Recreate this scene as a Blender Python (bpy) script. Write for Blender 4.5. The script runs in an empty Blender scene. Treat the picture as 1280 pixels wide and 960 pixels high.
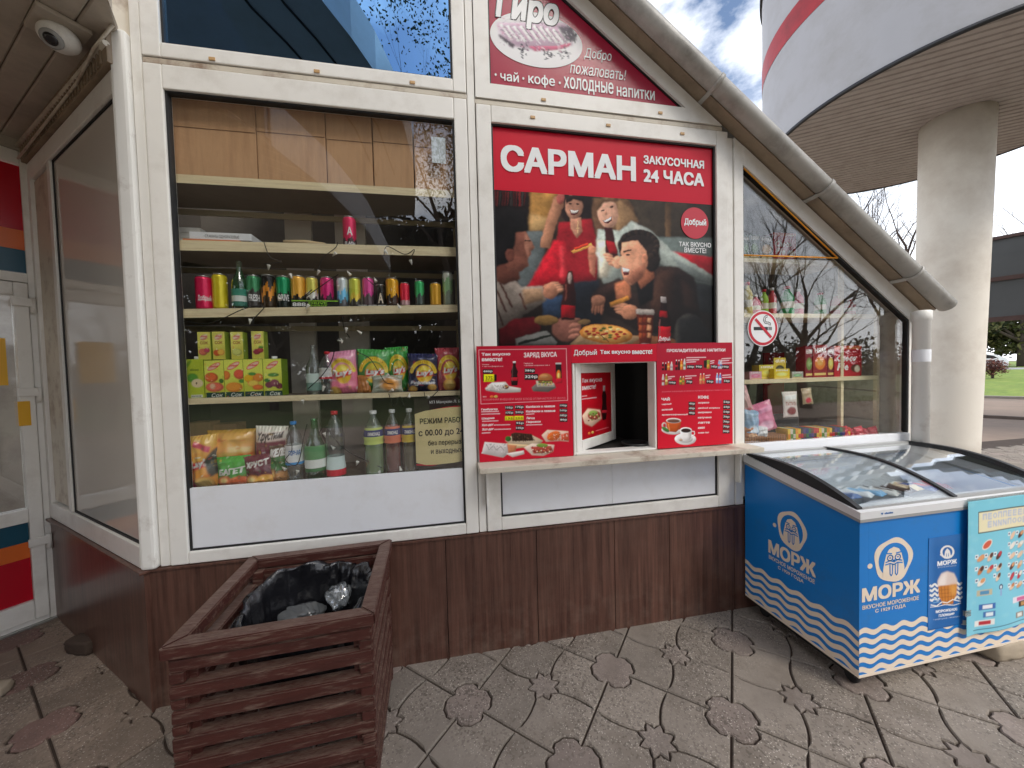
import bpy, bmesh, math, random
import numpy as np
from mathutils import Matrix, Vector, noise
from mathutils.geometry import delaunay_2d_cdt

random.seed(7)
rng = np.random.default_rng(7)
SC = bpy.context.scene
COL = SC.collection

# ------------------------------------------------------------------ camera
CAM = np.array([0.0, -1.9, 1.5])
FPX = 449.0                                   # focal length in photo pixels (1280 wide)
_y, _p, _r = math.radians(10.6926), math.radians(-1.8599), math.radians(-1.4711)
_f = np.array([math.sin(_y) * math.cos(_p), math.cos(_y) * math.cos(_p), math.sin(_p)])
_r0 = np.array([math.cos(_y), -math.sin(_y), 0.0])
_u0 = np.cross(_r0, _f)
RT = math.cos(_r) * _r0 + math.sin(_r) * _u0
UP = -math.sin(_r) * _r0 + math.cos(_r) * _u0
cam_data = bpy.data.cameras.new('camera')
cam = bpy.data.objects.new('camera', cam_data)
COL.objects.link(cam)
cam.matrix_world = Matrix(((RT[0], UP[0], -_f[0], CAM[0]), (RT[1], UP[1], -_f[1], CAM[1]),
                           (RT[2], UP[2], -_f[2], CAM[2]), (0, 0, 0, 1)))
cam_data.sensor_width = 36
cam_data.lens = FPX / 1280 * 36
cam_data.clip_start = 0.02
cam_data.clip_end = 3000
SC.camera = cam

# ------------------------------------------------------------------ sky, sun, exposure
SUN_EL, SUN_AZ = 48.0, 150.0                  # azimuth: degrees clockwise from +Y (behind the camera, to the right)
world = bpy.data.worlds.new('World')
SC.world = world
world.use_nodes = True
wn, wl = world.node_tree.nodes, world.node_tree.links
wn.clear()
w_out = wn.new('ShaderNodeOutputWorld')
w_bg = wn.new('ShaderNodeBackground')
w_sky = wn.new('ShaderNodeTexSky')
w_sky.sky_type = 'NISHITA'
w_sky.sun_disc = False
w_sky.sun_elevation = math.radians(SUN_EL)
w_sky.sun_rotation = math.radians(SUN_AZ)
w_sky.air_density = 1.0
w_sky.dust_density = 1.5
w_tc = wn.new('ShaderNodeTexCoord')
w_sep = wn.new('ShaderNodeSeparateXYZ')
w_map = wn.new('ShaderNodeMapping')
w_map.inputs['Scale'].default_value = (1.0, 1.0, 2.0)
w_map.inputs['Location'].default_value = (0.35, 0.2, 0.0)
w_noise = wn.new('ShaderNodeTexNoise')
w_noise.inputs['Scale'].default_value = 3.1
w_noise.inputs['Detail'].default_value = 8
w_noise.inputs['Roughness'].default_value = 0.58
w_ramp = wn.new('ShaderNodeValToRGB')
w_ramp.color_ramp.elements[0].position = 0.44
w_ramp.color_ramp.elements[1].position = 0.64
w_hz = wn.new('ShaderNodeMapRange')            # whiter towards the horizon
w_hz.inputs['From Min'].default_value = 0.06
w_hz.inputs['From Max'].default_value = 0.58
w_hz.inputs['To Min'].default_value = 1.0
w_hz.inputs['To Max'].default_value = 0.0
w_max = wn.new('ShaderNodeMath'); w_max.operation = 'MAXIMUM'
w_mix = wn.new('ShaderNodeMixRGB')
w_mix.inputs['Color2'].default_value = (12.0, 12.2, 12.6, 1)
wl.new(w_tc.outputs['Generated'], w_map.inputs['Vector'])
wl.new(w_map.outputs['Vector'], w_noise.inputs['Vector'])
wl.new(w_noise.outputs['Fac'], w_ramp.inputs['Fac'])
wl.new(w_tc.outputs['Generated'], w_sep.inputs['Vector'])
wl.new(w_sep.outputs['Z'], w_hz.inputs['Value'])
wl.new(w_ramp.outputs['Color'], w_max.inputs[0])
wl.new(w_hz.outputs['Result'], w_max.inputs[1])
wl.new(w_max.outputs['Value'], w_mix.inputs['Fac'])
wl.new(w_sky.outputs['Color'], w_mix.inputs['Color1'])
wl.new(w_mix.outputs['Color'], w_bg.inputs['Color'])
w_bg.inputs['Strength'].default_value = 0.13
wl.new(w_bg.outputs['Background'], w_out.inputs['Surface'])

sun_d = bpy.data.lights.new('sun', 'SUN')
sun_d.energy = 1.6
sun_d.angle = math.radians(18)
sun_d.color = (1.0, 0.95, 0.87)
sun = bpy.data.objects.new('sun', sun_d)
COL.objects.link(sun)
_a, _e = math.radians(SUN_AZ), math.radians(SUN_EL)
_to = Vector((math.sin(_a) * math.cos(_e), math.cos(_a) * math.cos(_e), math.sin(_e)))
sun.rotation_euler = _to.to_track_quat('Z', 'Y').to_euler()
SC.view_settings.view_transform = 'Standard'
SC.view_settings.look = 'None'
SC.view_settings.gamma = 1
SC.view_settings.exposure = 0.58
SC.cycles.max_bounces = 10
SC.cycles.transparent_max_bounces = 24
SC.cycles.use_denoising = True
SC.cycles.sample_clamp_indirect = 6

# ------------------------------------------------------------------ measuring: photo pixel -> point on a real plane
def ray(px, py):
    return RT * (px - 640) / FPX - UP * (py - 480) / FPX + _f
def onY(px, py, Y=0.0):
    d = ray(px, py); return CAM + d * ((Y - CAM[1]) / d[1])
def onZ(px, py, Z=0.0):
    d = ray(px, py); return CAM + d * ((Z - CAM[2]) / d[2])
def onX(px, py, X):
    d = ray(px, py); return CAM + d * ((X - CAM[0]) / d[0])

# ------------------------------------------------------------------ object helpers
def tag(o, label=None, cat=None, group=None, kind=None):
    if label: o['label'] = label
    if cat: o['category'] = cat
    if group: o['group'] = group
    if kind: o['kind'] = kind
    return o
def thing(name, label, cat, loc=(0, 0, 0), rz=0.0, group=None):
    o = bpy.data.objects.new(name, None)
    COL.objects.link(o)
    o.empty_display_size = 0.05
    o.location = loc
    o.rotation_euler = (0, 0, rz)
    return tag(o, label, cat, group)

class MB:
    """collects geometry with material slots and (optionally) corner colours, links it as ONE mesh object"""
    def __init__(self):
        self.v = []; self.f = []; self.m = []; self.c = []; self.s = []
    def add(self, vs, fs, mi=0, col=None, smooth=False):
        n = len(self.v)
        self.v += [tuple(map(float, p)) for p in vs]
        for f in fs:
            self.f.append([n + i for i in f]); self.m.append(mi); self.c.append(col); self.s.append(smooth)
        return self
    def box(self, a, b, mi=0, col=None):
        x0, y0, z0 = [min(p, q) for p, q in zip(a, b)]; x1, y1, z1 = [max(p, q) for p, q in zip(a, b)]
        vs = [(x0, y0, z0), (x1, y0, z0), (x1, y1, z0), (x0, y1, z0), (x0, y0, z1), (x1, y0, z1), (x1, y1, z1), (x0, y1, z1)]
        return self.add(vs, [(3, 2, 1, 0), (4, 5, 6, 7), (0, 1, 5, 4), (1, 2, 6, 5), (2, 3, 7, 6), (3, 0, 4, 7)], mi, col)
    def bbox(self, a, b, bev=0.004, mi=0):
        """box with chamfered edges"""
        x0, y0, z0 = [min(p, q) for p, q in zip(a, b)]; x1, y1, z1 = [max(p, q) for p, q in zip(a, b)]
        bm = bmesh.new()
        bmesh.ops.create_cube(bm, size=1)
        for v in bm.verts:
            v.co = Vector((x0 if v.co.x < 0 else x1, y0 if v.co.y < 0 else y1, z0 if v.co.z < 0 else z1))
        bev = min(bev, 0.45 * min(x1 - x0, y1 - y0, z1 - z0))
        bmesh.ops.bevel(bm, geom=bm.edges[:], offset=bev, segments=2, affect='EDGES', profile=0.6)
        self.bm(bm, mi); bm.free(); return self
    def bm(self, bm, mi=0, M=None, smooth=False):
        bm.verts.ensure_lookup_table(); bm.verts.index_update()
        return self.add([(M @ v.co if M else v.co) for v in bm.verts], [[v.index for v in f.verts] for f in bm.faces], mi, None, smooth)
    def prism(self, poly, y0, y1, mi=0, bev=0.0):
        """polygon of (x,z), counter-clockwise seen from -Y, extruded from y0 to y1"""
        n = len(poly)
        area = sum(poly[i][0] * poly[(i + 1) % n][1] - poly[(i + 1) % n][0] * poly[i][1] for i in range(n))
        if area < 0: poly = poly[::-1]
        a, b = min(y0, y1), max(y0, y1)
        vs = [(x, a, z) for x, z in poly] + [(x, b, z) for x, z in poly]
        fs = [list(range(n)), list(range(2 * n - 1, n - 1, -1))]
        fs += [(i, n + i, n + (i + 1) % n, (i + 1) % n) for i in range(n)]
        return self.add(vs, fs, mi)
    def prismz(self, poly, z0, z1, mi=0):
        n = len(poly)
        area = sum(poly[i][0] * poly[(i + 1) % n][1] - poly[(i + 1) % n][0] * poly[i][1] for i in range(n))
        if area < 0: poly = poly[::-1]
        vs = [(x, y, z0) for x, y in poly] + [(x, y, z1) for x, y in poly]
        fs = [list(range(n))[::-1], list(range(n, 2 * n))]
        fs += [(i, (i + 1) % n, n + (i + 1) % n, n + i) for i in range(n)]
        return self.add(vs, fs, mi)
    def lathe(self, prof, c=(0, 0, 0), seg=24, mi=0, cap=True, colf=None, smooth=True):
        """profile of (r,z) from bottom to top round the vertical axis"""
        base = len(self.v); k = len(prof)
        for r, z in prof:
            for i in range(seg):
                t = 2 * math.pi * i / seg
                self.v.append((c[0] + r * math.cos(t), c[1] + r * math.sin(t), c[2] + z))
        for j in range(k - 1):
            for i in range(seg):
                i2 = (i + 1) % seg
                self.f.append([base + j * seg + i, base + j * seg + i2, base + (j + 1) * seg + i2, base + (j + 1) * seg + i])
                self.m.append(mi); self.s.append(smooth)
                self.c.append(colf((i + .5) / seg, (prof[j][1] + prof[j + 1][1]) / 2) if colf else None)
        if cap:
            self.f.append([base + i for i in range(seg)][::-1]); self.m.append(mi); self.c.append(colf(.5, prof[0][1]) if colf else None); self.s.append(False)
            self.f.append([base + (k - 1) * seg + i for i in range(seg)]); self.m.append(mi); self.c.append(colf(.5, prof[-1][1]) if colf else None); self.s.append(False)
        return self
    def tube(self, pts, rad, seg=8, mi=0, cap=True, smooth=True, col=None):
        pts = [Vector(p) for p in pts]
        if not hasattr(rad, '__len__'): rad = [rad] * len(pts)
        base = len(self.v); prev = None
        for i, p in enumerate(pts):
            d = (pts[min(i + 1, len(pts) - 1)] - pts[max(i - 1, 0)])
            if d.length < 1e-9: d = Vector((0, 0, 1))
            d.normalize()
            if prev is None:
                a = d.orthogonal().normalized()
            else:
                a = (prev - d * prev.dot(d))
                a = a.normalized() if a.length > 1e-6 else d.orthogonal().normalized()
            prev = a; b = d.cross(a)
            for k in range(seg):
                t = 2 * math.pi * k / seg
                q = p + (a * math.cos(t) + b * math.sin(t)) * rad[i]
                self.v.append(tuple(q))
        for j in range(len(pts) - 1):
            for k in range(seg):
                k2 = (k + 1) % seg
                self.f.append([base + j * seg + k, base + j * seg + k2, base + (j + 1) * seg + k2, base + (j + 1) * seg + k])
                self.m.append(mi); self.c.append(col); self.s.append(smooth)
        if cap:
            self.f.append([base + k for k in range(seg)][::-1]); self.m.append(mi); self.c.append(col); self.s.append(False)
            e = base + (len(pts) - 1) * seg
            self.f.append([e + k for k in range(seg)]); self.m.append(mi); self.c.append(col); self.s.append(False)
        return self
    def ell(self, c, r, mi=0, seg=16, rings=10, M=None):
        bm = bmesh.new()
        bmesh.ops.create_uvsphere(bm, u_segments=seg, v_segments=rings, radius=1)
        T = Matrix.Translation(c) @ (M if M else Matrix()) @ Matrix.Diagonal((r[0], r[1], r[2], 1))
        self.bm(bm, mi, T, True); bm.free(); return self
    def xform(self, M):
        self.v = [tuple(M @ Vector(p)) for p in self.v]; return self
    def mesh(self, name, mats):
        me = bpy.data.meshes.new(name)
        me.from_pydata(self.v, [], self.f)
        for m in (mats if isinstance(mats, (list, tuple)) else [mats]): me.materials.append(m)
        me.polygons.foreach_set('material_index', self.m)
        me.polygons.foreach_set('use_smooth', self.s)
        if any(c is not None for c in self.c):
            at = me.color_attributes.new('Col', 'FLOAT_COLOR', 'CORNER')
            arr = []
            for f, c in zip(self.f, self.c):
                c = c if c is not None else (.5, .5, .5)
                arr += [c[0], c[1], c[2], 1.0] * len(f)
            at.data.foreach_set('color', arr)
        me.update()
        return me
    def build(self, name, mats, parent=None):
        o = bpy.data.objects.new(name, self.mesh(name, mats))
        COL.objects.link(o)
        if parent: o.parent = parent
        return o

def copy_tree(o, parent=None):
    c = o.copy(); COL.objects.link(c)
    if parent: c.parent = parent
    for ch in [k for k in COL.objects if k.parent == o]: copy_tree(ch, c)
    return c

# ------------------------------------------------------------------ colour and materials
def lin(c):
    c = np.asarray(c, float) / 255.0
    return np.where(c <= 0.04045, c / 12.92, ((c + 0.055) / 1.055) ** 2.4)
def S(r, g, b, k=1.0): return tuple(float(x) * k for x in lin((r, g, b)))

def mat(name, col, rough=0.5, metal=0.0, var=0.0, vscale=6.0, dirt=None, dirt_amt=0.0, dirt_scale=3.0, dirt_pos=(0.45, 0.7), bump=0.0,
        bscale=60.0, spec=0.5, stretch=(1, 1, 1), coat=0.0, attr=False, rvar=0.0, dust=None, gain=1.0):
    m = bpy.data.materials.new(name); m.use_nodes = True
    N, L = m.node_tree.nodes, m.node_tree.links
    b = N['Principled BSDF']
    b.inputs['Roughness'].default_value = rough; b.inputs['Metallic'].default_value = metal
    b.inputs['Specular IOR Level'].default_value = spec
    b.inputs['Coat Weight'].default_value = coat
    tc = N.new('ShaderNodeTexCoord'); mp = N.new('ShaderNodeMapping')
    mp.inputs['Scale'].default_value = stretch
    L.new(tc.outputs['Object'], mp.inputs['Vector'])
    def noise(sc, det=6, ro=.6):
        n = N.new('ShaderNodeTexNoise'); n.inputs['Scale'].default_value = sc; n.inputs['Detail'].default_value = det
        n.inputs['Roughness'].default_value = ro
        L.new(mp.outputs['Vector'], n.inputs['Vector']); return n
    if attr:
        src = N.new('ShaderNodeVertexColor'); src.layer_name = 'Col'; cur = src.outputs['Color']
        if gain != 1.0:
            gn = N.new('ShaderNodeVectorMath'); gn.operation = 'SCALE'; gn.inputs['Scale'].default_value = gain; L.new(cur, gn.inputs[0])
            mn = N.new('ShaderNodeVectorMath'); mn.operation = 'MINIMUM'; mn.inputs[1].default_value = (.9, .9, .9); L.new(gn.outputs[0], mn.inputs[0]); cur = mn.outputs[0]
    else:
        rgb = N.new('ShaderNodeRGB'); rgb.outputs[0].default_value = (*col, 1); cur = rgb.outputs[0]
    if var:
        n = noise(vscale); mr = N.new('ShaderNodeMapRange')
        mr.inputs['From Min'].default_value = .25; mr.inputs['From Max'].default_value = .75
        mr.inputs['To Min'].default_value = 1 - var; mr.inputs['To Max'].default_value = 1 + var
        L.new(n.outputs['Fac'], mr.inputs['Value'])
        mx = N.new('ShaderNodeVectorMath'); mx.operation = 'SCALE'
        L.new(cur, mx.inputs[0]); L.new(mr.outputs['Result'], mx.inputs['Scale']); cur = mx.outputs['Vector']
    if dirt is not None:
        n = noise(dirt_scale, 10, .68); rp = N.new('ShaderNodeMapRange')
        rp.inputs['From Min'].default_value = dirt_pos[0]; rp.inputs['From Max'].default_value = dirt_pos[1]
        rp.inputs['To Max'].default_value = dirt_amt
        L.new(n.outputs['Fac'], rp.inputs['Value'])
        mx = N.new('ShaderNodeMixRGB'); L.new(rp.outputs['Result'], mx.inputs['Fac']); L.new(cur, mx.inputs['Color1'])
        mx.inputs['Color2'].default_value = (*dirt, 1); cur = mx.outputs['Color']
    if dust is not None:                       # dust that has settled on the faces that look up
        g = N.new('ShaderNodeNewGeometry'); sx = N.new('ShaderNodeSeparateXYZ'); L.new(g.outputs['Normal'], sx.inputs[0])
        n = noise(45, 6, .7); ml = N.new('ShaderNodeMath'); ml.operation = 'MULTIPLY'
        mr = N.new('ShaderNodeMapRange'); mr.inputs['From Min'].default_value = .35; mr.inputs['From Max'].default_value = .62
        L.new(n.outputs['Fac'], mr.inputs['Value'])
        m2 = N.new('ShaderNodeMapRange'); m2.inputs['From Min'].default_value = .3; m2.inputs['From Max'].default_value = .9
        m2.inputs['To Max'].default_value = dust[3]
        L.new(sx.outputs['Z'], m2.inputs['Value']); L.new(m2.outputs['Result'], ml.inputs[0]); L.new(mr.outputs['Result'], ml.inputs[1])
        mx = N.new('ShaderNodeMixRGB'); L.new(ml.outputs[0], mx.inputs['Fac']); L.new(cur, mx.inputs['Color1'])
        mx.inputs['Color2'].default_value = (*dust[:3], 1); cur = mx.outputs['Color']
    L.new(cur, b.inputs['Base Color'])
    if rvar:
        n = noise(9, 5, .6); mr = N.new('ShaderNodeMapRange'); mr.inputs['To Min'].default_value = max(0, rough - rvar); mr.inputs['To Max'].default_value = rough + rvar
        L.new(n.outputs['Fac'], mr.inputs['Value']); L.new(mr.outputs['Result'], b.inputs['Roughness'])
    if bump:
        n = noise(bscale, 8, .6); bp = N.new('ShaderNodeBump'); bp.inputs['Strength'].default_value = bump; bp.inputs['Distance'].default_value = .004
        L.new(n.outputs['Fac'], bp.inputs['Height']); L.new(bp.outputs['Normal'], b.inputs['Normal'])
    return m

def glass(name, tint=(1, 1, 1), refl=1.0, ior=1.5, rough=0.0, gcol=(1, 1, 1), body=None, body_amt=0.0):
    """thin pane: a straight see-through part and a Fresnel mirror part"""
    m = bpy.data.materials.new(name); m.use_nodes = True
    N, L = m.node_tree.nodes, m.node_tree.links
    N.remove(N['Principled BSDF']); out = N['Material Output']
    tr = N.new('ShaderNodeBsdfTransparent'); tr.inputs['Color'].default_value = (*tint, 1)
    gl = N.new('ShaderNodeBsdfGlossy'); gl.inputs['Roughness'].default_value = rough; gl.inputs['Color'].default_value = (*gcol, 1)
    ge = N.new('ShaderNodeNewGeometry'); dt = N.new('ShaderNodeVectorMath'); dt.operation = 'DOT_PRODUCT'
    L.new(ge.outputs['Normal'], dt.inputs[0]); L.new(ge.outputs['Incoming'], dt.inputs[1])
    def mth(op, a, b=None):
        n = N.new('ShaderNodeMath'); n.operation = op
        for i, q in enumerate((a, b)):
            if q is None: continue
            if isinstance(q, (int, float)): n.inputs[i].default_value = q
            else: L.new(q, n.inputs[i])
        return n.outputs[0]
    f0 = ((ior - 1) / (ior + 1)) ** 2          # Fresnel mirror part (Schlick), the same from both sides of the pane
    fr = mth('ADD', mth('MULTIPLY', mth('POWER', mth('SUBTRACT', 1.0, mth('ABSOLUTE', dt.outputs['Value'])), 5.0), 1 - f0), f0)
    ml = N.new('ShaderNodeMath'); ml.operation = 'MULTIPLY'; ml.use_clamp = True; ml.inputs[1].default_value = refl
    mx = N.new('ShaderNodeMixShader')
    L.new(fr, ml.inputs[0]); L.new(ml.outputs[0], mx.inputs['Fac'])
    L.new(gl.outputs[0], mx.inputs[2])
    if body is not None:
        df = N.new('ShaderNodeBsdfDiffuse'); df.inputs['Color'].default_value = (*body, 1)
        m0 = N.new('ShaderNodeMixShader'); m0.inputs['Fac'].default_value = body_amt
        L.new(tr.outputs[0], m0.inputs[1]); L.new(df.outputs[0], m0.inputs[2]); L.new(m0.outputs[0], mx.inputs[1])
    else:
        L.new(tr.outputs[0], mx.inputs[1])
    L.new(mx.outputs[0], out.inputs['Surface'])
    return m

RUST = S(120, 78, 48)
M = {}
M['cream'] = mat('cream_pvc', S(240, 237, 230), .38, var=.04, vscale=3, dirt=S(160, 146, 126), dirt_amt=.38, dirt_scale=5, dirt_pos=(.5, .82), bump=.02, bscale=30)
M['cream_dirty'] = mat('cream_pvc_dirty', S(212, 203, 186), .5, var=.08, vscale=4, dirt=RUST, dirt_amt=.75, dirt_scale=7, dirt_pos=(.5, .72), bump=.06)
M['post'] = mat('white_post', S(238, 236, 230), .42, var=.05, vscale=3, dirt=S(120, 92, 64), dirt_amt=.6, dirt_scale=6, dirt_pos=(.55, .8))
M['white'] = mat('white_sheet', S(236, 238, 242), .35, var=.03, vscale=2, dirt=S(196, 190, 180), dirt_amt=.35, dirt_scale=4, dirt_pos=(.5, .8))
M['gasket'] = mat('black_gasket', (.012, .012, .013), .6)
M['clip'] = mat('tan_clip', S(200, 160, 110), .5)
M['darkgap'] = mat('dark_gap', (.02, .019, .018), .9)
M['soffit'] = mat('soffit_board', S(152, 134, 112), .6, var=.1, vscale=5, dirt=S(70, 58, 46), dirt_amt=.5, dirt_scale=6)
M['gutter'] = mat('gutter_paint', S(182, 179, 172), .42, var=.12, vscale=4, dirt=S(84, 78, 68), dirt_amt=.6, dirt_scale=5, dirt_pos=(.46, .72), stretch=(1, 1, 1), bump=.05)
M['ceil'] = mat('ceiling_slat', S(190, 180, 166), .55, var=.08, vscale=4, dirt=S(70, 60, 50), dirt_amt=.4, dirt_scale=3)
M['drum_soffit'] = mat('soffit_slat', S(172, 163, 158), .55, var=.06, vscale=5, dirt=S(110, 92, 80), dirt_amt=.3, dirt_scale=6)
M['fascia'] = mat('fascia_sheet', S(178, 177, 180), .5, var=.04, vscale=2, dirt=S(140, 134, 126), dirt_amt=.4, dirt_scale=2)
M['drum_red'] = mat('red_band', S(176, 36, 44), .5, var=.12, vscale=3, dirt=S(80, 30, 28), dirt_amt=.6, dirt_scale=3)
M['black'] = mat('black_trim', (.014, .014, .015), .45)
M['column'] = mat('column_render', S(228, 221, 208), .75, var=.05, vscale=1.2, dirt=S(176, 158, 140), dirt_amt=.5, dirt_scale=1.3, bump=.25, bscale=70)
M['greyfilm'] = mat('grey_film', S(212, 206, 196), .07, spec=.6)
M['interior'] = mat('interior_wall', S(104, 98, 92), .8, var=.1)
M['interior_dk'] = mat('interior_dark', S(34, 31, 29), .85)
M['interior_lt'] = mat('interior_panel', S(222, 212, 200), .6, var=.05)
M['shelf'] = mat('pine_board', S(240, 224, 186), .55, var=.08, vscale=3, stretch=(.6, 3, 12), dirt=S(170, 128, 80), dirt_amt=.35, dirt_scale=9)
M['board_shade'] = mat('shaded_board_face', S(112, 98, 84), .7, var=.1, vscale=8)  # shelf faces darkened: the unlit look of the undersides is in the colour
M['shelf_post'] = mat('shelf_post', S(190, 174, 140), .6, var=.1)
M['steel'] = mat('steel', (.55, .55, .54), .3, metal=.9)
M['dk_metal'] = mat('dark_metal', (.05, .05, .05), .5, metal=.5)
M['print'] = mat('printed_sheet', (1, 1, 1), .35, attr=True, spec=.2)
M['printm'] = mat('printed_matt', (1, 1, 1), .5, attr=True, spec=.3, gain=1.2)
M['foil'] = mat('printed_foil', (1, 1, 1), .26, attr=True, spec=.7, bump=.35, bscale=14, gain=1.25)
M['can'] = mat('printed_can', (1, 1, 1), .28, attr=True, metal=.3, gain=1.3)
M['carton'] = mat('printed_carton', (1, 1, 1), .45, attr=True, gain=1.2)
M['wtext'] = mat('white_print', S(240, 240, 240), .4)
M['ktext'] = mat('black_print', (.015, .015, .016), .5)
M['ctext'] = mat('cream_print', S(240, 222, 200), .4)
M['rtext'] = mat('red_print', S(200, 24, 48), .4)
M['otext'] = mat('brown_print', S(92, 60, 30), .5)
M['btext'] = mat('blue_print', S(40, 110, 180), .4)
M['cardboard'] = mat('cardboard', S(206, 162, 122), .8, var=.08, vscale=4, dirt=S(150, 108, 74), dirt_amt=.4, dirt_scale=3, stretch=(8, 1, 1), bump=.03, bscale=20)
M['redpaint'] = mat('red_board', S(206, 16, 46), .4, var=.05, vscale=3, spec=.2)
M['bluevinyl'] = mat('blue_vinyl', S(20, 126, 206), .3, var=.05, vscale=2, spec=.5, dirt=S(70, 104, 136), dirt_amt=.35, dirt_scale=7, dirt_pos=(.56, .8))
M['freezer_white'] = mat('freezer_white', S(226, 226, 226), .3, var=.03)
M['freezer_grey'] = mat('freezer_grey', S(160, 160, 158), .35)
M['liner'] = mat('freezer_liner', S(210, 214, 218), .4)
M['glass'] = glass('window_glass', (.95, .96, .955), 1.7)
M['glass_lid'] = glass('lid_glass', (.92, .95, .96), 1.5)
M['bluefilm'] = glass('blue_mirror_film', (.05, .09, .16), 12.0, gcol=(.27, .55, .95))
M['clear'] = glass('clear_plastic', (.84, .88, .88), 3.0, body=S(206, 214, 214), body_amt=.08)
M['clear_green'] = glass('green_glass', (.40, .66, .46), 3.0, body=S(90, 150, 100), body_amt=.12)
M['liq_green'] = glass('green_drink', (.45, .62, .32), 1.3, body=S(176, 200, 140), body_amt=.65)
M['liq_red'] = glass('red_drink', (.5, .14, .12), 1.3, body=S(166, 70, 60), body_amt=.65)
M['liq_yellow'] = glass('amber_drink', (.45, .38, .2), 1.3, body=S(140, 116, 70), body_amt=.55)
M['bulb'] = mat('frosted_bulb', S(240, 236, 228), .3, spec=.6)
M['wire'] = mat('black_wire', (.01, .01, .01), .5)
M['wood'] = mat('stained_wood', S(74, 33, 25), .55, var=.25, vscale=5, stretch=(1, 8, 8), dirt=S(150, 130, 114), dirt_amt=.7, dirt_scale=9, dirt_pos=(.52, .72), bump=.5, bscale=46,
                dust=(*S(134, 114, 100), .62))
M['bag_black'] = mat('black_bag', (.010, .010, .012), .16, bump=1.0, bscale=26, spec=.8)
M['crumple'] = glass('clear_wrap', (.75, .78, .8), 5.0, rough=.08, body=S(200, 206, 208), body_amt=.35)
M['stone'] = mat('stone', S(170, 156, 136), .9, var=.15, bump=.5, bscale=30)
M['teal_film'] = mat('teal_film', S(20, 78, 100), .3)
M['orange_film'] = mat('orange_film', S(226, 110, 44), .3)
M['red_film'] = mat('red_film', S(190, 14, 38), .25)
M['yellow_film'] = mat('yellow_film', S(240, 180, 30), .35)
M['led'] = mat('orange_strip', S(250, 165, 30), .35)
M['lens'] = mat('lens', (.005, .005, .008), .08, spec=.8)

# wood-grain cladding: streaks stretched along the height
def cladding(name='brown_cladding'):
    m = bpy.data.materials.new(name); m.use_nodes = True
    N, L = m.node_tree.nodes, m.node_tree.links; b = N['Principled BSDF']
    tc = N.new('ShaderNodeTexCoord')
    def nz(sc, st, det=8, ro=.65):
        mp = N.new('ShaderNodeMapping'); mp.inputs['Scale'].default_value = st
        L.new(tc.outputs['Object'], mp.inputs['Vector'])
        n = N.new('ShaderNodeTexNoise'); n.inputs['Scale'].default_value = sc; n.inputs['Detail'].default_value = det; n.inputs['Roughness'].default_value = ro
        L.new(mp.outputs['Vector'], n.inputs['Vector']); return n
    n1 = nz(5, (9, 9, .35)); n2 = nz(1.3, (1, 1, .6), 4); n3 = nz(9, (1, 1, 1), 10, .7)
    rp = N.new('ShaderNodeValToRGB'); e = rp.color_ramp.elements
    e[0].position = .3; e[0].color = (*S(72, 46, 39), 1); e[1].position = .72; e[1].color = (*S(128, 90, 76), 1)
    L.new(n1.outputs['Fac'], rp.inputs['Fac'])
    mx = N.new('ShaderNodeMixRGB'); mx.blend_type = 'MULTIPLY'; mx.inputs['Fac'].default_value = .45
    L.new(rp.outputs['Color'], mx.inputs['Color1']); L.new(n2.outputs['Fac'], mx.inputs['Color2'])
    # scuffed, dusty patches (mostly low down where shoes and mops reach)
    sp = N.new('ShaderNodeSeparateXYZ'); L.new(tc.outputs['Object'], sp.inputs[0])
    mr = N.new('ShaderNodeMapRange'); mr.inputs['From Min'].default_value = .02; mr.inputs['From Max'].default_value = .30; mr.inputs['To Min'].default_value = .42; mr.inputs['To Max'].default_value = .10
    L.new(sp.outputs['Z'], mr.inputs['Value'])
    m3 = N.new('ShaderNodeMapRange'); m3.inputs['From Min'].default_value = .45; m3.inputs['From Max'].default_value = .75; L.new(n3.outputs['Fac'], m3.inputs['Value'])
    ml = N.new('ShaderNodeMath'); ml.operation = 'MULTIPLY'; L.new(mr.outputs[0], ml.inputs[0]); L.new(m3.outputs[0], ml.inputs[1])
    m4 = N.new('ShaderNodeMixRGB'); L.new(ml.outputs[0], m4.inputs['Fac']); L.new(mx.outputs['Color'], m4.inputs['Color1']); m4.inputs['Color2'].default_value = (*S(140, 122, 108), 1)
    L.new(m4.outputs['Color'], b.inputs['Base Color'])
    b.inputs['Roughness'].default_value = .3
    return m
M['clad'] = cladding()

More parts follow.
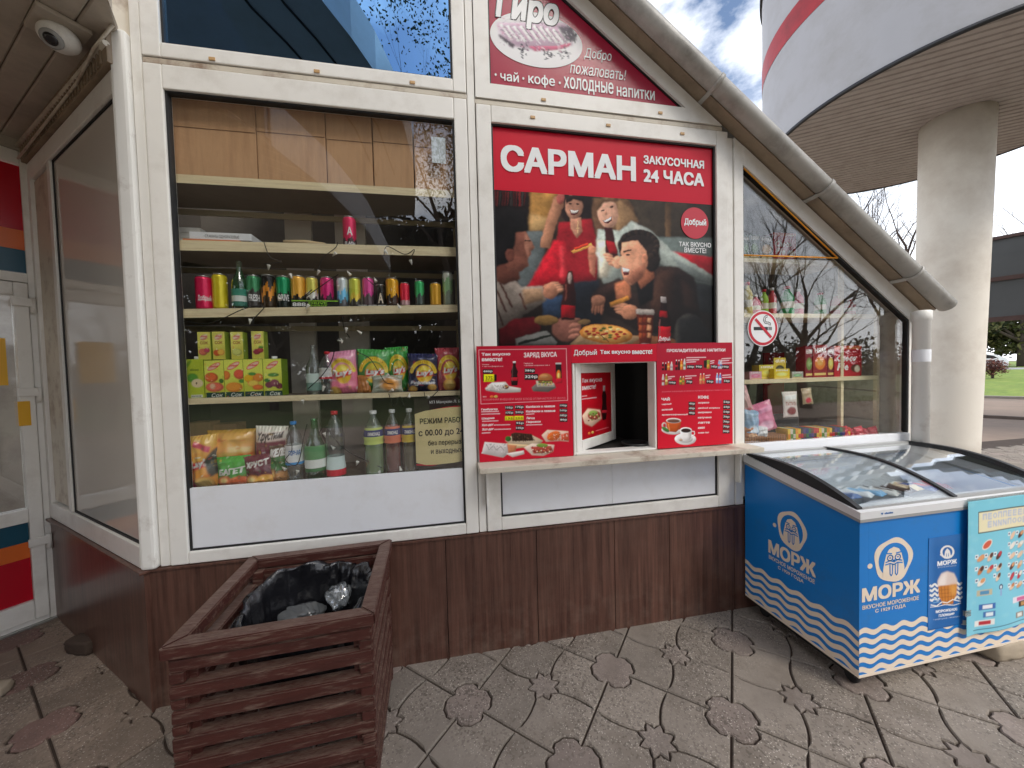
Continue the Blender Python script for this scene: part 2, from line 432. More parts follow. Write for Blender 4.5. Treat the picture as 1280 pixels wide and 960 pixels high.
# ------------------------------------------------------------------ lettering
_tc = {}
def text_geo(s, bold=0.0, shear=0.0, res=2):
    """outline of a line of writing: vertices fitted to the unit box, triangles, """
    k = (s, bold, shear, res)
    if k in _tc: return _tc[k]
    c = bpy.data.curves.new('t', 'FONT'); c.body = s; c.resolution_u = res; c.shear = shear; c.size = 1; c.fill_mode = 'NONE'
    o = bpy.data.objects.new('t', c); COL.objects.link(o)
    dg = bpy.context.evaluated_depsgraph_get()
    me = bpy.data.meshes.new_from_object(o.evaluated_get(dg))
    V = [q.co.copy() for q in me.vertices]; nb = {}
    for e in me.edges:
        a, b = e.vertices; nb.setdefault(a, []).append(b); nb.setdefault(b, []).append(a)
    bpy.data.objects.remove(o); bpy.data.curves.remove(c); bpy.data.meshes.remove(me)
    loops = []; seen = set()
    for a in sorted(nb):
        if a in seen: continue
        lp = [a]; seen.add(a); cur = a
        while True:
            nx = [b for b in nb[cur] if b not in seen]
            if not nx: break
            cur = min(nx) if len(lp) == 1 else nx[0]; lp.append(cur); seen.add(cur)
        if len(lp) > 2: loops.append([V[i] for i in lp])
    # one clean fill per letter: constrained triangulation, kept where the winding number is not zero; bold = union with shifted copies
    rad = bold * 1.15
    sh = [(0, 0)] if rad < .004 else [(rad, rad * .8), (-rad, rad * .8), (rad, -rad * .8), (-rad, -rad * .8)] + ([(rad * 1.1, 0), (-rad * 1.1, 0), (0, 0)] if rad > .045 else [])
    cl = []
    for l in sorted(loops, key=lambda l: min(p.x for p in l)):
        a, b = min(p.x for p in l) - rad * 1.2, max(p.x for p in l) + rad * 1.2
        if cl and a < cl[-1][1]: cl[-1][2].append(l); cl[-1][1] = max(cl[-1][1], b)
        else: cl.append([a, b, [l]])
    v, f = [], []
    for _, _, ls in cl:
        LL = [np.array([(p.x + dx, p.y + dy) for p in l]) for l in ls for dx, dy in sh]
        pv, pe = [], []
        for q in LL:
            n0 = len(pv); pv += [Vector(p) for p in q]; pe += [(n0 + k, n0 + (k + 1) % len(q)) for k in range(len(q))]
        r = delaunay_2d_cdt(pv, pe, [], 0, 1e-5)
        ov = np.array([tuple(p) for p in r[0]]); tris = [list(t) for t in r[2]]
        if not tris: continue
        ct = np.array([ov[t].mean(0) for t in tris]); wn_ = np.zeros(len(ct))
        for q in LL:
            a, b = q, np.roll(q, -1, 0)
            up = (a[None, :, 1] <= ct[:, None, 1]) & (b[None, :, 1] > ct[:, None, 1]); dn = (a[None, :, 1] > ct[:, None, 1]) & (b[None, :, 1] <= ct[:, None, 1])
            cr = (b[None, :, 0] - a[None, :, 0]) * (ct[:, None, 1] - a[None, :, 1]) - (ct[:, None, 0] - a[None, :, 0]) * (b[None, :, 1] - a[None, :, 1])
            wn_ += (up & (cr > 0)).sum(1) - (dn & (cr < 0)).sum(1)
        base = len(v); v += [tuple(p) for p in ov]; f += [[base + k for k in t] for t, w in zip(tris, wn_) if w != 0]
    used = sorted({k for t in f for k in t}); mp_ = {k: n for n, k in enumerate(used)}
    v = [v[k] for k in used]; f = [[mp_[k] for k in t] for t in f]; st = [0] * len(v)
    v = np.array(v)
    lo, hi = v.min(0), v.max(0); v = (v - lo) / (hi - lo)
    _tc[k] = (v, f, st); return _tc[k]
def put_text(mb, s, x0, x1, z0, z1, y=-0.002, mi=0, bold=0.0, shear=0.0):
    """writing stretched into the box x0..x1, z0..z1 of the plane y"""
    v, f, st = text_geo(s, bold, shear)
    vs = [(x0 + (x1 - x0) * a, y - k * .00007, z0 + (z1 - z0) * b) for (a, b), k in zip(v, st)]
    fs = []
    for q in f:
        p = [vs[i] for i in q]
        ar = sum(p[i][0] * p[(i + 1) % len(p)][2] - p[(i + 1) % len(p)][0] * p[i][2] for i in range(len(p)))
        fs.append(q if ar > 0 else q[::-1])
    mb.add(vs, fs, mi)

# ------------------------------------------------------------------ a small painter for printed matter (its picture becomes the colours of a fine mesh grid)
class Cv:
    def __init__(s, w, h, col=(255, 255, 255), box=None):
        s.w, s.h = w, h
        s.a = np.empty((h, w, 3)); s.a[:] = lin(col); s.sk = 1.0; s.form = 0.0
        s.map = (lambda x, y: (x, y)) if box is None else None
        s.Hm = None
        if box is not None:                    # box: four measured corners TL,TR,BR,BL -> unit square
            src = np.array(box, float); dst = np.array([(0, 0), (1, 0), (1, 1), (0, 1)], float)
            A = []; B = []
            for (x, y), (u, v) in zip(src, dst):
                A += [[x, y, 1, 0, 0, 0, -u * x, -u * y], [0, 0, 0, x, y, 1, -v * x, -v * y]]; B += [u, v]
            s.Hm = np.append(np.linalg.solve(np.array(A), np.array(B)), 1).reshape(3, 3)
    def uv(s, p):
        p = np.asarray(p, float).reshape(-1, 2)
        if s.Hm is not None:
            q = np.c_[p, np.ones(len(p))] @ s.Hm.T; p = q[:, :2] / q[:, 2:]
        return p * [s.w, s.h]
    def _blend(s, x0, y0, mask, col):
        h, w = mask.shape
        r = s.a[y0:y0 + h, x0:x0 + w]; c = lin(col) if len(np.shape(col)) == 1 else col
        r += (c - r) * mask[..., None]
    def poly(s, pts, col, a=1.0, soft=0, raw=False):
        q = np.asarray(pts, float) if raw else s.uv(pts)
        soft = soft * s.sk; pad = int(2 * soft) + 2
        x0, y0 = np.floor(q.min(0)).astype(int) - pad; x1, y1 = np.ceil(q.max(0)).astype(int) + pad
        x0, y0 = max(x0, 0), max(y0, 0); x1, y1 = min(x1, s.w), min(y1, s.h)
        if x1 <= x0 or y1 <= y0: return s
        X, Y = np.meshgrid(np.arange(x0, x1) + .5, np.arange(y0, y1) + .5)
        ins = np.zeros(X.shape, bool); n = len(q)
        for i in range(n):
            ax, ay = q[i]; bx, by = q[(i + 1) % n]
            if ay == by: continue
            c = ((ay > Y) != (by > Y)) & (X < (bx - ax) * (Y - ay) / (by - ay) + ax)
            ins ^= c
        m = ins.astype(float)
        if soft >= .5: m = blur(m, max(1, soft))
        if s.form and a == 1.0 and min(m.shape) > 10 and len(np.shape(col)) == 1:      # rounded look of the photographed bodies in the print
            rr = max(2, int(min(m.shape) * .16)); g = blur(np.pad(m, rr), rr)[rr:-rr, rr:-rr]; gy, gx = np.gradient(g)
            k = 1 + s.form * np.clip((gx * .55 + gy * .85) * rr * 1.1, -.55, .5)
            col = lin(col)[None, None, :] * k[..., None]
        s._blend(x0, y0, m * a, col); return s
    def ell(s, cx, cy, rx, ry, col, ang=0.0, a=1.0, soft=0, n=28):
        t = np.linspace(0, 2 * np.pi, n, endpoint=False)
        ca, sa = math.cos(ang), math.sin(ang)
        return s.poly(np.c_[cx + rx * np.cos(t) * ca - ry * np.sin(t) * sa, cy + rx * np.cos(t) * sa + ry * np.sin(t) * ca], col, a, soft)
    def rect(s, x0, y0, x1, y1, col, a=1.0, soft=0):
        return s.poly([(x0, y0), (x1, y0), (x1, y1), (x0, y1)], col, a, soft)
    def line(s, pts, wd, col, a=1.0, soft=0):
        pts = np.asarray(pts, float)
        for p, q in zip(pts[:-1], pts[1:]):
            d = q - p; L = np.hypot(*d)
            if L < 1e-9: continue
            n = np.array([-d[1], d[0]]) / L * wd / 2; e = d / L * wd * .3
            s.poly([p + n - e, q + n + e, q - n + e, p - n - e], col, a, soft)
        return s
    def text(s, t, x0, y0, x1, y1, col, bold=0.0, shear=0.0, y0r=None, y1r=None, a=1.0):
        if not t.strip(): return s
        v, f, _ = text_geo(t, bold, shear, 1)
        y0r = y0 if y0r is None else y0r; y1r = y1 if y1r is None else y1r
        top = y0 + (y0r - y0) * v[:, 0]; bot = y1 + (y1r - y1) * v[:, 0]
        q = s.uv(np.c_[x0 + (x1 - x0) * v[:, 0], bot + (top - bot) * v[:, 1]])
        for g in f: s.poly(q[g], col, a, raw=True)
        return s
    def grad(s, c0, c1, vert=True):
        t = np.linspace(0, 1, s.h if vert else s.w)
        c = lin(c0) + (lin(c1) - lin(c0)) * t[:, None]
        s.a[:] = c[:, None, :] if vert else c[None, :, :]; return s
    def grain(s, amt):
        s.a *= 1 + amt * rng.standard_normal((s.h, s.w, 1)); s.a[:] = np.clip(s.a, 0, 1); return s
    def soften(s, r):
        for k in range(3): s.a[..., k] = blur(s.a[..., k], r)
        return s
    def photo(s, amp, light=None, seed=1):
        """makes the print look photographed: wandering edges, mottled tones, an optional pool of light"""
        g = np.random.default_rng(seed)
        def fld(r):
            q = blur(g.standard_normal((s.h, s.w)), r); return q / q.std()
        Y, X = np.mgrid[0:s.h, 0:s.w]
        dx = amp * (.7 * fld(5) + .9 * fld(14)); dy = amp * (.7 * fld(5) + .9 * fld(14))
        s.a = s.a[np.clip((Y + dy).round().astype(int), 0, s.h - 1), np.clip((X + dx).round().astype(int), 0, s.w - 1)]
        k = 1 + .05 * fld(3) + .07 * fld(9) + .09 * fld(26)
        if light is not None: k = k * light(X / s.w, Y / s.h)
        s.a = np.clip(s.a * np.clip(k, .05, 3)[..., None], 0, 1); return s
    def busy(s, n, seed, cols=((240, 236, 226), (40, 36, 36), (210, 60, 60), (236, 190, 70), (60, 110, 70))):
        r = random.Random(seed)
        for _ in range(n):
            x, y = r.random(), r.random(); c = r.choice(cols)
            if r.random() < .5: s.ell(x, y, r.uniform(.01, .06), r.uniform(.008, .04), c, r.uniform(0, 3), a=r.uniform(.25, .7), soft=1)
            else: s.line([(x, y), (x + r.uniform(.03, .2), y + r.uniform(-.03, .03))], r.uniform(.006, .02), c, a=r.uniform(.3, .7))
        return s
    def sample(s, nx, ny):
        """box-filtered colours for an nx x ny grid of vertices (row 0 = top)"""
        ii = np.add.outer(np.arange(1), np.linspace(0, s.w, nx + 1))[0]
        I = np.zeros((s.h + 1, s.w + 1, 3)); I[1:, 1:] = s.a.cumsum(0).cumsum(1)
        xs = np.clip(np.round(np.linspace(0, s.w, nx + 1)).astype(int), 0, s.w); ys = np.clip(np.round(np.linspace(0, s.h, ny + 1)).astype(int), 0, s.h)
        A = I[ys[1:]][:, xs[1:]] - I[ys[:-1]][:, xs[1:]] - I[ys[1:]][:, xs[:-1]] + I[ys[:-1]][:, xs[:-1]]
        n = ((xs[1:] - xs[:-1])[None, :] * (ys[1:] - ys[:-1])[:, None])[..., None]
        return A / np.maximum(n, 1)
def blur(m, r):
    r = int(round(r))
    if r < 1: return m
    for ax in (0, 1):
        for _ in range(2):
            p = np.pad(m, [(r + 1, r) if k == ax else (0, 0) for k in (0, 1)], mode='edge').cumsum(ax)
            m = (np.take(p, range(2 * r + 1, p.shape[ax]), ax) - np.take(p, range(0, p.shape[ax] - 2 * r - 1), ax)) / (2 * r + 1)
    return m
def grid_mesh(name, P, C, material, parent=None, smooth=True, back=None, albedo=1.0):
    """P: (ny,nx,3) positions, C: (ny,nx,3) colours; row 0 is the top, faces look to -Y for a left-to-right grid"""
    ny, nx = P.shape[:2]
    me = bpy.data.meshes.new(name)
    idx = np.arange(nx * ny).reshape(ny, nx)
    q = np.stack([idx[1:, :-1], idx[1:, 1:], idx[:-1, 1:], idx[:-1, :-1]], -1).reshape(-1, 4)
    V = P.reshape(-1, 3)
    col = np.c_[np.clip(C.reshape(-1, 3) * albedo, 0, 1), np.ones(nx * ny)]
    if back is not None:                       # closing back surface (same outline)
        B = back.reshape(-1, 3); n0 = len(V)
        V = np.r_[V, B]; q = np.r_[q, (q + n0)[:, ::-1]]; col = np.r_[col, col]
        ring = np.r_[idx[0, :-1], idx[:-1, -1], idx[-1, :0:-1], idx[:0:-1, 0]]
        r2 = np.roll(ring, -1)
        q = np.r_[q, np.stack([ring, r2, r2 + n0, ring + n0], -1)]
    me.from_pydata(V.tolist(), [], q.tolist())
    at = me.color_attributes.new('Col', 'FLOAT_COLOR', 'POINT')
    at.data.foreach_set('color', col.ravel())
    me.materials.append(material)
    me.polygons.foreach_set('use_smooth', [smooth] * len(me.polygons))
    me.update()
    o = bpy.data.objects.new(name, me); COL.objects.link(o)
    if parent: o.parent = parent
    return o
def flat_print(name, cv, x0, x1, z0, z1, y, res, material, parent, depth=0.003, wob=None, corners=None):
    nx = max(2, int(abs(x1 - x0) * res)); ny = max(2, int(abs(z1 - z0) * res))
    C = cv.sample(nx, ny)
    X, Z = np.meshgrid(np.linspace(x0, x1, nx), np.linspace(z1, z0, ny))
    Yv = np.full_like(X, y)
    if wob is not None: Yv = Yv + wob(X, Z)
    P = np.stack([X, Yv, Z], -1); B = P + np.array([0, depth, 0])
    return grid_mesh(name, P, C, material, parent, False if wob is None else True, B)
# ================================================================== GROUND
def paving():
    """interlocking slabs: rosettes and stars at the lattice nodes, diamond slabs between them, real joints between"""
    L0 = 0.362; rot = math.radians(2.6); org = np.array([0.061, -0.292])
    ca, sa = math.cos(rot), math.sin(rot)
    def W(p): return org + np.array([p[0] * ca - p[1] * sa, p[0] * sa + p[1] * ca])
    def rad(kind, th):
        if kind == 0:   # rosette: four double lobes with a notch on the axes
            t = (th + math.pi / 4) % (math.pi / 2) - math.pi / 4
            return 0.088 + 0.020 * math.cos(4 * th) * 0.2 + 0.018 * abs(math.sin(4 * t)) + (0.017 if abs(t) < .10 else 0)
        t = (th % (math.pi / 4)) / (math.pi / 4)
        return 0.052 + 0.026 * abs(2 * t - 1)
    mb = MB(); r = random.Random(3)
    def slab(poly, c):
        poly = [np.array(p) for p in poly]; n = len(poly); cx = sum(poly) / n
        top = []; low = []
        for i, p in enumerate(poly):
            a, b = poly[i - 1], poly[(i + 1) % n]
            d = b - a; l = np.hypot(*d); nrm = np.array([d[1], -d[0]]) / max(l, 1e-9)      # outward for ccw
            top.append(p - nrm * .0088); low.append(p - nrm * .0042)
        h = r.uniform(-.0015, .0015); tx, ty = r.uniform(-.004, .004), r.uniform(-.004, .004)
        z = lambda p: h + tx * (p[0] - cx[0]) + ty * (p[1] - cx[1])
        tw = [W(p) for p in top]; lw = [W(p) for p in low]
        vs = [(w[0], w[1], z(p)) for w, p in zip(tw, top)] + [(w[0], w[1], z(p) - .006) for w, p in zip(lw, low)] + [(w[0], w[1], -.02) for w in lw]
        fs = [list(range(n))] + [(n + i, n + (i + 1) % n, (i + 1) % n, i) for i in range(n)] + [(2 * n + i, 2 * n + (i + 1) % n, n + (i + 1) % n, n + i) for i in range(n)]
        mb.add(vs, fs, 0, c)
    def tone(w, base):
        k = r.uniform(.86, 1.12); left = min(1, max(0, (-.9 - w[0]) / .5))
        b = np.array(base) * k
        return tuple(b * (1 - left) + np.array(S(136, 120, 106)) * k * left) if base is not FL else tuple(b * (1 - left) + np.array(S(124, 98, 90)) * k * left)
    FL = S(141, 128, 119); ST = S(137, 126, 117); SL = S(140, 130, 119)
    for i in range(-15, 32):
        for j in range(-17, 12):
            p = np.array([i * L0, j * L0]); w = W(p)
            if w[0] < -4.2 or w[0] > 11 or w[1] > 2.6 or w[1] < -6: continue
            far = w[0] > 3.2 or w[1] < -2.2
            kind = 0 if (i + j) % 2 == 0 else 1
            N = 32 if not far else 16
            slab([p + rad(kind, t) * np.array([math.cos(t), math.sin(t)]) for t in np.arange(N) * 2 * math.pi / N], tone(w, FL if kind == 0 else ST))
            for di, dj in ((1, 0), (0, 1)):
                q = p + np.array([di, dj]) * L0; k2 = 1 - kind
                ax = math.atan2(dj, di); e = np.array([math.cos(ax), math.sin(ax)]); nn = np.array([-e[1], e[0]])
                J1 = p + e * L0 / 2 - nn * L0 / 2; J2 = p + e * L0 / 2 + nn * L0 / 2
                m = 9 if not far else 5
                arc1 = [p + rad(kind, ax + t) * np.array([math.cos(ax + t), math.sin(ax + t)]) for t in np.linspace(math.pi / 4, -math.pi / 4, m)]
                arc2 = [q + rad(k2, ax + math.pi + t) * np.array([math.cos(ax + math.pi + t), math.sin(ax + math.pi + t)]) for t in np.linspace(math.pi / 4, -math.pi / 4, m)]
                star, st_arc = (q, arc2) if k2 == 1 else (p, arc1)
                def bowed(J, end, rev):        # joint from the junction to the star, swept sideways (shared by the two slabs that meet there)
                    d = J - star; n = np.array([-d[1], d[0]]) / np.hypot(*d)
                    c = [J + (end - J) * u + n * .012 * math.sin(math.pi * u) for u in (.2, .4, .6, .8)]
                    return c[::-1] if rev else c
                if k2 == 1: poly = arc1 + [J1] + bowed(J1, arc2[0], False) + arc2 + bowed(J2, arc2[-1], True) + [J2]
                else: poly = arc1 + bowed(J1, arc1[-1], True) + [J1] + arc2 + [J2] + bowed(J2, arc1[0], False)
                slab(poly, tone(W((p + q) / 2), SL))
    m = mat('paving_slab', (1, 1, 1), .85, attr=True, var=.22, vscale=2.2, dirt=S(92, 80, 68), dirt_amt=.6, dirt_scale=5, dirt_pos=(.48, .75), bump=.5, bscale=160)
    # pale grit exposed in the worn slabs
    N, L = m.node_tree.nodes, m.node_tree.links; b = N['Principled BSDF']
    tc = N.new('ShaderNodeTexCoord'); vo = N.new('ShaderNodeTexVoronoi'); vo.inputs['Scale'].default_value = 130
    L.new(tc.outputs['Object'], vo.inputs['Vector'])
    lt = N.new('ShaderNodeMapRange'); lt.inputs['From Min'].default_value = .34; lt.inputs['From Max'].default_value = .22; L.new(vo.outputs['Distance'], lt.inputs['Value'])
    sp = N.new('ShaderNodeSeparateColor'); L.new(vo.outputs['Color'], sp.inputs[0])
    gt = N.new('ShaderNodeMath'); gt.operation = 'GREATER_THAN'; gt.inputs[1].default_value = .62; L.new(sp.outputs[0], gt.inputs[0])
    n2 = N.new('ShaderNodeTexNoise'); n2.inputs['Scale'].default_value = 2.3; n2.inputs['Detail'].default_value = 5; L.new(tc.outputs['Object'], n2.inputs['Vector'])
    m2 = N.new('ShaderNodeMapRange'); m2.inputs['From Min'].default_value = .40; m2.inputs['From Max'].default_value = .62; m2.inputs['To Min'].default_value = .06; L.new(n2.outputs['Fac'], m2.inputs['Value'])
    a1 = N.new('ShaderNodeMath'); a1.operation = 'MULTIPLY'; L.new(lt.outputs[0], a1.inputs[0]); L.new(gt.outputs[0], a1.inputs[1])
    a2 = N.new('ShaderNodeMath'); a2.operation = 'MULTIPLY'; L.new(a1.outputs[0], a2.inputs[0]); L.new(m2.outputs[0], a2.inputs[1])
    old = b.inputs['Base Color'].links[0].from_socket
    mx = N.new('ShaderNodeMixRGB'); L.new(a2.outputs[0], mx.inputs['Fac']); L.new(old, mx.inputs['Color1']); mx.inputs['Color2'].default_value = (*S(206, 196, 184), 1)
    dk = N.new('ShaderNodeMath'); dk.operation = 'LESS_THAN'; dk.inputs[1].default_value = .22; L.new(sp.outputs[1], dk.inputs[0])
    d2 = N.new('ShaderNodeMath'); d2.operation = 'MULTIPLY'; L.new(dk.outputs[0], d2.inputs[0]); L.new(m2.outputs[0], d2.inputs[1])
    d3 = N.new('ShaderNodeMath'); d3.operation = 'MULTIPLY'; d3.inputs[1].default_value = .55; L.new(d2.outputs[0], d3.inputs[0])
    my = N.new('ShaderNodeMixRGB'); L.new(d3.outputs[0], my.inputs['Fac']); L.new(mx.outputs[0], my.inputs['Color1']); my.inputs['Color2'].default_value = (*S(66, 58, 52), 1)
    L.new(my.outputs[0], b.inputs['Base Color'])
    o = mb.build('paving', m); tag(o, kind='structure')
    g = MB().add([(-4.6, -6.5, -.012), (11.4, -6.5, -.012), (11.4, 3, -.012), (-4.6, 3, -.012)], [(0, 1, 2, 3)])
    tag(g.build('paving_bed', mat('joint_dirt', S(66, 54, 46), .95, var=.2)), kind='structure')
paving()

def ground():
    me = MB()
    me.add([(-900, -900, -.03), (900, -900, -.03), (900, 900, -.03), (-900, 900, -.03)], [(0, 1, 2, 3)])
    tag(me.build('ground', mat('far_ground', S(112, 106, 84), .95, var=.2, vscale=.2)), kind='structure')
    f = MB(); f.add([(-30, -9.6, -.022), (60, -9.6, -.022), (60, 15, -.022), (-30, 15, -.022)], [(0, 1, 2, 3)])
    tag(f.build('pavement', mat('pavement_far', S(140, 122, 108), .9, var=.12, vscale=2, dirt=S(100, 90, 80), dirt_amt=.4, dirt_scale=.8)), kind='structure')
ground()

# ================================================================== KIOSK
kiosk = thing('kiosk', 'cream framed snack kiosk with sloping right roof edge and brown wood-grain base', 'kiosk')
RK = -0.704
def rake(x): return 4.09 + RK * x
WALL = Vector((-0.784, 0.621, 0)); NRM = Vector((0.621, 0.784, 0))      # the slanted side wall, running back and to the left
CORNER = Vector((-1.345, -.02, 0))
sideM = Matrix.Translation(CORNER) @ Matrix(((-WALL.x, NRM.x, 0, 0), (-WALL.y, NRM.y, 0, 0), (0, 0, 1, 0), (0, 0, 0, 1)))
# local side frame: x = 0 at the corner, negative going back-left; y = into the kiosk

# base cladding, in panels with joints
def base():
    joints = [-1.352, -.62, -.02, .47, .93, 1.28, 1.72, 2.3, 3.2]
    for a, b in zip(joints[:-1], joints[1:]):
        MB().bbox((a + .0015, -.012, -.01), (b - .0015, .05, .637), .002).build('base_panel', M['clad'], kiosk)
    mb = MB().bbox((-1.47, -.012, -.01), (-.001, .05, .637), .002); mb.xform(sideM)
    mb.build('base_panel', M['clad'], kiosk)
    mb = MB().bbox((-1.36, -.02, .637), (3.2, .06, .648), .002)
    mb.build('base_ledge', M['clad'], kiosk)
    mb = MB().bbox((-1.47, -.03, .637), (0.01, .06, .650), .002); mb.xform(sideM)
    mb.build('base_ledge', M['clad'], kiosk)
base()

def rectframe(mb, x0, x1, z0, z1, w, y0, y1, mi=0, bev=.005):
    wl_, wr, wb, wt = w if hasattr(w, '__len__') else (w,) * 4
    e = .0008
    mb.bbox((x0, y0, z0), (x0 + wl_, y1, z1), bev, mi); mb.bbox((x1 - wr, y0, z0), (x1, y1, z1), bev, mi)
    mb.bbox((x0 + wl_ + e, y0, z0), (x1 - wr - e, y1, z0 + wb), bev, mi); mb.bbox((x0 + wl_ + e, y0, z1 - wt), (x1 - wr - e, y1, z1), bev, mi)
def window(name, x0, x1, z0, z1, w, glassmat, y=-.012, d=.06):
    f = MB(); rectframe(f, x0, x1, z0, z1, w, y, y + d)
    wl_, wr, wb, wt = w
    a, b, c, e = x0 + wl_, x1 - wr, z0 + wb, z1 - wt
    fo = f.build(name, M['cream'], kiosk)
    g = MB(); rectframe(g, a + .0005, b - .0005, c + .0005, e - .0005, .009, y + .012, y + .04, 0, .001)
    g.build('gasket', M['gasket'], fo)
    return fo, (a, b, c, e)

def facade():
    # corner post, mullions and transom behind the sashes
    MB().bbox((-1.366, -.030, .651), (-1.3065, .03, 3.02), .012).build('corner_post', M['post'], kiosk)
    MB().bbox((-1.302, -.006, .651), (-1.2635, .05, 3.6), .004).build('corner_post', M['cream'], kiosk)
    p = MB(); p.bbox((.1615, -.004, .65), (.2, .05, 4.0), .004); p.build('mullion', M['cream'], kiosk)
    p = MB(); p.bbox((1.695, -.004, .65), (1.733, .05, 2.86), .004); p.bbox((1.737, -.008, .65), (1.792, .05, 2.80), .004); p.build('mullion', M['cream'], kiosk)
    p = MB(); p.bbox((-1.26, -.006, 2.908), (.16, .05, 2.932), .003); p.bbox((.2005, -.006, 2.892), (1.66, .05, 2.916), .003); p.build('transom', M['cream_dirty'], kiosk)
    b = MB(); b.prism([(-1.30, .65), (3.15, .65), (3.15, 1.80), (1.66, 2.86), (.0, 4.02), (-1.30, 4.02)], .055, .06)
    # (frames are closed behind by a dark backing ring, open where the panes are)
    # left display window
    fo, (a, b_, c, e) = window('display_window', -1.2585, .1575, .652, 2.904, (.072, .066, .055, .105), None)
    MB().box((a + .002, .014, .99), (b_ - .002, .020, e - .002)).build('pane', M['glass'], fo)
    MB().box((a + .009, .006, c + .008), (b_ - .009, .024, .998)).build('infill_panel', M['white'], fo)
    # upper left window with blue mirror film
    fo, (a, b_, c, e) = window('upper_window', -1.2585, .1575, 2.936, 4.02, (.072, .066, .062, .06), None)
    MB().box((a + .002, .014, c + .002), (b_ - .002, .020, e - .002)).build('pane', M['bluefilm'], fo)
    # middle window: poster above, white infill below
    fo, (a, b_, c, e) = window('serving_window', .2045, 1.6925, .652, 2.888, (.077, .077, .068, .085), None)
    rail = MB(); rail.bbox((a, -.010, .985), (b_, .03, 1.03), .004); rail.build('rail', M['cream'], fo)
    MB().box((a + .009, .006, c + .008), (.93, .024, .984)).build('infill_panel', M['white'], fo)
    MB().box((.9315, .006, c + .008), (b_ - .009, .024, .984)).build('infill_panel', M['white'], fo)
    # triangular window above
    tri_o = [(.2045, 2.921), (1.655, 2.921), (.2045, 2.921 + .704 * 1.4505)]
    h = [(.281, 2.997), (1.416, 2.997), (.281, 2.997 + .704 * 1.135)]
    f = MB()
    f.prism([tri_o[0], tri_o[1], h[1], h[0]], -.012, .048); f.prism([tri_o[1], tri_o[2], h[2], h[1]], -.012, .048); f.prism([tri_o[2], tri_o[0], h[0], h[2]], -.012, .048)
    fo = f.build('gable_window', M['cream'], kiosk)
    g = MB(); ins = [(.289, 3.004), (1.392, 3.004), (.289, 3.776)]
    for i in range(3):
        j = (i + 1) % 3; g.prism([h[i], h[j], ins[j], ins[i]], .002, .03)
    g.build('gasket', M['gasket'], fo)
    # right window, cut off by the roof slope
    X0, X1 = 1.80, 3.105
    f = MB()
    f.prism([(1.742, rake(1.742) - .003), (1.80, rake(1.80) - .003), (1.80, .70), (1.742, .70)], -.0085, .05)
    f.prism([(X0, 2.706), (X0, rake(X0) - .003), (3.2, rake(3.2) - .003), (3.2, 1.715), (X1, 1.785)], -.010, .048)
    f.prism([(X1, 1.785), (3.2, 1.715), (3.2, .70), (X1, .70)], -.004, .048)
    fo = f.build('corner_window', M['cream'], kiosk)
    g = MB()
    for q in ([(X0, 1.02), (X0 + .01, 1.03), (X0 + .01, 2.69), (X0, 2.706)], [(X0, 2.706), (X0 + .01, 2.69), (X1 - .012, 1.775), (X1, 1.785)], [(X1, 1.785), (X1 - .012, 1.775), (X1 - .012, 1.03), (X1, 1.02)]):
        g.prism(q, .0, .03)
    g.build('gasket', M['gasket'], fo)
    MB().prism([(X0 + .002, 1.02), (X1 - .002, 1.02), (X1 - .002, 1.782), (X0 + .002, 2.70)], .014, .020).build('pane', M['glass'], fo)
    q = MB(); q.bbox((X0 + .001, -.014, .955), (X1 - .001, .03, 1.019), .004); q.bbox((X0 + .001, -.006, .70), (X1 - .001, .03, .953), .004)
    q.build('infill_panel', M['white'], fo)
    # small tan glazing clips
    for px, py in ((265, 73.5), (396, 89), (515.5, 103)):
        w = onY(px, py, -.014); MB().bbox((w[0] - .013, -.017, w[2] - .007), (w[0] + .013, -.0125, w[2] + .007), .002).build('glazing_clip', M['clip'], kiosk)
    for px, py in ((679.5, 124.5), (825.5, 141), (666, 146.5), (760.5, 156.5), (853, 167)):
        w = onY(px, py, -.014); MB().bbox((w[0] - .013, -.017, w[2] - .007), (w[0] + .013, -.0125, w[2] + .007), .002).build('glazing_clip', M['clip'], kiosk)
    # orange strip round the top of the right window
    pts = [onY(929.5, 210, -.002), onY(1047, 322.5, -.002), onY(929.5, 319, -.002)]
    s = MB(); s.tube([pts[0], pts[1]], .0045, 6); s.tube([pts[1], pts[2]], .0045, 6)
    o = s.build('light_strip', M['led']); tag(o, 'thin orange strip outlining the top triangle of the right window', 'light strip')
    # roof: slab, soffit board along the slope, ridge, left parapet
    ang = math.atan(-RK); c, s_ = math.cos(ang), math.sin(ang)
    def rk(x, n): return (x + n * s_, rake(x) + n * c)          # n = distance above the slope line
    r = MB()
    r.prism([rk(-.15, .022), rk(3.22, .022), rk(3.22, .075), rk(-.15, .075)], -.06, 2.4)
    r.box((-1.5, -.02, rake(-.15) + .02), (-.17, 2.4, rake(-.15) + .1))
    r.build('roof', M['gutter'], kiosk)
    r = MB(); r.prism([rk(-.1, .006), rk(3.2, .006), rk(3.2, .020), rk(-.1, .020)], -.078, -.004)
    r.build('soffit', M['soffit'], kiosk)
    # half-round gutter fixed along the slope
    d = Vector((c, 0, -s_)); nn = Vector((s_, 0, c)); org = Vector((0, 0, 4.09))
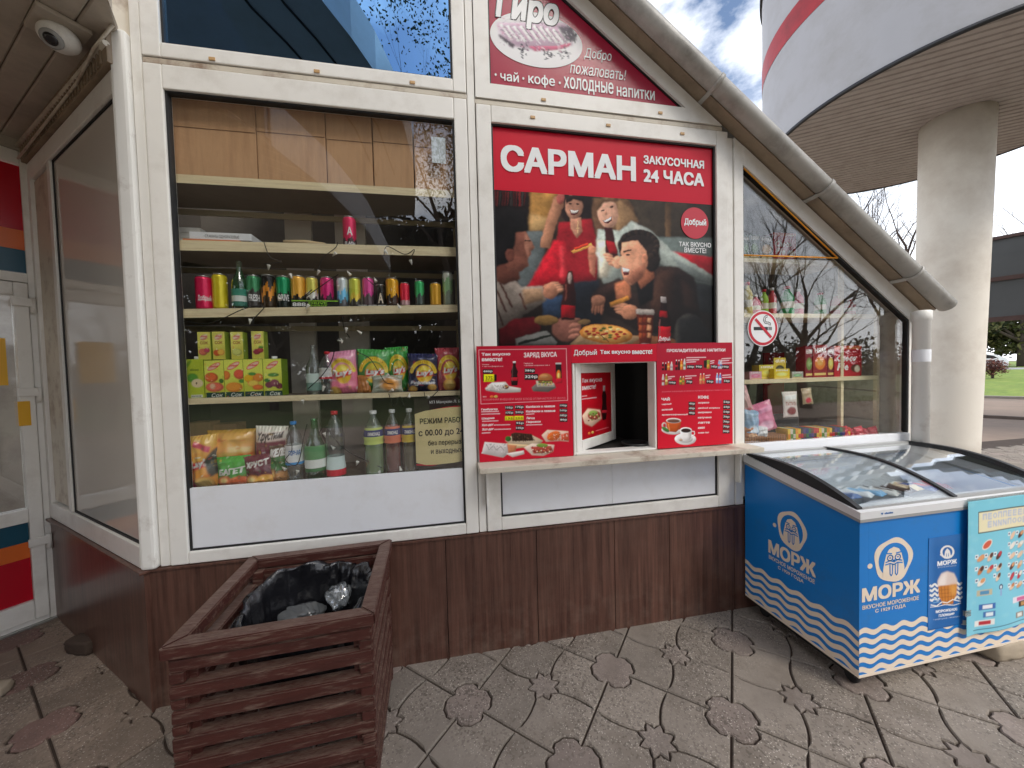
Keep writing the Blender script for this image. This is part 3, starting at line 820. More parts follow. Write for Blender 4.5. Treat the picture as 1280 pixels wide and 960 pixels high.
    def gut(L0, L1, rad, th, t0=-20, t1=215, steps=18):
        prof = []
        for t in np.linspace(math.radians(t0), math.radians(t1), steps): prof.append((math.cos(t), -math.sin(t)))
        mb = MB(); k = len(prof); vs = []
        cy, cn = -.112, .046
        for L_ in (L0, L1):
            for rr in (rad, rad - th):
                for a, b in prof: vs.append(tuple(org + d * L_ + nn * (cn + b * rr) + Vector((0, cy + a * rr, 0))))
        fs = []
        for i in range(k - 1):
            fs += [(i, 2 * k + i, 2 * k + i + 1, i + 1), (k + i + 1, 3 * k + i + 1, 3 * k + i, k + i), (i + 1, k + i + 1, k + i, i), (2 * k + i, 3 * k + i, 3 * k + i + 1, 2 * k + i + 1)]
        fs += [(0, k, 3 * k, 2 * k), (k - 1, 3 * k - 1 + 0, 0, 0)][:1]
        mb.add(vs, fs, 0, None, True); return mb
    cx = c
    gl = 3.215 / cx
    gb = gut(-.3, gl, .047, .004).build('gutter', M['gutter'], kiosk)
    for px, py in ((893, 112), (1032, 245), (1146, 352)):
        w = onY(px, py, -.16); L_ = (Vector((w[0], 0, w[2])) - org).dot(d)
        b = gut(L_ - .012, L_ + .012, .052, .004)
        q0 = org + d * (L_ - .012) + nn * .0; q1 = org + d * (L_ + .012)
        vs = []
        for q in (q0, q1):
            for yy, n_ in ((-.004, -.004), (-.10, -.002), (-.10, .004), (-.004, .002)): vs.append(tuple(q + nn * n_ + Vector((0, yy, 0))))
        b.add(vs, [(0, 1, 2, 3), (7, 6, 5, 4), (0, 4, 5, 1), (1, 5, 6, 2), (2, 6, 7, 3), (3, 7, 4, 0)])
        b.build('bracket', M['gutter'], gb)
    # downpipe at the low end
    x = 3.088
    p = MB(); p.lathe([(.043, .04), (.043, 1.765), (.049, 1.77), (.049, 1.83), (.04, 1.835)], (x, -.075, 0), 24)
    dp = p.build('downpipe', M['post'], kiosk)
    MB().lathe([(.0442, 1.50), (.0446, 1.505), (.0446, 1.575), (.0442, 1.58)], (x, -.075, 0), 24, cap=False).build('pipe_tape', M['white'], dp)
    # right end wall and back wall
    w = MB(); w.box((3.17, .05, 0), (3.2, 2.4, 1.862)); w.build('end_wall', M['cream_dirty'], kiosk)
    w = MB(); w.prism([(-2.5, .0), (3.17, .0), (3.17, 1.86), (-.1, 4.1), (-2.5, 4.1)], 2.361, 2.4); w.box((-2.455, .935, 0), (-2.40, 2.36, 4.1)); w.box((-1.34, .06, -.01), (3.17, 2.36, .02)); w.build('interior_wall', M['interior'], kiosk)
    # light partition panels inside
    w = MB()
    for pa, pb in ((362, 395), (424, 462)):
        a0 = onY(pa, 430, .44)[0]; a1 = onY(pb, 430, .44)[0]
        MB().bbox((a0, .44, .02), (a1, .47, 2.9), .004).build('partition', M['interior_lt'], kiosk)
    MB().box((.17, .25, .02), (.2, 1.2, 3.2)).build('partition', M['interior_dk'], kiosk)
    MB().box((1.70, .25, .02), (1.73, 1.4, 2.7)).build('partition', M['interior'], kiosk)
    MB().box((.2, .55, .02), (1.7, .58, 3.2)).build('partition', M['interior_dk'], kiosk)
facade()

def side_wall():
    """slanted side wall: glossy grey film on the glazing, frame, vent boards above"""
    f = MB(); rectframe(f, -1.47, -.002, .652, 2.86, (.06, .035, .10, .10), -.012, .05)
    f.bbox((-1.005 - .055, -.010, .755), (-1.005, .05, 2.757), .004)
    f.xform(sideM); fo = f.build('side_window', M['cream'], kiosk)
    g = MB(); rectframe(g, -1.0045, -.0375, .7525, 2.7595, .010, .0, .02, 0, .001); g.xform(sideM); g.build('gasket', M['gasket'], fo)
    MB().box((-.995, .006, .765), (-.047, .02, 2.748)).xform(sideM).build('pane', M['greyfilm'], fo)
    MB().box((-1.41, .006, .765), (-1.061, .02, 2.748)).xform(sideM).build('infill_panel', M['cream_dirty'], fo)
    v = MB(); v.bbox((-1.47, -.03, 2.865), (-.0, .05, 3.0), .004)
    for i in range(34):
        x = -1.44 + i * .0415; v.bbox((x, -.036, 2.875), (x + .018, -.029, 2.975), .002)
    v.xform(sideM); v.build('vent_board', M['soffit'], kiosk)
    MB().box((-1.46, .056, .0), (-.06, .066, 3.0)).xform(sideM).build('interior_lining', M['interior'], kiosk)
    t = MB(); t.box((-1.47, -.005, 3.0), (0, .05, 4.05)); t.xform(sideM); t.build('upper_wall', M['cream_dirty'], kiosk)
side_wall()

def counter():
    t = MB(); t.bbox((.158, -.150, 1.002), (1.80, .0, 1.030), .004)
    t.build('counter', M['cream_dirty'], kiosk)
    for x in (.20, 1.73): MB().bbox((x, -.05, .80), (x + .012, -.013, .998), .002).build('bracket', M['cream'], kiosk)
counter()

# ================================================================== NEIGHBOURING ENTRANCE (door wall and canopy over it)
INNER = CORNER + WALL * 1.47
entr = thing('entrance_building', 'shaded entrance of the neighbouring building with white glazed door and slatted canopy', 'building', (0, 0, 0))
doorM = Matrix.Translation(INNER) @ Matrix(((NRM.x, -NRM.y, 0, 0), (NRM.y, NRM.x, 0, 0), (0, 0, 1, 0), (0, 0, 0, 1)))
# local door frame: x = 0 at the inner corner, negative towards the left foreground; y into the building; faces -y
def entrance():
    f = MB(); rectframe(f, -1.25, -.006, .012, 2.93, (.05, .03, .03, .08), -.01, .06)
    f.bbox((-1.2, -.012, 2.13), (-.036, .06, 2.185), .004)
    f.xform(doorM); f.build('door_frame', M['cream'], entr)
    d = MB(); rectframe(d, -1.19, -.040, .045, 2.122, (.06, .055, .12, .075), -.03, .05)
    d.bbox((-1.13, -.028, .655), (-.0955, .05, .735), .004)
    d.xform(doorM); do = d.build('door', M['cream'], entr)
    MB().box((-1.13, .0, .736), (-.096, .012, 2.046)).xform(doorM).build('pane', M['glass'], do)
    for (z0, z1), m_ in zip(((.166, .43), (.431, .53), (.531, .654)), ('red_film', 'orange_film', 'teal_film')):
        MB().box((-1.129, -.004, z0), (-.096, .012, z1)).xform(doorM).build('film_band', M[m_], do)
    for (z0, z1), m_ in zip(((2.45, 2.84), (2.33, 2.449), (2.19, 2.329)), ('red_film', 'orange_film', 'teal_film')):
        MB().box((-1.2, .0, z0), (-.0365, .012, z1)).xform(doorM).build('film_band', M[m_], entr)
    for z in (.50, 1.43, 1.98):
        h = MB(); h.bbox((-.105, -.05, z), (-.03, -.031, z + .05), .004); h.lathe([(.013, z - .035), (.013, z + .055)], (-.026, -.036, 0), 10); h.xform(doorM)
        h.build('hinge', M['cream'], do)
    MB().box((-.30, -.034, 1.50), (-.135, -.031, 1.78)).xform(doorM).build('notice', M['yellow_film'], do)
    MB().box((-.108, -.034, 1.25), (-.062, -.031, 1.40)).xform(doorM).build('notice', M['yellow_film'], do)
    w = MB(); w.box((-4.0, .0, .0), (-1.255, .06, 3.0)); w.box((-1.255, -.004, 2.935), (.0, .06, 3.05)); w.box((-4, 2.0, 0), (0.5, 2.05, 3)); w.xform(doorM); w.build('wall', M['ceil'], entr)
    MB().box((-1.25, -.03, -.005), (-.005, .06, .011)).xform(doorM).build('threshold', M['steel'], entr)
    # canopy: slats running with the slanted wall, cut to a curved edge
    T = [0, .27, .62, 1.16, 2.33, 3.8]; S0 = [-.03, -.59, -1.12, -1.72, -2.67, -3.2]
    def P(s, t, z): q = CORNER + WALL * s - NRM * t; return (q.x, q.y, z)
    sl = MB(); t = 0.0; wv = .098
    while t < 3.7:
        a0 = float(np.interp(t + .004, T, S0)); a1 = float(np.interp(t + wv - .004, T, S0)); e = 1.6
        for (u0, u1, zz) in ((t + .0015, t + wv - .0015, 3.0),):
            vs = [P(a0, u0, zz + .006), P(a0, u0 + .006, zz), P(a1, u1 - .006, zz), P(a1, u1, zz + .006), P(e, u0, zz + .006), P(e, u0 + .006, zz), P(e, u1 - .006, zz), P(e, u1, zz + .006)]
            sl.add(vs, [(0, 1, 5, 4), (1, 2, 6, 5), (2, 3, 7, 6), (3, 2, 1, 0)])
        t += wv
    sl.build('ceiling_slats', M['ceil'], entr)
    top = MB(); edge = [(float(np.interp(t, T, S0)), t) for t in np.linspace(0, 3.7, 26)]
    ring = [P(s, t, 0)[:2] for s, t in edge] + [P(1.6, 3.7, 0)[:2], P(1.6, 0, 0)[:2]]
    top.prismz(ring, 3.012, 3.02); top.build('canopy_deck', M['soffit'], entr)
    fa = MB()
    for (s0, t0), (s1, t1) in zip(edge[:-1], edge[1:]):
        if t1 < .42: continue
        vs = [P(s0 - .001, t0, 2.985), P(s1 - .001, t1, 2.985), P(s1 - .001, t1, 3.3), P(s0 - .001, t0, 3.3), P(s0 + .03, t0, 2.985), P(s1 + .03, t1, 2.985), P(s1 + .03, t1, 3.3), P(s0 + .03, t0, 3.3)]
        fa.add(vs, [(3, 2, 1, 0), (4, 5, 6, 7), (0, 1, 5, 4), (2, 3, 7, 6)])
    fa.build('fascia', M['fascia'], entr)
    # high roof of the same building, out of the picture above the camera; the mirror pane shows its underside
    hi = [(-1.5, .3), (-1.34, -.9), (-1.27, -1.7), (-1.13, -2.27), (-.94, -2.65), (-.75, -3.13), (-.5, -4.1), (-.42, -5.5), (-.6, -7.5), (-6, -8.5), (-6.5, 1.5), (-3.2, 1.2)]
    MB().prismz(hi, 5.5, 5.55).build('upper_soffit', M['fascia'], entr)
    for k in (.42, .78):
        q = MB(); q.tube([(a - k, b - k * .3, 5.495) for a, b in hi[:8]], .014, 6); q.build('soffit_joint', M['black'], entr)
    q = MB()
    for a, b in zip(hi[:8], hi[1:9]): q.add([(a[0] + .004, a[1], 5.45), (b[0] + .004, b[1], 5.45), (b[0] + .004, b[1], 6.0), (a[0] + .004, a[1], 6.0)], [(0, 1, 2, 3)])
    q.build('upper_fascia', M['fascia'], entr)
    b = MB(); b.tube([P(.0, .03, 2.94), P(.5, .03, 2.95), P(1.45, .04, 2.955)], .012, 8); b.tube([P(-.05, .02, 3.0), P(.06, .05, 2.93), P(.35, .04, 2.90), P(1.4, .05, 2.86)], .006, 6)
    b.build('cable', M['cream_dirty'], entr)
    MB().box((-.0055, -.02, .02), (.004, .02, 2.93)).xform(doorM).build('corner_seam', mat('rusty_seam', S(150, 110, 78), .8, var=.3, vscale=8, dirt=S(96, 56, 34), dirt_amt=.9, dirt_scale=6), entr)
entrance()

def camera_dome():
    c = onZ(74, 47, 2.95)
    t = thing('security_camera', 'white dome security camera mounted under the slatted canopy', 'security camera', (c[0], c[1], 3.0), math.atan2(WALL.y, WALL.x))
    MB().bbox((-.09, -.075, -.022), (.09, .075, -.003), .004).build('mounting_plate', M['ceil'], t)
    look = (Vector(CAM) + Vector((-1.2, -.5, -.8)) - Vector(c)).normalized()
    R3 = Matrix.Rotation(-math.atan2(WALL.y, WALL.x), 3, 'Z'); l2 = R3 @ look
    b = MB(); b.ell((0, 0, -.052), (.062, .062, .05), 0, 24, 14); b.build('dome', M['post'], t)
    Q = l2.to_track_quat('Z', 'Y').to_matrix().to_4x4()
    e = MB(); e.lathe([(.034, .0), (.034, .012), (.026, .014)], (0, 0, 0), 20); e.xform(Matrix.Translation(Vector((0, 0, -.052)) + l2 * .046) @ Q); r_ = e.build('lens_ring', M['freezer_grey'], t)
    e = MB(); e.lathe([(.022, .0), (.022, .004), (.012, .008)], (0, 0, 0), 18); e.xform(Matrix.Translation(Vector((0, 0, -.052)) + l2 * .057) @ Q); e.build('lens', M['lens'], r_)
camera_dome()

# ================================================================== ROUND BUILDING ON A COLUMN
def drum():
    C0 = Vector((6.588, 1.849)); R0 = 1.923; ZS = 4.65
    t = thing('round_building', 'round overhanging storey with white sheet cladding and red band on one thick column', 'building', (C0.x, C0.y, 0))
    def ring(r, z0, z1, name, m, seg=96):
        mb = MB(); mb.lathe([(r, z0), (r, z1)], (0, 0, 0), seg, cap=False); return mb.build(name, m, t)
    ring(R0, ZS + .03, ZS + 1.25, 'lower_cladding', M['fascia'])
    ring(R0 + .004, ZS + 1.25, ZS + 1.58, 'red_band', M['drum_red'])
    ring(R0, ZS + 1.58, ZS + 2.6, 'upper_cladding', M['fascia'])
    mb = MB(); mb.lathe([(R0 - .01, ZS - .01), (R0 + .02, ZS - .01), (R0 + .02, ZS + .03), (R0 - .01, ZS + .03)], (0, 0, 0), 96, cap=False); mb.build('edge_trim', M['black'], t)
    mb = MB(); mb.lathe([(R0 + .03, ZS + 2.6), (R0 + .03, ZS + 2.75), (R0 - .4, ZS + 2.76)], (0, 0, 0), 96); mb.build('roof', M['black'], t)
    # slatted underside
    s = MB(); wv = .098; an = math.radians(-36); ca, sa = math.cos(an), math.sin(an)
    k = -R0
    while k < R0 - .01:
        u0, u1 = k + .005, min(k + wv - .005, R0 - .004)
        for a, b in ((u0, u1),):
            la = math.sqrt(max(R0 * R0 - a * a, 0)); lb = math.sqrt(max(R0 * R0 - b * b, 0))
            Q = lambda x, y, z: (x * ca - y * sa, x * sa + y * ca, z)
            vs = [Q(-la, a, ZS + .022), Q(-la, a + .012, ZS), Q(-lb, b - .012, ZS), Q(-lb, b, ZS + .022), Q(la, a, ZS + .022), Q(la, a + .012, ZS), Q(lb, b - .012, ZS), Q(lb, b, ZS + .022)]
            s.add(vs, [(4, 5, 1, 0), (5, 6, 2, 1), (6, 7, 3, 2)])
        k += wv
    s.build('slatted_soffit', M['drum_soffit'], t)
    d = MB(); d.lathe([(R0 - .02, ZS + .024), (R0 - .02, ZS + .03)], (0, 0, 0), 64); d.build('soffit_deck', M['darkgap'], t)
    cp = Vector((6.682, 1.721)) - C0
    c = MB(); c.tube([(cp.x - .030 * (1 - u), cp.y + .055 * (1 - u), -.02 + (ZS + .02) * u) for u in (0, .1, .3, .6, 1)], [.298, .300, .308, .320, .330], 48); c.build('column', M['column'], t)
drum()
# ================================================================== SIGNS AND POSTERS ON THE FACADE
class Sign:
    def __init__(s, name, label, cat, x0, x1, z0, z1, y, group=None):
        s.o = np.array([(x0 + x1) / 2, y, z0]); s.y = y
        s.root = thing(name, label, cat, tuple(s.o), 0, group)
        s.x0, s.x1, s.z0, s.z1 = x0 - s.o[0], x1 - s.o[0], 0, z1 - z0
        s.mb = MB(); s.mats = [M['wtext'], M['ktext'], M['rtext'], M['ctext'], M['otext'], M['btext']]
    def zoom(s, ox, oy, k): s.zm = (ox, oy, k); return s
    def L(s, x, y):
        ox, oy, k = s.zm; w = onY(ox + x / k, oy + y / k, s.y) - s.o; return w[0], w[2]
    def tx(s, t, lb, rt, mi=0, bold=.015, shear=0.0, d=.0035, lt=None):
        x0, z0 = s.L(*lb); x1, z1 = s.L(*rt)
        if lt is not None: z1 = s.L(lb[0], lt)[1]
        put_text(s.mb, t, x0, x1, z0, z1, -d, mi, bold, shear); return s
    def shape(s, pts, mi=0, d=.003):
        s.mb.prism([s.L(*p) for p in pts], -d, -d + .0008, mi); return s
    def ellipse(s, c, rx, ry, mi=0, d=.003, n=40):
        cx, cz = s.L(*c); ex = abs(s.L(c[0] + rx, c[1])[0] - cx); ez = abs(s.L(c[0], c[1] + ry)[1] - cz)
        s.mb.prism([(cx + ex * math.cos(t), cz + ez * math.sin(t)) for t in np.linspace(0, 2 * math.pi, n, endpoint=False)], -d, -d + .0008, mi); return s
    def done(s, name='lettering'):
        if s.mb.v: return s.mb.build(name, s.mats, s.root)

def main_poster():
    s = Sign('advertising_poster', 'large poster of four friends laughing over pizza under white words on red', 'poster', .2815, 1.6150, 1.555, 2.802, .012)
    a = onY(615, 238, .012); b = onY(894.5, 255.3, .012); zt = (a[2] + b[2]) / 2 - s.o[2]
    hb = MB(); hb.box((s.x0, 0, zt), (s.x1, .004, s.z1)); hb.build('header', M['redpaint'], s.root)
    # the printed picture
    c = Cv(880, 720, (58, 48, 42), box=[(60, 72), (1178, 141), (1190, 838), (80, 850)]); c.sk = .8; c.form = 1.2
    def G(col, k): return tuple(max(0, min(255, x * k)) for x in col)
    c.rect(60, 60, 1200, 290, (74, 60, 50)); c.poly([(740, 100), (1190, 130), (1190, 300), (850, 290)], (88, 76, 62), soft=8)
    c.poly([(930, 130), (962, 130), (958, 290), (930, 285)], (134, 104, 74), soft=3)
    c.poly([(60, 70), (245, 80), (245, 170), (60, 160)], (62, 42, 42)); 
    for i, x in enumerate(range(70, 235, 14)): c.poly([(x, 78), (x + 10, 79), (x + 8 - (i % 3) * 5, 148), (x - 4, 147)], [(150, 40, 46), (176, 60, 60), (96, 86, 84), (120, 36, 40)][i % 4])
    c.poly([(60, 150), (245, 160), (248, 255), (60, 250)], (44, 36, 38), soft=4)
    c.poly([(250, 80), (385, 90), (345, 255), (250, 255)], (214, 162, 92), soft=5); c.poly([(250, 180), (345, 200), (335, 260), (250, 258)], (226, 186, 130), soft=9)
    c.poly([(235, 258), (330, 262), (300, 520), (190, 520), (180, 400)], (120, 128, 128), soft=5)
    c.poly([(860, 285), (1190, 290), (1190, 520), (900, 460)], (110, 120, 116), soft=5); c.poly([(950, 350), (1190, 380), (1190, 470), (1060, 440)], (182, 28, 44), soft=5)
    # far left woman in red
    c.ell(465, 150, 68, 78, (52, 36, 36), soft=3); c.poly([(400, 100), (560, 100), (575, 260), (545, 320), (520, 200), (420, 190)], (48, 34, 34), soft=4)
    c.poly([(395, 220), (560, 205), (590, 320), (585, 500), (440, 500), (375, 420), (385, 300)], (158, 32, 44), soft=4)
    c.poly([(370, 300), (428, 305), (432, 495), (330, 520), (225, 520), (280, 440)], (204, 36, 54), soft=5); c.poly([(400, 320), (424, 330), (424, 480), (400, 470)], (226, 70, 80), soft=6)
    c.poly([(298, 330), (330, 205), (372, 108), (412, 100), (420, 140), (372, 250), (352, 336)], (196, 142, 112), soft=3)
    c.ell(402, 112, 20, 26, (214, 120, 110), soft=2); c.poly([(540, 330), (585, 330), (575, 470), (548, 440)], (170, 110, 90), soft=3)
    c.poly([(450, 200), (505, 200), (515, 260), (485, 290), (455, 250)], (204, 150, 124), soft=3)
    c.ell(470, 148, 44, 58, (212, 158, 132), soft=3); c.poly([(428, 96), (525, 100), (520, 128), (470, 116), (432, 140)], (50, 36, 36), soft=3)
    c.poly([(446, 164), (470, 170), (494, 164), (486, 184), (470, 190), (454, 184)], (130, 50, 52)); c.poly([(449, 166), (470, 171), (491, 166), (484, 178), (470, 181), (456, 178)], (250, 244, 236))
    c.ell(452, 138, 8, 4, (60, 36, 32), soft=1); c.ell(488, 140, 8, 4, (60, 36, 32), soft=1); c.line([(492, 215), (490, 265)], 3, (230, 200, 150)); c.line([(482, 245), (500, 246)], 3, (230, 200, 150))
    c.poly([(455, 490), (600, 480), (612, 690), (480, 670)], (40, 46, 56), soft=5); c.poly([(310, 560), (410, 545), (420, 650), (315, 640)], (66, 88, 118), soft=5)
    c.poly([(455, 348), (560, 312), (566, 328), (466, 360)], (220, 160, 84)); c.poly([(470, 334), (540, 312), (545, 322), (480, 345)], (196, 66, 44)); c.ell(560, 345, 20, 22, (196, 136, 108), soft=2)
    # second woman, pale sweater
    c.ell(668, 180, 106, 92, (136, 104, 76), soft=5); c.poly([(560, 130), (620, 110), (640, 250), (610, 330), (585, 300)], (112, 82, 62), soft=5)
    c.poly([(690, 115), (745, 150), (800, 215), (735, 250), (690, 300), (680, 230)], (158, 126, 92), soft=5)
    c.poly([(590, 250), (700, 260), (760, 215), (850, 250), (960, 345), (1185, 465), (1185, 505), (1050, 478), (890, 400), (740, 330), (715, 480), (620, 495), (580, 360)], (168, 176, 168), soft=4)
    c.poly([(780, 222), (860, 262), (940, 345), (870, 330), (760, 260)], (196, 200, 192), soft=8); c.poly([(960, 372), (1180, 478), (1180, 505), (1050, 478)], (126, 134, 130), soft=5)
    c.poly([(585, 300), (700, 310), (640, 470), (600, 470)], (206, 196, 176), soft=7)
    c.ell(640, 178, 52, 70, (228, 178, 152), ang=-.25, soft=3); c.poly([(566, 108), (700, 108), (690, 128), (620, 130), (580, 180)], (128, 96, 70), soft=4)
    c.poly([(616, 210), (640, 206), (662, 192), (660, 212), (644, 224), (626, 222)], (120, 46, 46)); c.poly([(618, 211), (640, 207), (660, 195), (655, 209), (642, 216), (628, 216)], (250, 246, 240))
    c.ell(614, 168, 9, 4, (70, 44, 38), ang=-.3, soft=1); c.ell(660, 150, 9, 4, (70, 44, 38), ang=-.3, soft=1); c.ell(632, 180, 7, 9, (206, 148, 122), soft=2)
    c.poly([(622, 240), (662, 246), (700, 390), (668, 420), (630, 370)], (64, 26, 28), soft=2); c.poly([(630, 300), (676, 310), (690, 360), (650, 360)], (150, 24, 34), soft=2)
    for i in range(4): c.ell(640 + i * 10, 368 + i * 14, 28, 9, (206, 150, 122), ang=.2, soft=2)
    c.ell(690, 400, 26, 30, (214, 160, 130), soft=3)
    # man in the dark jacket
    c.poly([(880, 415), (1000, 420), (1080, 470), (1110, 600), (1115, 690), (1010, 720), (800, 720), (700, 660), (640, 640), (560, 600), (548, 560), (600, 510), (700, 470), (800, 560)], (52, 38, 34), soft=5)
    c.poly([(905, 430), (980, 440), (960, 600), (880, 640), (850, 560)], (86, 58, 46), soft=12); c.poly([(1010, 470), (1070, 520), (1090, 620), (1030, 600)], (78, 54, 44), soft=10)
    c.poly([(560, 555), (640, 500), (690, 480), (700, 520), (640, 590)], (70, 48, 42), soft=6)
    c.poly([(780, 480), (880, 420), (870, 570), (800, 600)], (28, 24, 26), soft=5); c.poly([(676, 500), (745, 470), (760, 560), (690, 570)], (206, 132, 96), soft=5)
    c.poly([(765, 430), (860, 380), (880, 470), (810, 520)], (176, 112, 84), soft=4)
    c.ell(800, 325, 96, 70, (44, 34, 30), soft=4); c.ell(865, 380, 42, 66, (42, 32, 28), soft=4)
    for i in range(26):
        t = i / 26 * math.pi * 1.5 + 2.6; c.ell(798 + 92 * math.cos(t), 325 + 62 * math.sin(t), 15, 13, (58, 44, 36) if i % 2 else (36, 28, 26), soft=2)
    c.poly([(712, 312), (790, 300), (836, 350), (842, 420), (806, 470), (756, 502), (724, 480), (706, 440), (712, 418), (694, 408), (706, 372)], (216, 158, 128), soft=3)
    c.poly([(760, 440), (842, 400), (820, 470), (760, 500), (728, 484)], (160, 106, 84), soft=6); c.ell(828, 385, 15, 24, (196, 136, 108), soft=2)
    c.poly([(712, 424), (752, 430), (746, 456), (722, 460)], (112, 44, 42), soft=1); c.poly([(713, 426), (752, 432), (746, 445), (718, 444)], (252, 248, 244), soft=1)
    c.ell(742, 366, 11, 4, (48, 32, 28), soft=1); c.line([(722, 352), (760, 345)], 6, (52, 36, 30), soft=1); c.ell(706, 366, 5, 3, (48, 32, 28), soft=1)
    for i in range(4): c.ell(568 + i * 15, 600 + (i % 2) * 6, 8, 32, (206, 142, 112), ang=.15, soft=2)
    c.ell(592, 572, 36, 24, (214, 152, 122), soft=3)
    for i in range(4): c.ell(700 + i * 8, 588 + i * 13, 44, 9, (220, 158, 124), ang=.1, soft=2)
    c.ell(752, 626, 44, 34, (208, 146, 114), soft=3); c.poly([(650, 580), (745, 550), (752, 568), (660, 600)], (214, 150, 70), soft=2)
    # man at the left edge, in profile
    c.poly([(75, 470), (150, 455), (205, 510), (310, 505), (332, 570), (210, 640), (180, 700), (75, 700)], (184, 170, 158), soft=4)
    for p in ([(80, 520), (130, 620)], [(100, 490), (160, 600)], [(200, 540), (230, 610)], [(80, 600), (110, 680)]): c.line(p, 10, (116, 72, 62), soft=2)
    c.poly([(210, 520), (305, 512), (325, 565), (220, 590)], (196, 160, 128), soft=5)
    c.poly([(80, 400), (190, 410), (200, 470), (120, 500), (78, 480)], (140, 88, 74), soft=4)
    c.poly([(130, 270), (225, 258), (250, 300), (272, 332), (250, 346), (254, 366), (238, 378), (243, 410), (205, 440), (140, 440), (110, 360)], (172, 112, 94), soft=3)
    c.poly([(225, 258), (250, 300), (272, 332), (250, 346), (240, 380), (225, 330)], (206, 146, 122), soft=4)
    c.poly([(66, 160), (150, 150), (215, 180), (240, 250), (180, 262), (170, 330), (140, 400), (75, 420)], (48, 44, 46), soft=4); c.ell(150, 366, 22, 28, (166, 104, 88), soft=2)
    c.line([(226, 300), (250, 302)], 6, (50, 38, 36), soft=1)
    for i in range(4): c.ell(352 + i * 12, 500 + i * 9, 42, 9, (214, 158, 128), ang=-.25, soft=2)
    c.ell(350, 530, 36, 34, (200, 142, 114), soft=3)
    c.poly([(95, 700), (165, 652), (268, 645), (302, 690), (290, 730), (190, 765), (95, 775)], (150, 30, 44), soft=4)
    c.poly([(175, 740), (330, 705), (385, 760), (380, 780), (180, 785)], (176, 176, 170), soft=3); c.poly([(185, 760), (350, 722), (356, 732), (190, 772)], (58, 66, 56), soft=1)
    c.ell(432, 700, 72, 56, (170, 114, 98), soft=4)
    for i in range(4): c.ell(470, 660 + i * 24, 30, 11, (190, 132, 112), ang=-.2, soft=2)
    # table, pizza, bottles
    c.ell(760, 850, 420, 120, (132, 86, 58), soft=3); c.poly([(80, 770), (420, 770), (1000, 800), (1190, 860), (1190, 900), (60, 900)], (34, 30, 32), soft=6, a=.7); c.ell(780, 840, 270, 62, (126, 80, 52), soft=3)
    c.poly([(450, 768), (540, 700), (812, 738), (690, 812)], (170, 142, 108), soft=2)
    c.ell(632, 724, 134, 44, (204, 136, 62), ang=.09, soft=1); c.ell(632, 720, 118, 36, (226, 172, 96), ang=.09, soft=2)
    for i in range(26):
        a, r = i * 2.4, (i / 26) ** .5; c.ell(632 + 104 * r * math.cos(a), 720 + 30 * r * math.sin(a), 11, 5, [(186, 54, 40), (160, 40, 36), (240, 214, 150), (96, 110, 50)][i % 4], soft=1)
    c.line([(600, 724), (650, 760)], 4, (120, 80, 50)); c.ell(330, 660, 60, 22, (190, 150, 90), soft=2); c.ell(520, 668, 34, 12, (150, 120, 80), soft=2)
    c.poly([(424, 490), (440, 436), (462, 436), (474, 500), (482, 580), (472, 660), (404, 660), (404, 580)], (70, 28, 26), soft=2); c.poly([(408, 592), (480, 596), (474, 650), (406, 648)], (196, 24, 40), soft=1); c.line([(432, 500), (424, 570)], 7, (150, 84, 70), soft=2); c.ell(450, 470, 10, 24, (190, 170, 160), soft=3)
    c.poly([(785, 612), (876, 616), (860, 796), (806, 794)], (104, 42, 26), soft=2); c.poly([(785, 612), (876, 616), (874, 640), (787, 636)], (196, 186, 176), soft=2)
    for i in range(9): c.poly([(800 + (i % 3) * 22, 650 + (i // 3) * 34), (818 + (i % 3) * 22, 654 + (i // 3) * 34), (814 + (i % 3) * 22, 676 + (i // 3) * 34), (798 + (i % 3) * 22, 672 + (i // 3) * 34)], [(176, 92, 52), (140, 60, 36), (206, 150, 110)][i % 3], soft=2)
    c.poly([(812, 768), (858, 770), (856, 796), (808, 794)], (170, 160, 156), soft=2)
    c.poly([(908, 566), (938, 566), (944, 612), (962, 660), (962, 808), (896, 806), (896, 660), (906, 614)], (44, 18, 18), soft=1)
    c.poly([(898, 690), (961, 692), (961, 768), (898, 766)], (206, 22, 42)); c.poly([(908, 558), (938, 560), (938, 584), (908, 582)], (190, 180, 176), soft=1); c.poly([(906, 620), (942, 622), (946, 650), (902, 648)], (180, 24, 36), soft=2)
    c.line([(904, 660), (904, 800)], 5, (150, 100, 96), soft=1); c.text('Добрый', 900, 738, 960, 762, (250, 246, 244), .02)
    c.ell(1056, 720, 76, 88, (92, 88, 82), soft=5); c.poly([(1000, 660), (1090, 640), (1190, 740), (1190, 840), (1010, 830)], (58, 58, 58), soft=8); c.poly([(1090, 500), (1190, 510), (1190, 640), (1110, 620)], (56, 60, 62), soft=5)
    for pts, a_ in (([(60, 560), (420, 600), (420, 860), (60, 860)], .45), ([(880, 420), (1190, 480), (1190, 860), (980, 800)], .5), ([(440, 480), (700, 500), (700, 660), (440, 660)], .5), ([(60, 60), (250, 60), (190, 300), (60, 420)], .45), ([(700, 90), (1190, 120), (1190, 300), (830, 280)], .4)): c.poly(pts, (14, 11, 12), a=a_, soft=44)
    c.photo(1.0, lambda x, y: .58 + .85 * np.exp(-(((x - .52) / .42) ** 2 + ((y - .36) / .34) ** 2)) + .35 * np.exp(-(((x - .55) / .3) ** 2 + ((y - .86) / .14) ** 2)) - .25 * np.clip((.25 - x) / .25, 0, 1) - .15 * np.clip((x - .8) / .2, 0, 1))
    c.a = np.clip(c.a, 0, 1) ** 1.12; c.grain(.06)
    c.text('Внешний вид товара может отличаться от изображений в рекламных материалах', 168, 782, 640, 794, (230, 226, 220), 0, y0r=782, y1r=794)
    zb = s.z0
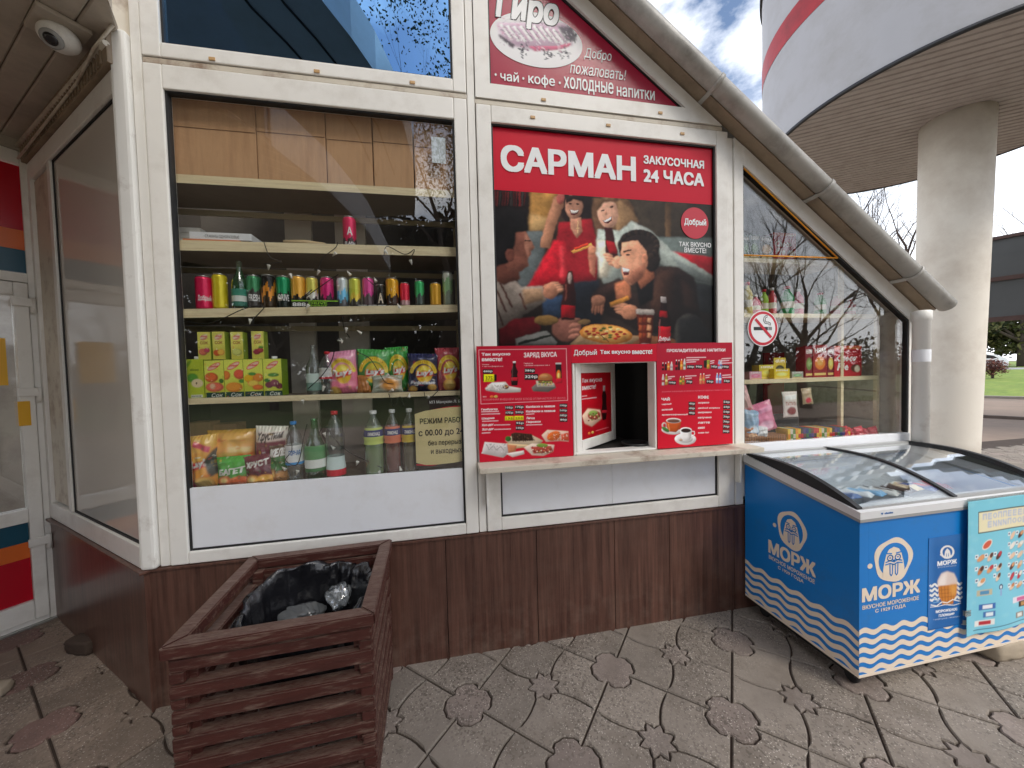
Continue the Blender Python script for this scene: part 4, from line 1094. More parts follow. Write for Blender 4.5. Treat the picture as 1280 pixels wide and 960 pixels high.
    flat_print('picture', c, s.x0, s.x1, zb, zt - .0005, .0, 320, M['print'], s.root, .004)
    s.zoom(590, 0, 3.7647)
    s.tx('САРМАН', (136, 806), (769, 739), 0, .036); s.tx('ЗАКУСОЧНАЯ', (806, 771), (1090, 758), 0, .03); s.tx('24 ЧАСА', (806, 857), (1090, 818), 0, .034)
    s.zoom(600, 220, 4)
    s.ellipse((1072, 237), 68, 78, 2, .0035)
    s.tx('Добрый', (1019, 252), (1128, 218), 0, .03, d=.005); s.tx('ТАК ВКУСНО', (993, 352), (1153, 336), 0, .02); s.tx('ВМЕСТЕ!', (1020, 383), (1129, 362), 0, .02)
    s.done()
main_poster()

def gable_poster():
    s = Sign('welcome_poster', 'triangular crimson poster with filled roll in white oval and handwritten welcome', 'poster', .281, 1.405, 3.0, 3.786, .008)
    b = MB(); b.prism([(s.x0 + .002, .002), (s.x1 - .008, .002), (s.x0 + .002, s.z1 - .01)], 0, .006)
    b.build('sheet', mat('crimson_sheet', S(166, 20, 56), .25, var=.04), s.root)
    s.zoom(590, 0, 3.7647)
    # oval with the sandwich drawing (printed)
    c = Cv(360, 240, (240, 238, 238), box=[(90, 60), (520, 60), (520, 325), (90, 325)]); c.form = .8
    r = random.Random(5)
    c.poly([(120, 140), (250, 120), (430, 90), (470, 110), (470, 190), (400, 215), (290, 240), (200, 240), (140, 200)], (206, 176, 196), soft=6)
    c.poly([(128, 140), (440, 90), (440, 104), (130, 156)], (224, 196, 214), soft=3)
    for i in range(10):
        x = 140 + i * 30; y = 165 + 6 * math.sin(i); c.line([(x, y - 20 + i * -2.5), (x + 46, y + 40 - i * 3)], 15, (244, 240, 240), soft=1); c.line([(x + 9, y - 20 + i * -2.5), (x + 52, y + 36 - i * 3)], 3, (96, 84, 96), soft=1)
    c.poly([(130, 190), (200, 230), (190, 250), (130, 205)], (88, 76, 88), soft=2); c.poly([(260, 228), (400, 205), (460, 180), (462, 196), (400, 225), (290, 248)], (206, 96, 130), soft=2); c.poly([(400, 110), (470, 100), (490, 165), (440, 175)], (90, 82, 96), soft=4)
    for k in range(70):
        base = [(235, 250), (350, 255), (430, 240), (470, 140)][k % 4]; a = r.uniform(0, 6.28); q = (base[0] + r.gauss(0, 16), base[1] + r.gauss(0, 13)); c.ell(q[0], q[1], r.uniform(4, 11), r.uniform(2, 4), (64, 62, 74), a)
    for k in range(60): c.line([(q := (r.uniform(130, 460), r.uniform(110, 230))), (q[0] + r.uniform(-14, 14), q[1] + r.uniform(-6, 12))], 1.6, (150, 120, 150), a=.6)
    for k in range(160):
        x, y = r.uniform(125, 470), r.uniform(100, 245); c.ell(x, y, r.uniform(2, 12), r.uniform(1.5, 4), r.choice([(236, 226, 236), (176, 140, 166), (110, 96, 112), (214, 150, 176), (250, 248, 248)]), r.uniform(.4, 1.2), a=.55)
    # cut the print to an oval by building it as an oval disc grid
    cx, cz = s.L(307, 190); ex = abs(s.L(518, 200)[0] - cx); ez = abs(s.L(307, 62)[1] - cz)
    nx, ny = 150, 40; Cc = c.sample(160, 110)
    TH = np.linspace(0, 2 * np.pi, nx); RR = np.linspace(1, 0.002, ny)
    Pm = np.zeros((ny, nx, 3)); Co = np.zeros((ny, nx, 3))
    for j, rr in enumerate(RR):
        X = rr * np.cos(TH); Z = rr * np.sin(TH)
        Pm[j, :, 0] = cx + ex * X; Pm[j, :, 2] = cz + ez * Z; Pm[j, :, 1] = -.0022
        ii = np.clip(((1 - Z) / 2 * 109).astype(int), 0, 109); jj = np.clip(((X + 1) / 2 * 159).astype(int), 0, 159); Co[j] = Cc[ii, jj]
    grid_mesh('oval_picture', Pm, Co, M['print'], s.root, False)
    # lettering: big outlined word at the top, welcome, drinks line
    s.tx('Гиро', (108, 118), (410, -8), 1, .055, .18, d=.0030); s.tx('Гиро', (112, 115), (406, -4), 0, .035, .18, d=.0040)
    s.tx('Добро', (526, 284), (655, 245), 0, .004, .25); s.tx('пожаловать!', (460, 346), (724, 332), 0, .004, .25)
    s.tx('чай', (133, 380), (219, 345), 0, .012); s.tx('кофе', (265, 405), (389, 362), 0, .012); s.tx('холодные', (432, 430), (664, 392), 0, .012); s.tx('напитки', (680, 453), (858, 431), 0, .012)
    for p in ((111, 353), (241, 371), (412, 392)): s.ellipse(p, 5, 6, 0, .0035, 12)
    s.done()
gable_poster()

def price(c, x, y, w, h, t, bg=(40, 34, 36), fg=(240, 236, 232)):
    c.rect(x, y, x + w, y + h, bg); c.text(t, x + 4, y + h * .22, x + w - 4, y + h * .8, fg, .02)
RB = (206, 24, 50)
def menu_left():
    s = Sign('menu_board', 'red left menu board with burger prices and shawarma pictures', 'menu board', .170, .688, 1.032, 1.640, -.028, 'menu boards round the hatch')
    c = Cv(900, 1050, RB, box=[(35, 40), (727, 38), (736, 848), (58, 905)])
    c.poly([(35, 40), (727, 38), (729, 250), (45, 300)], (188, 24, 50), soft=60); c.form = .9
    W_ = (246, 240, 240)
    c.line([(55, 70), (690, 66), (697, 445), (70, 472), (55, 70)], 4, (236, 180, 186))
    c.text('Так вкусно', 76, 92, 286, 118, W_, .03, y0r=90, y1r=116); c.text('вместе!', 78, 126, 226, 154, W_, .03)
    c.text('ЗАРЯД ВКУСА', 384, 92, 622, 135, W_, .02, y0r=88, y1r=131)
    c.text('Шаурма', 80, 174, 130, 184, W_); c.text('+ напиток Добрый 0,5 л', 80, 188, 232, 198, W_); c.text('Гамбургер', 384, 168, 450, 178, W_); c.text('+ Добрый энергетик 0,45 л', 384, 182, 570, 192, W_)
    price(c, 84, 214, 74, 34, '440р'); c.rect(84, 252, 186, 302, (36, 30, 32)); c.rect(92, 252, 168, 308, (238, 232, 30)); c.text('375', 104, 264, 156, 298, (120, 110, 20), .01)
    price(c, 388, 208, 76, 36, '380р'); price(c, 388, 250, 98, 44, '320р')
    def bottle(x, y0, y1, w, body, lab):
        c.poly([(x - w * .2, y0), (x + w * .2, y0), (x + w * .22, y0 + (y1 - y0) * .2), (x + w * .5, y0 + (y1 - y0) * .4), (x + w * .42, y0 + (y1 - y0) * .55), (x + w * .5, y0 + (y1 - y0) * .75), (x + w * .42, y1), (x - w * .42, y1), (x - w * .5, y0 + (y1 - y0) * .75), (x - w * .42, y0 + (y1 - y0) * .55), (x - w * .5, y0 + (y1 - y0) * .4), (x - w * .22, y0 + (y1 - y0) * .2)], body, soft=1)
        c.rect(x - w * .2, y0 - 4, x + w * .2, y0 + 10, (220, 214, 214)); c.rect(x - w * .45, y0 + (y1 - y0) * .66, x + w * .45, y0 + (y1 - y0) * .8, lab); c.line([(x - w * .25, y0 + 30), (x - w * .3, y1 - 30)], 4, (120, 84, 84), soft=2)
    bottle(315, 160, 335, 52, (44, 20, 22), (200, 30, 50))
    c.poly([(100, 356), (150, 312), (250, 308), (275, 340), (362, 356), (358, 384), (210, 390), (110, 372)], (214, 206, 198), soft=2); c.poly([(150, 320), (240, 316), (250, 350), (180, 372)], (238, 232, 226), soft=2); c.ell(252, 346, 22, 16, (120, 84, 54), soft=2); c.line([(110, 366), (220, 386)], 4, (150, 140, 132), soft=1); c.line([(170, 330), (210, 366)], 4, (176, 168, 160), soft=1)
    for k in range(9): c.ell(240 + k * 3, 340 + (k * 7) % 14, 5, 4, [(70, 110, 40), (170, 60, 40), (210, 170, 110)][k % 3])
    c.poly([(438, 350), (500, 300), (600, 320), (616, 352), (560, 384), (450, 378)], (120, 110, 104), soft=3); c.poly([(470, 300), (600, 318), (606, 346), (480, 346)], (196, 186, 172), soft=3)
    c.ell(538, 282, 52, 36, (176, 108, 60), soft=2); c.ell(530, 268, 30, 14, (206, 146, 92), soft=4); c.poly([(486, 296), (592, 300), (588, 322), (490, 318)], (90, 60, 40), soft=2); c.poly([(486, 306), (590, 308), (586, 314), (492, 312)], (120, 150, 60), soft=1)
    c.poly([(612, 178), (654, 178), (658, 316), (614, 320)], (34, 24, 26), soft=1); c.ell(634, 262, 16, 40, (230, 120, 40), soft=4); c.rect(612, 168, 654, 180, (196, 190, 188)); c.poly([(614, 284), (657, 282), (658, 316), (614, 320)], (206, 28, 50), soft=2); c.ell(634, 262, 8, 20, (246, 220, 120), soft=3)
    c.ell(150, 418, 14, 10, (226, 120, 60)); c.ell(180, 417, 14, 10, (206, 176, 90)); c.text('МЕНЮ', 84, 414, 110, 422, W_)
    c.text('УКАЗАННАЯ ВНЕШНЕМ ВИДЕ БЛЮД ОТЛИЧАЕТСЯ ОТ ФОТО', 82, 432, 680, 450, (232, 140, 150), 0, y0r=420, y1r=438)
    rows = [('Гамбургер', 72, 506, 192, 524, '105', '175'), ('Шаурма', 76, 572, 168, 590, '195', '200')]
    for t, x0, y0, x1, y1, *_ in rows: c.text(t, x0, y0, x1, y1, W_, .035, y0r=y0 - 5, y1r=y1 - 5)
    for (x0, y, x1) in ((74, 530, 200), (74, 548, 208), (80, 600, 196), (78, 688, 138), (400, 548, 456), (400, 626, 512), (166, 628, 282), (168, 660, 286)): c.line([(x0, y), (x1, y - 4)], 7, (238, 196, 200))
    c.text('Хот-дог', 76, 620, 162, 640, W_, .035, y0r=614, y1r=634); c.text('Хот-дог', 78, 652, 164, 672, W_, .035, y0r=646, y1r=666)
    price(c, 246, 484, 60, 30, '105р'); price(c, 318, 480, 64, 30, '175р'); price(c, 248, 522, 60, 30, '175р'); price(c, 318, 518, 64, 30, '205р')
    price(c, 246, 562, 62, 30, '195', (236, 230, 40), (130, 120, 20)); price(c, 314, 560, 66, 30, '200', (236, 230, 40), (130, 120, 20)); price(c, 322, 598, 62, 30, '95р'); price(c, 322, 634, 62, 30, '105р')
    c.text('Колбаски в лаваше', 398, 484, 606, 500, W_, .035, y0r=478, y1r=494); c.text('Колбаски в лаваше', 398, 518, 608, 534, W_, .035, y0r=512, y1r=528); c.text('Лапша', 400, 566, 460, 582, W_, .035); c.text('Пирожки', 400, 596, 502, 614, W_, .035, y0r=592, y1r=610)
    for y, t in ((468, '190р'), (504, '160р'), (540, '185р'), (572, '80р')): price(c, 638, y, 56, 30, t)
    # food at the bottom
    c.poly([(245, 740), (300, 700), (440, 700), (520, 740), (470, 790), (290, 776)], (206, 184, 156), soft=3); c.poly([(290, 690), (320, 680), (440, 692), (450, 740), (300, 744)], (70, 46, 36), soft=2)
    for k in range(9): c.line([(300 + k * 16, 690), (296 + k * 16, 742)], 3, (36, 24, 22))
    c.ell(268, 728, 22, 20, (60, 110, 44), soft=3); c.poly([(250, 760), (400, 770), (480, 780), (300, 800)], (224, 196, 150), soft=2)
    c.poly([(78, 826), (96, 752), (260, 764), (270, 836), (230, 866), (70, 836)], (216, 208, 206), soft=2); c.line([(110, 770), (130, 810), (160, 776), (180, 812), (214, 784), (236, 812)], 4, (156, 150, 150)); c.poly([(262, 770), (330, 776), (320, 826), (270, 830)], (206, 130, 90), soft=2); c.poly([(250, 836), (380, 812), (384, 838), (300, 862)], (226, 220, 214), soft=2)
    c.poly([(380, 790), (440, 760), (600, 770), (590, 820), (520, 850), (440, 846)], (228, 206, 190), soft=3); c.poly([(430, 786), (580, 776), (590, 826), (450, 834)], (176, 70, 60), soft=3); c.ell(512, 774, 42, 14, (130, 160, 70), soft=2)
    for k in range(14): c.ell(446 + k * 10, 806 + (k * 11) % 20, 6, 5, [(230, 210, 190), (120, 40, 40), (206, 120, 90)][k % 3])
    c.poly([(508, 700), (550, 660), (700, 670), (702, 745), (640, 740), (540, 748)], (232, 196, 176), soft=3); c.ell(596, 704, 52, 32, (226, 110, 50), ang=-.4, soft=2); c.line([(560, 722), (640, 682)], 5, (240, 170, 90)); c.poly([(650, 690), (700, 680), (704, 740), (650, 734)], (214, 90, 60), soft=2)
    rq = random.Random(8)
    for (cx, cy, rx, ry, cs) in ((370, 720, 90, 26, [(40, 28, 24), (96, 66, 48), (120, 90, 66)]), (510, 806, 80, 30, [(206, 90, 70), (236, 214, 190), (90, 130, 50), (130, 40, 40)]), (596, 704, 50, 30, [(240, 150, 80), (206, 90, 40)]), (540, 320, 50, 14, [(120, 150, 60), (200, 60, 40), (240, 210, 120)]), (180, 800, 80, 36, [(176, 170, 168), (236, 232, 230)]), (180, 346, 70, 22, [(190, 180, 172), (246, 242, 238)]), (640, 710, 50, 26, [(240, 210, 190), (200, 80, 50)])):
        for _ in range(34): c.ell(cx + rx * rq.uniform(-1, 1), cy + ry * rq.uniform(-1, 1), rq.uniform(3, 9), rq.uniform(2, 5), rq.choice(cs), rq.uniform(0, 3), a=.65)
    c.grain(.03)
    flat_print('board', c, s.x0, s.x1, s.z0, s.z1, 0, 400, M['print'], s.root, .004)
menu_left()

def menu_top():
    s = Sign('menu_board', 'narrow red strip over the hatch with white slogan', 'menu board', .6885, 1.2015, 1.542, 1.642, -.028, 'menu boards round the hatch')
    MB().box((s.x0, 0, s.z0), (s.x1, .004, s.z1)).build('board', M['redpaint'], s.root)
    s.zoom(590, 420, 3.7647)
    s.tx('Добрый', (478, 97), (586, 63), 0, .012); s.tx('Так вкусно', (602, 90), (744, 67), 0, .026, lt=66); s.tx('вместе!', (752, 86), (846, 63), 0, .026, lt=64)
    s.done()
menu_top()

def menu_right():
    s = Sign('menu_board', 'red right menu board with cold drinks and two cups of tea and coffee', 'menu board', 1.202, 1.700, 1.036, 1.645, -.028, 'menu boards round the hatch')
    c = Cv(900, 1050, (216, 26, 50), box=[(42, 32), (636, 18), (656, 796), (56, 846)]); W_ = (246, 240, 240)
    c.poly([(42, 32), (636, 18), (645, 330), (48, 400)], (186, 26, 52), soft=70); c.form = .9
    c.text('ПРОХЛАДИТЕЛЬНЫЕ НАПИТКИ', 124, 76, 582, 104, W_, .03, y0r=66, y1r=92)
    def bt(x, y0, y1, w, body, lab=(230, 220, 210), cap=(240, 236, 230)):
        c.poly([(x - w * .22, y0 + 8), (x + w * .22, y0 + 8), (x + w * .5, y0 + (y1 - y0) * .35), (x + w * .5, y1), (x - w * .5, y1), (x - w * .5, y0 + (y1 - y0) * .35)], body, soft=1); c.rect(x - w * .22, y0, x + w * .22, y0 + 9, cap); c.rect(x - w * .5, y0 + (y1 - y0) * .5, x + w * .5, y0 + (y1 - y0) * .72, lab)
    D = (52, 22, 24)
    for i, (x, y0, y1, col, lab) in enumerate([(94, 178, 238, D, (180, 40, 50)), (116, 178, 238, D, (60, 40, 40)), (138, 170, 236, (226, 120, 40), (240, 190, 90)), (162, 172, 236, (214, 206, 200), (170, 160, 160)), (200, 156, 234, D, (190, 40, 50)), (220, 156, 234, D, (60, 40, 40)), (240, 150, 232, (232, 130, 40), (240, 190, 90)), (264, 148, 230, (206, 214, 206), (120, 150, 120)), (536, 152, 220, (150, 170, 210), (230, 60, 70)), (550, 152, 220, (206, 200, 206), (90, 110, 170)), (96, 268, 352, (206, 200, 196), (170, 60, 60)), (122, 266, 348, (176, 150, 60), (240, 220, 150)), (234, 280, 344, (120, 130, 50), (236, 190, 60)), (256, 280, 344, (200, 130, 60), (120, 150, 60)), (392, 258, 338, (226, 130, 90), (236, 180, 120)), (416, 256, 336, (222, 120, 80), (190, 170, 90)), (522, 252, 330, (150, 180, 220), (240, 244, 250)), (546, 252, 330, (110, 150, 210), (230, 240, 250))]): bt(x, y0, y1, 18, col, lab)
    c.poly([(414, 158), (440, 154), (438, 214), (416, 214)], (40, 34, 30)); c.poly([(440, 156), (462, 154), (460, 220), (440, 220)], (150, 160, 60)); c.ell(450, 200, 10, 14, (230, 160, 60), soft=2)
    for x0, y, x1 in ((280, 140, 430), (280, 158, 376), (280, 174, 352), (556, 144, 630), (556, 160, 612), (556, 178, 640), (468, 164, 496), (468, 180, 494), (136, 288, 186), (136, 304, 160), (272, 280, 356), (272, 298, 320), (432, 274, 466), (432, 290, 458), (564, 270, 626), (564, 286, 640)): c.line([(x0, y), (x1, y - 5)], 7, (240, 206, 210))
    for x, y, w, t in ((282, 194, 60, '100р'), (348, 192, 56, '90р'), (470, 190, 54, '145р'), (558, 190, 56, '100р'), (138, 316, 60, '100р'), (276, 308, 52, '70р'), (436, 304, 58, '90р'), (572, 298, 52, '50р')): price(c, x, y, w, 30, t)
    c.text('указанная информация не является публичной офертой стоимость указана', 86, 394, 628, 408, (226, 130, 144), 0, y0r=372, y1r=386)
    c.text('ЧАЙ', 84, 442, 150, 468, W_, .035); c.text('КОФЕ', 374, 426, 458, 450, W_, .035)
    for t, x0, x1, y in (('черный', 86, 162, 492), ('зеленый', 86, 172, 532), ('ароматизированный', 88, 292, 572)): c.text(t, x0, y, x1, y + 14, W_, .03, y0r=y - 6, y1r=y + 8)
    for t, x0, x1, y in (('эспрессо', 374, 462, 478), ('двойной эспрессо', 374, 548, 516), ('американо', 374, 482, 552), ('капучино', 374, 482, 592), ('латте', 374, 470, 630), ('какао', 376, 430, 670), ('кофе 3в1', 378, 462, 708)): c.text(t, x0, y, x1, y + 14, W_, .03, y0r=y - 4, y1r=y + 10)
    for y, t in ((474, '40р'), (510, '40р'), (546, '40р')): price(c, 298, y, 54, 32, t)
    for y, t in ((458, '50р'), (496, '60р'), (534, '50р'), (572, '70р'), (610, '70р'), (648, '70р'), (684, '30р')): price(c, 572, y, 56, 32, t)
    c.ell(162, 700, 78, 30, (232, 226, 222), ang=.1, soft=1); c.poly([(120, 624), (242, 620), (232, 684), (200, 712), (150, 708), (124, 670)], (206, 92, 40), soft=2); c.ell(181, 622, 60, 20, (226, 220, 214), soft=1); c.ell(181, 624, 50, 14, (120, 84, 70), soft=1); c.ell(106, 660, 20, 24, (206, 196, 190), soft=2); c.ell(108, 660, 11, 15, (206, 40, 56), soft=2); c.ell(118, 692, 34, 14, (70, 130, 54), ang=.5, soft=2); c.line([(140, 650), (150, 700)], 7, (240, 160, 90), soft=2)
    c.ell(276, 764, 86, 46, (240, 238, 236), soft=1); c.ell(276, 764, 60, 30, (214, 210, 208), soft=2); c.poly([(232, 694), (326, 694), (322, 750), (300, 780), (262, 780), (238, 750)], (244, 242, 240), soft=2); c.poly([(296, 700), (326, 694), (322, 750), (300, 780)], (206, 202, 200), soft=5); c.ell(280, 694, 47, 22, (236, 232, 230), soft=1); c.ell(280, 697, 39, 16, (52, 34, 28), soft=1); c.line([(326, 704), (346, 704), (350, 722), (336, 742), (322, 744)], 7, (232, 228, 226)); c.ell(240, 772, 14, 6, (190, 150, 110), soft=2)
    c.grain(.02)
    flat_print('board', c, s.x0, s.x1, s.z0, s.z1, 0, 400, M['print'], s.root, .004)
menu_right()

def hatch():
    """casement of the serving hatch, swung inwards"""
    t = thing('hatch_sash', 'small white hatch sash swung open with red food poster on it', 'window sash', (.708, .008, 1.040), math.radians(38))
    f = MB(); rectframe(f, 0, .488, 0.002, .500, (.055, .055, .06, .055), -.02, .025); fo = f.build('sash_frame', M['cream'], t)
    g = MB()
    for z in (.36, .40): g.bbox((.49, -.012, z), (.496, .012, z + .03), .001)
    g.build('latch', M['steel'], fo)
    c = Cv(330, 360, (200, 16, 34), box=[(136, 238), (358, 232), (364, 700), (150, 756)]); W_ = (246, 240, 240)
    c.poly([(136, 500), (364, 470), (364, 700), (150, 756)], (178, 12, 30), soft=20); c.form = .9
    c.text('Так вкусно', 146, 282, 292, 322, W_, .02, y0r=272, y1r=314); c.text('вместе!', 148, 334, 248, 372, W_, .02, y0r=328, y1r=362)
    c.line([(148, 420), (182, 416)], 7, (230, 190, 196)); c.line([(148, 442), (252, 432)], 7, (230, 190, 196))
    c.poly([(300, 380), (316, 380), (326, 420), (324, 470), (330, 540), (322, 606), (298, 612), (290, 540), (296, 470), (292, 420)], (40, 14, 16), soft=1); c.rect(300, 340, 316, 384, (196, 180, 180), soft=1); c.rect(294, 534, 328, 556, (206, 40, 56))
    c.poly([(150, 570), (190, 516), (280, 530), (290, 600), (220, 656), (170, 630)], (232, 196, 170), soft=3); c.ell(236, 570, 46, 36, (170, 70, 56), soft=3); c.ell(230, 552, 32, 20, (150, 180, 90), soft=3)
    for k in range(18): c.ell(196 + (k * 37) % 80, 550 + (k * 23) % 60, 6, 5, [(230, 210, 160), (120, 40, 40), (110, 150, 60)][k % 3])
    c.ell(202, 706, 9, 10, (226, 130, 60)); c.ell(226, 700, 9, 10, (210, 176, 90)); c.line([(250, 690), (340, 668)], 6, (220, 110, 120)); c.grain(.02)
    flat_print('poster', c, .056, .432, .063, .444, -.016, 400, M['print'], fo, .006)
hatch()
def hatch_frame():
    f = MB(); rectframe(f, .692, 1.2, 1.031, 1.5415, (.014, .012, .012, .004), -.024, .05)
    f.build('hatch_frame', M['cream'], kiosk)
hatch_frame()
def bowl():
    w = onY(808, 553, .06)
    t = thing('tray', 'low black tray lying inside the hatch opening', 'tray', (1.13, .10, 1.032))
    b = MB(); b.lathe([(.06, .0), (.075, .012), (.080, .026), (.074, .026), (.066, .010), (.02, .006)], (0, 0, 0), 24); b.build('dish', M['black'], t)
bowl()
def hatch_shelf():
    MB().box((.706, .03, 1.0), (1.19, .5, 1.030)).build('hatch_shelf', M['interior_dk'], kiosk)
hatch_shelf()

def hours_sign():
    p0 = onY(518, 590, .026)
    x0 = onY(518.5, 540, .026)[0]; x1 = .0905; z0 = 1.008; z1 = onY(560, 497, .026)[2]
    s = Sign('opening_hours_sign', 'dark sign with cream panel of opening hours at the window corner', 'sign', x0, x1, z0, z1, .026)
    MB().box((s.x0, 0, 0), (s.x1, .002, s.z1)).build('backing', mat('dark_sign', S(48, 38, 36), .3), s.root)
    s.zoom(400, 480, 6.4)
    top = [(758, 240), (840, 215), (960, 195), (1060, 184), (1150, 182)]; bot = [(1150, 614), (1060, 630), (950, 642), (850, 648), (770, 630)]
    s.shape([(900, 204), (1000, 184), (1080, 174), (1150, 173), (1150, 200), (1000, 200)], 2, .0015); s.shape([(770, 640), (772, 652), (900, 655), (960, 640)], 2, .0015)
    s.mats.append(mat('cream_panel', S(226, 210, 156), .4))
    s.shape(top + bot, 6, .0025)
    s.tx('РЕЖИМ РАБОТЫ', (800, 320), (1205, 253), 1, .012, d=.0042) if False else s.tx('РЕЖИМ РАБОТ', (800, 322), (1150, 255), 1, .014, d=.0042, lt=276)
    s.tx('с 00.00 до 24', (790, 428), (1148, 353), 1, .014, d=.0042, lt=368); s.tx('без перерыва', (866, 503), (1150, 440), 1, .006, d=.0042, lt=452); s.tx('и выходных', (890, 568), (1134, 512), 1, .006, d=.0042, lt=526)
    s.tx('ИП Манукян Л. Б.', (878, 163), (1128, 125), 0, .004, d=.002); s.tx('торговля продуктами питания и напитками в розницу', (796, 688), (1140, 664), 0, 0, d=.002)
    s.done()
hours_sign()

def no_smoking():
    cw = onY(953.5, 410.5, .012); cx, cz = cw[0], cw[2]
    rx = (onY(972.3, 410, .012)[0] - onY(934.5, 411, .012)[0]) / 2
    t = thing('no_smoking_sticker', 'round red and white no smoking sticker on the right window pane', 'sticker', (cx, .011, cz))
    def disc(r0, n=48): return [(r0 * math.cos(a), r0 * math.sin(a)) for a in np.linspace(0, 2 * math.pi, n, endpoint=False)]
    MB().prism(disc(rx), 0, .0012).build('sheet', M['wtext'], t)
    m = MB(); o, i = disc(rx * .95), disc(rx * .80)
    m.prism(disc(rx * .95), -.0012, -.0004, 0); m.prism(disc(rx * .80), -.0020, -.0014, 1)
    def P(x, z): return (x * rx * .8, z * rx * .8)
    m.prism([P(-.78, -.13), P(.38, -.13), P(.38, .10), P(-.78, .10)], -.0028, -.0022, 2)
    for x in (.44, .54, .64): m.prism([P(x, -.13), P(x + .06, -.13), P(x + .06, .10), P(x, .10)], -.0028, -.0022, 2)
    for pts in ([(.60, .22), (.60, .36), (.44, .44), (.26, .44), (.14, .56), (.2, .74), (.34, .8)], [(.50, .22), (.48, .30), (.36, .32), (.14, .36), (.02, .54), (.06, .76), (.22, .9), (.36, .88)]):
        for a, b in zip(pts[:-1], pts[1:]):
            d = np.array(b) - np.array(a); l = np.hypot(*d); n = np.array([-d[1], d[0]]) / l * .022; e = d / l * .015
            m.prism([P(*(np.array(a) - n - e)), P(*(np.array(b) - n + e)), P(*(np.array(b) + n + e)), P(*(np.array(a) + n - e))], -.0028, -.0022, 2)
    c = .62; m.prism([P(-.72 - .0, .58), P(-.58, .72), P(.72, -.58), P(.58, -.72)], -.0036, -.0030, 0)
    m.build('symbol', [M['rtext'], M['wtext'], M['ktext']], t)
no_smoking()
def paper_note():
    a = onY(539, 171, .026); b = onY(557.5, 205, .026)
    t = MB().box((a[0], .0235, b[2]), (b[0], .0245, a[2])); o = t.build('paper_note', mat('paper', S(206, 212, 216), .6)); tag(o, 'small blank pale paper stuck inside the top of the left window', 'note')
paper_note()
# ================================================================== SHELVES
SHY0, SHY1 = .062, .34
SHZ = {1: (2.424, 2.464, 2.435, 2.473), 2: (2.112, 2.160, 2.128, 2.176), 3: (1.796, 1.838, 1.832, 1.872), 4: (1.386, 1.416, 1.384, 1.409)}   # bottom/top at the left end, bottom/top at the right end
XL, XR = -1.20, .10
def shz(k, x):
    a = (x - XL) / (XR - XL); b = SHZ[k]; return b[1] + (b[3] - b[1]) * a
shelving = thing('shelving', 'pale pine shelving behind the left display window', 'shelving', (-.55, .2, 0))
def shelves():
    o = np.array([-.55, .2, 0])
    for k, b in SHZ.items():
        mb = MB(); vs = []
        for y in (SHY0, SHY1):
            vs += [(XL - (y - SHY0) * .9, y, b[0]), (XR, y, b[2]), (XR, y, b[3]), (XL - (y - SHY0) * .9, y, b[1])]
        mb.add([np.array(v) - o for v in vs], [(0, 1, 2, 3), (7, 6, 5, 4), (3, 2, 6, 7), (4, 5, 1, 0), (0, 3, 7, 4), (5, 6, 2, 1)])
        mb.m = [0, 1, 1, 1, 1, 1]; mb.build('shelf', [M['shelf'], M['board_shade']], shelving)
    for x, y in ((-1.42, .36), (.105, .36)):
        MB().bbox((x - o[0] - .02, y - o[1], .0), (x - o[0] + .02, y - o[1] + .03, 2.9), .002).build('post', M['shelf_post'], shelving)
    mb = MB()
    for k in (1, 2, 3):
        mb.bbox((-1.40 - o[0], .345 - o[1], SHZ[k][0] - .03), (.085 - o[0], .358 - o[1], SHZ[k][0] - .002), .001)
    mb.build('batten', M['shelf_post'], shelving)
shelves()
MB().box((-1.20, .06, .93), (.12, .5, .975)).build('window_board', M['board_shade'], kiosk)  # same darkened colour, so less light bounces up under the shelves

# ================================================================== GOODS
def px_x(pa, pb, py, y):
    a = onY(pa, py, y)[0]; b = onY(pb, py, y)[0]; return (a + b) / 2, b - a
def ztop(px, py, y): return onY(px, py, y)[2]

def rgb(c): return lin(c)
def hash_s(t): return sum((i + 1) * ord(q) for i, q in enumerate(t)) % 9973
def can(label, pa, pb, pt, shelf, bands, y=.105, deco=None, cat='can', lidcol=None, group='drink cans on the middle shelf'):
    x, w = px_x(pa, pb, 384, y); r = w / 2; z0 = shz(shelf, x); h = ztop((pa + pb) / 2, pt, y) - z0
    t = thing('drink_can', label, cat, (x, y, z0), 0, group)
    bands = [(f, rgb(c)) for f, c in bands]
    dr = random.Random(label)
    ph = dr.uniform(0, 6)
    def colf(u, z):
        f = 1 - z / h + (deco or 0) * math.sin(u * 2 * math.pi * 5 + ph) * (.5 + .5 * math.sin(u * 37 + ph))
        c = bands[-1][1]
        for q, cc in bands:
            if f <= q: c = cc; break
        return tuple(c)
    prof = [(r * .78, 0), (r * .96, h * .03)] + [(r, h * k) for k in np.linspace(.05, .90, 22)] + [(r * .95, h * .935), (r * .86, h * .96)]
    MB().lathe(prof, seg=40, colf=colf).build('body', M['can'], t)
    MB().lathe([(r * .86, h * .961), (r * .90, h * .98), (r * .88, h), (r * .80, h * .985)], seg=24).build('lid', lidcol or M['steel'], t)
    return t, x, r, h
def can_word(t, s, r, z0, z1, ang=0.9, mi='wtext', bold=.02):
    mb = MB(); v, f, _ = text_geo(s, bold)
    view = math.atan2(-1.9 - t.location[1], -t.location[0])
    vs = [((r + .0008) * math.cos(view + (a - .5) * ang * 2), (r + .0008) * math.sin(view + (a - .5) * ang * 2), z0 + (z1 - z0) * b) for a, b in v]
    mb.add(vs, [q for q in f]); mb.build('lettering', M[mi], t)
G_, K_, O_, Y_, P_, W_ = (40, 130, 70), (26, 26, 24), (226, 150, 40), (206, 190, 50), (200, 40, 110), (200, 206, 206)
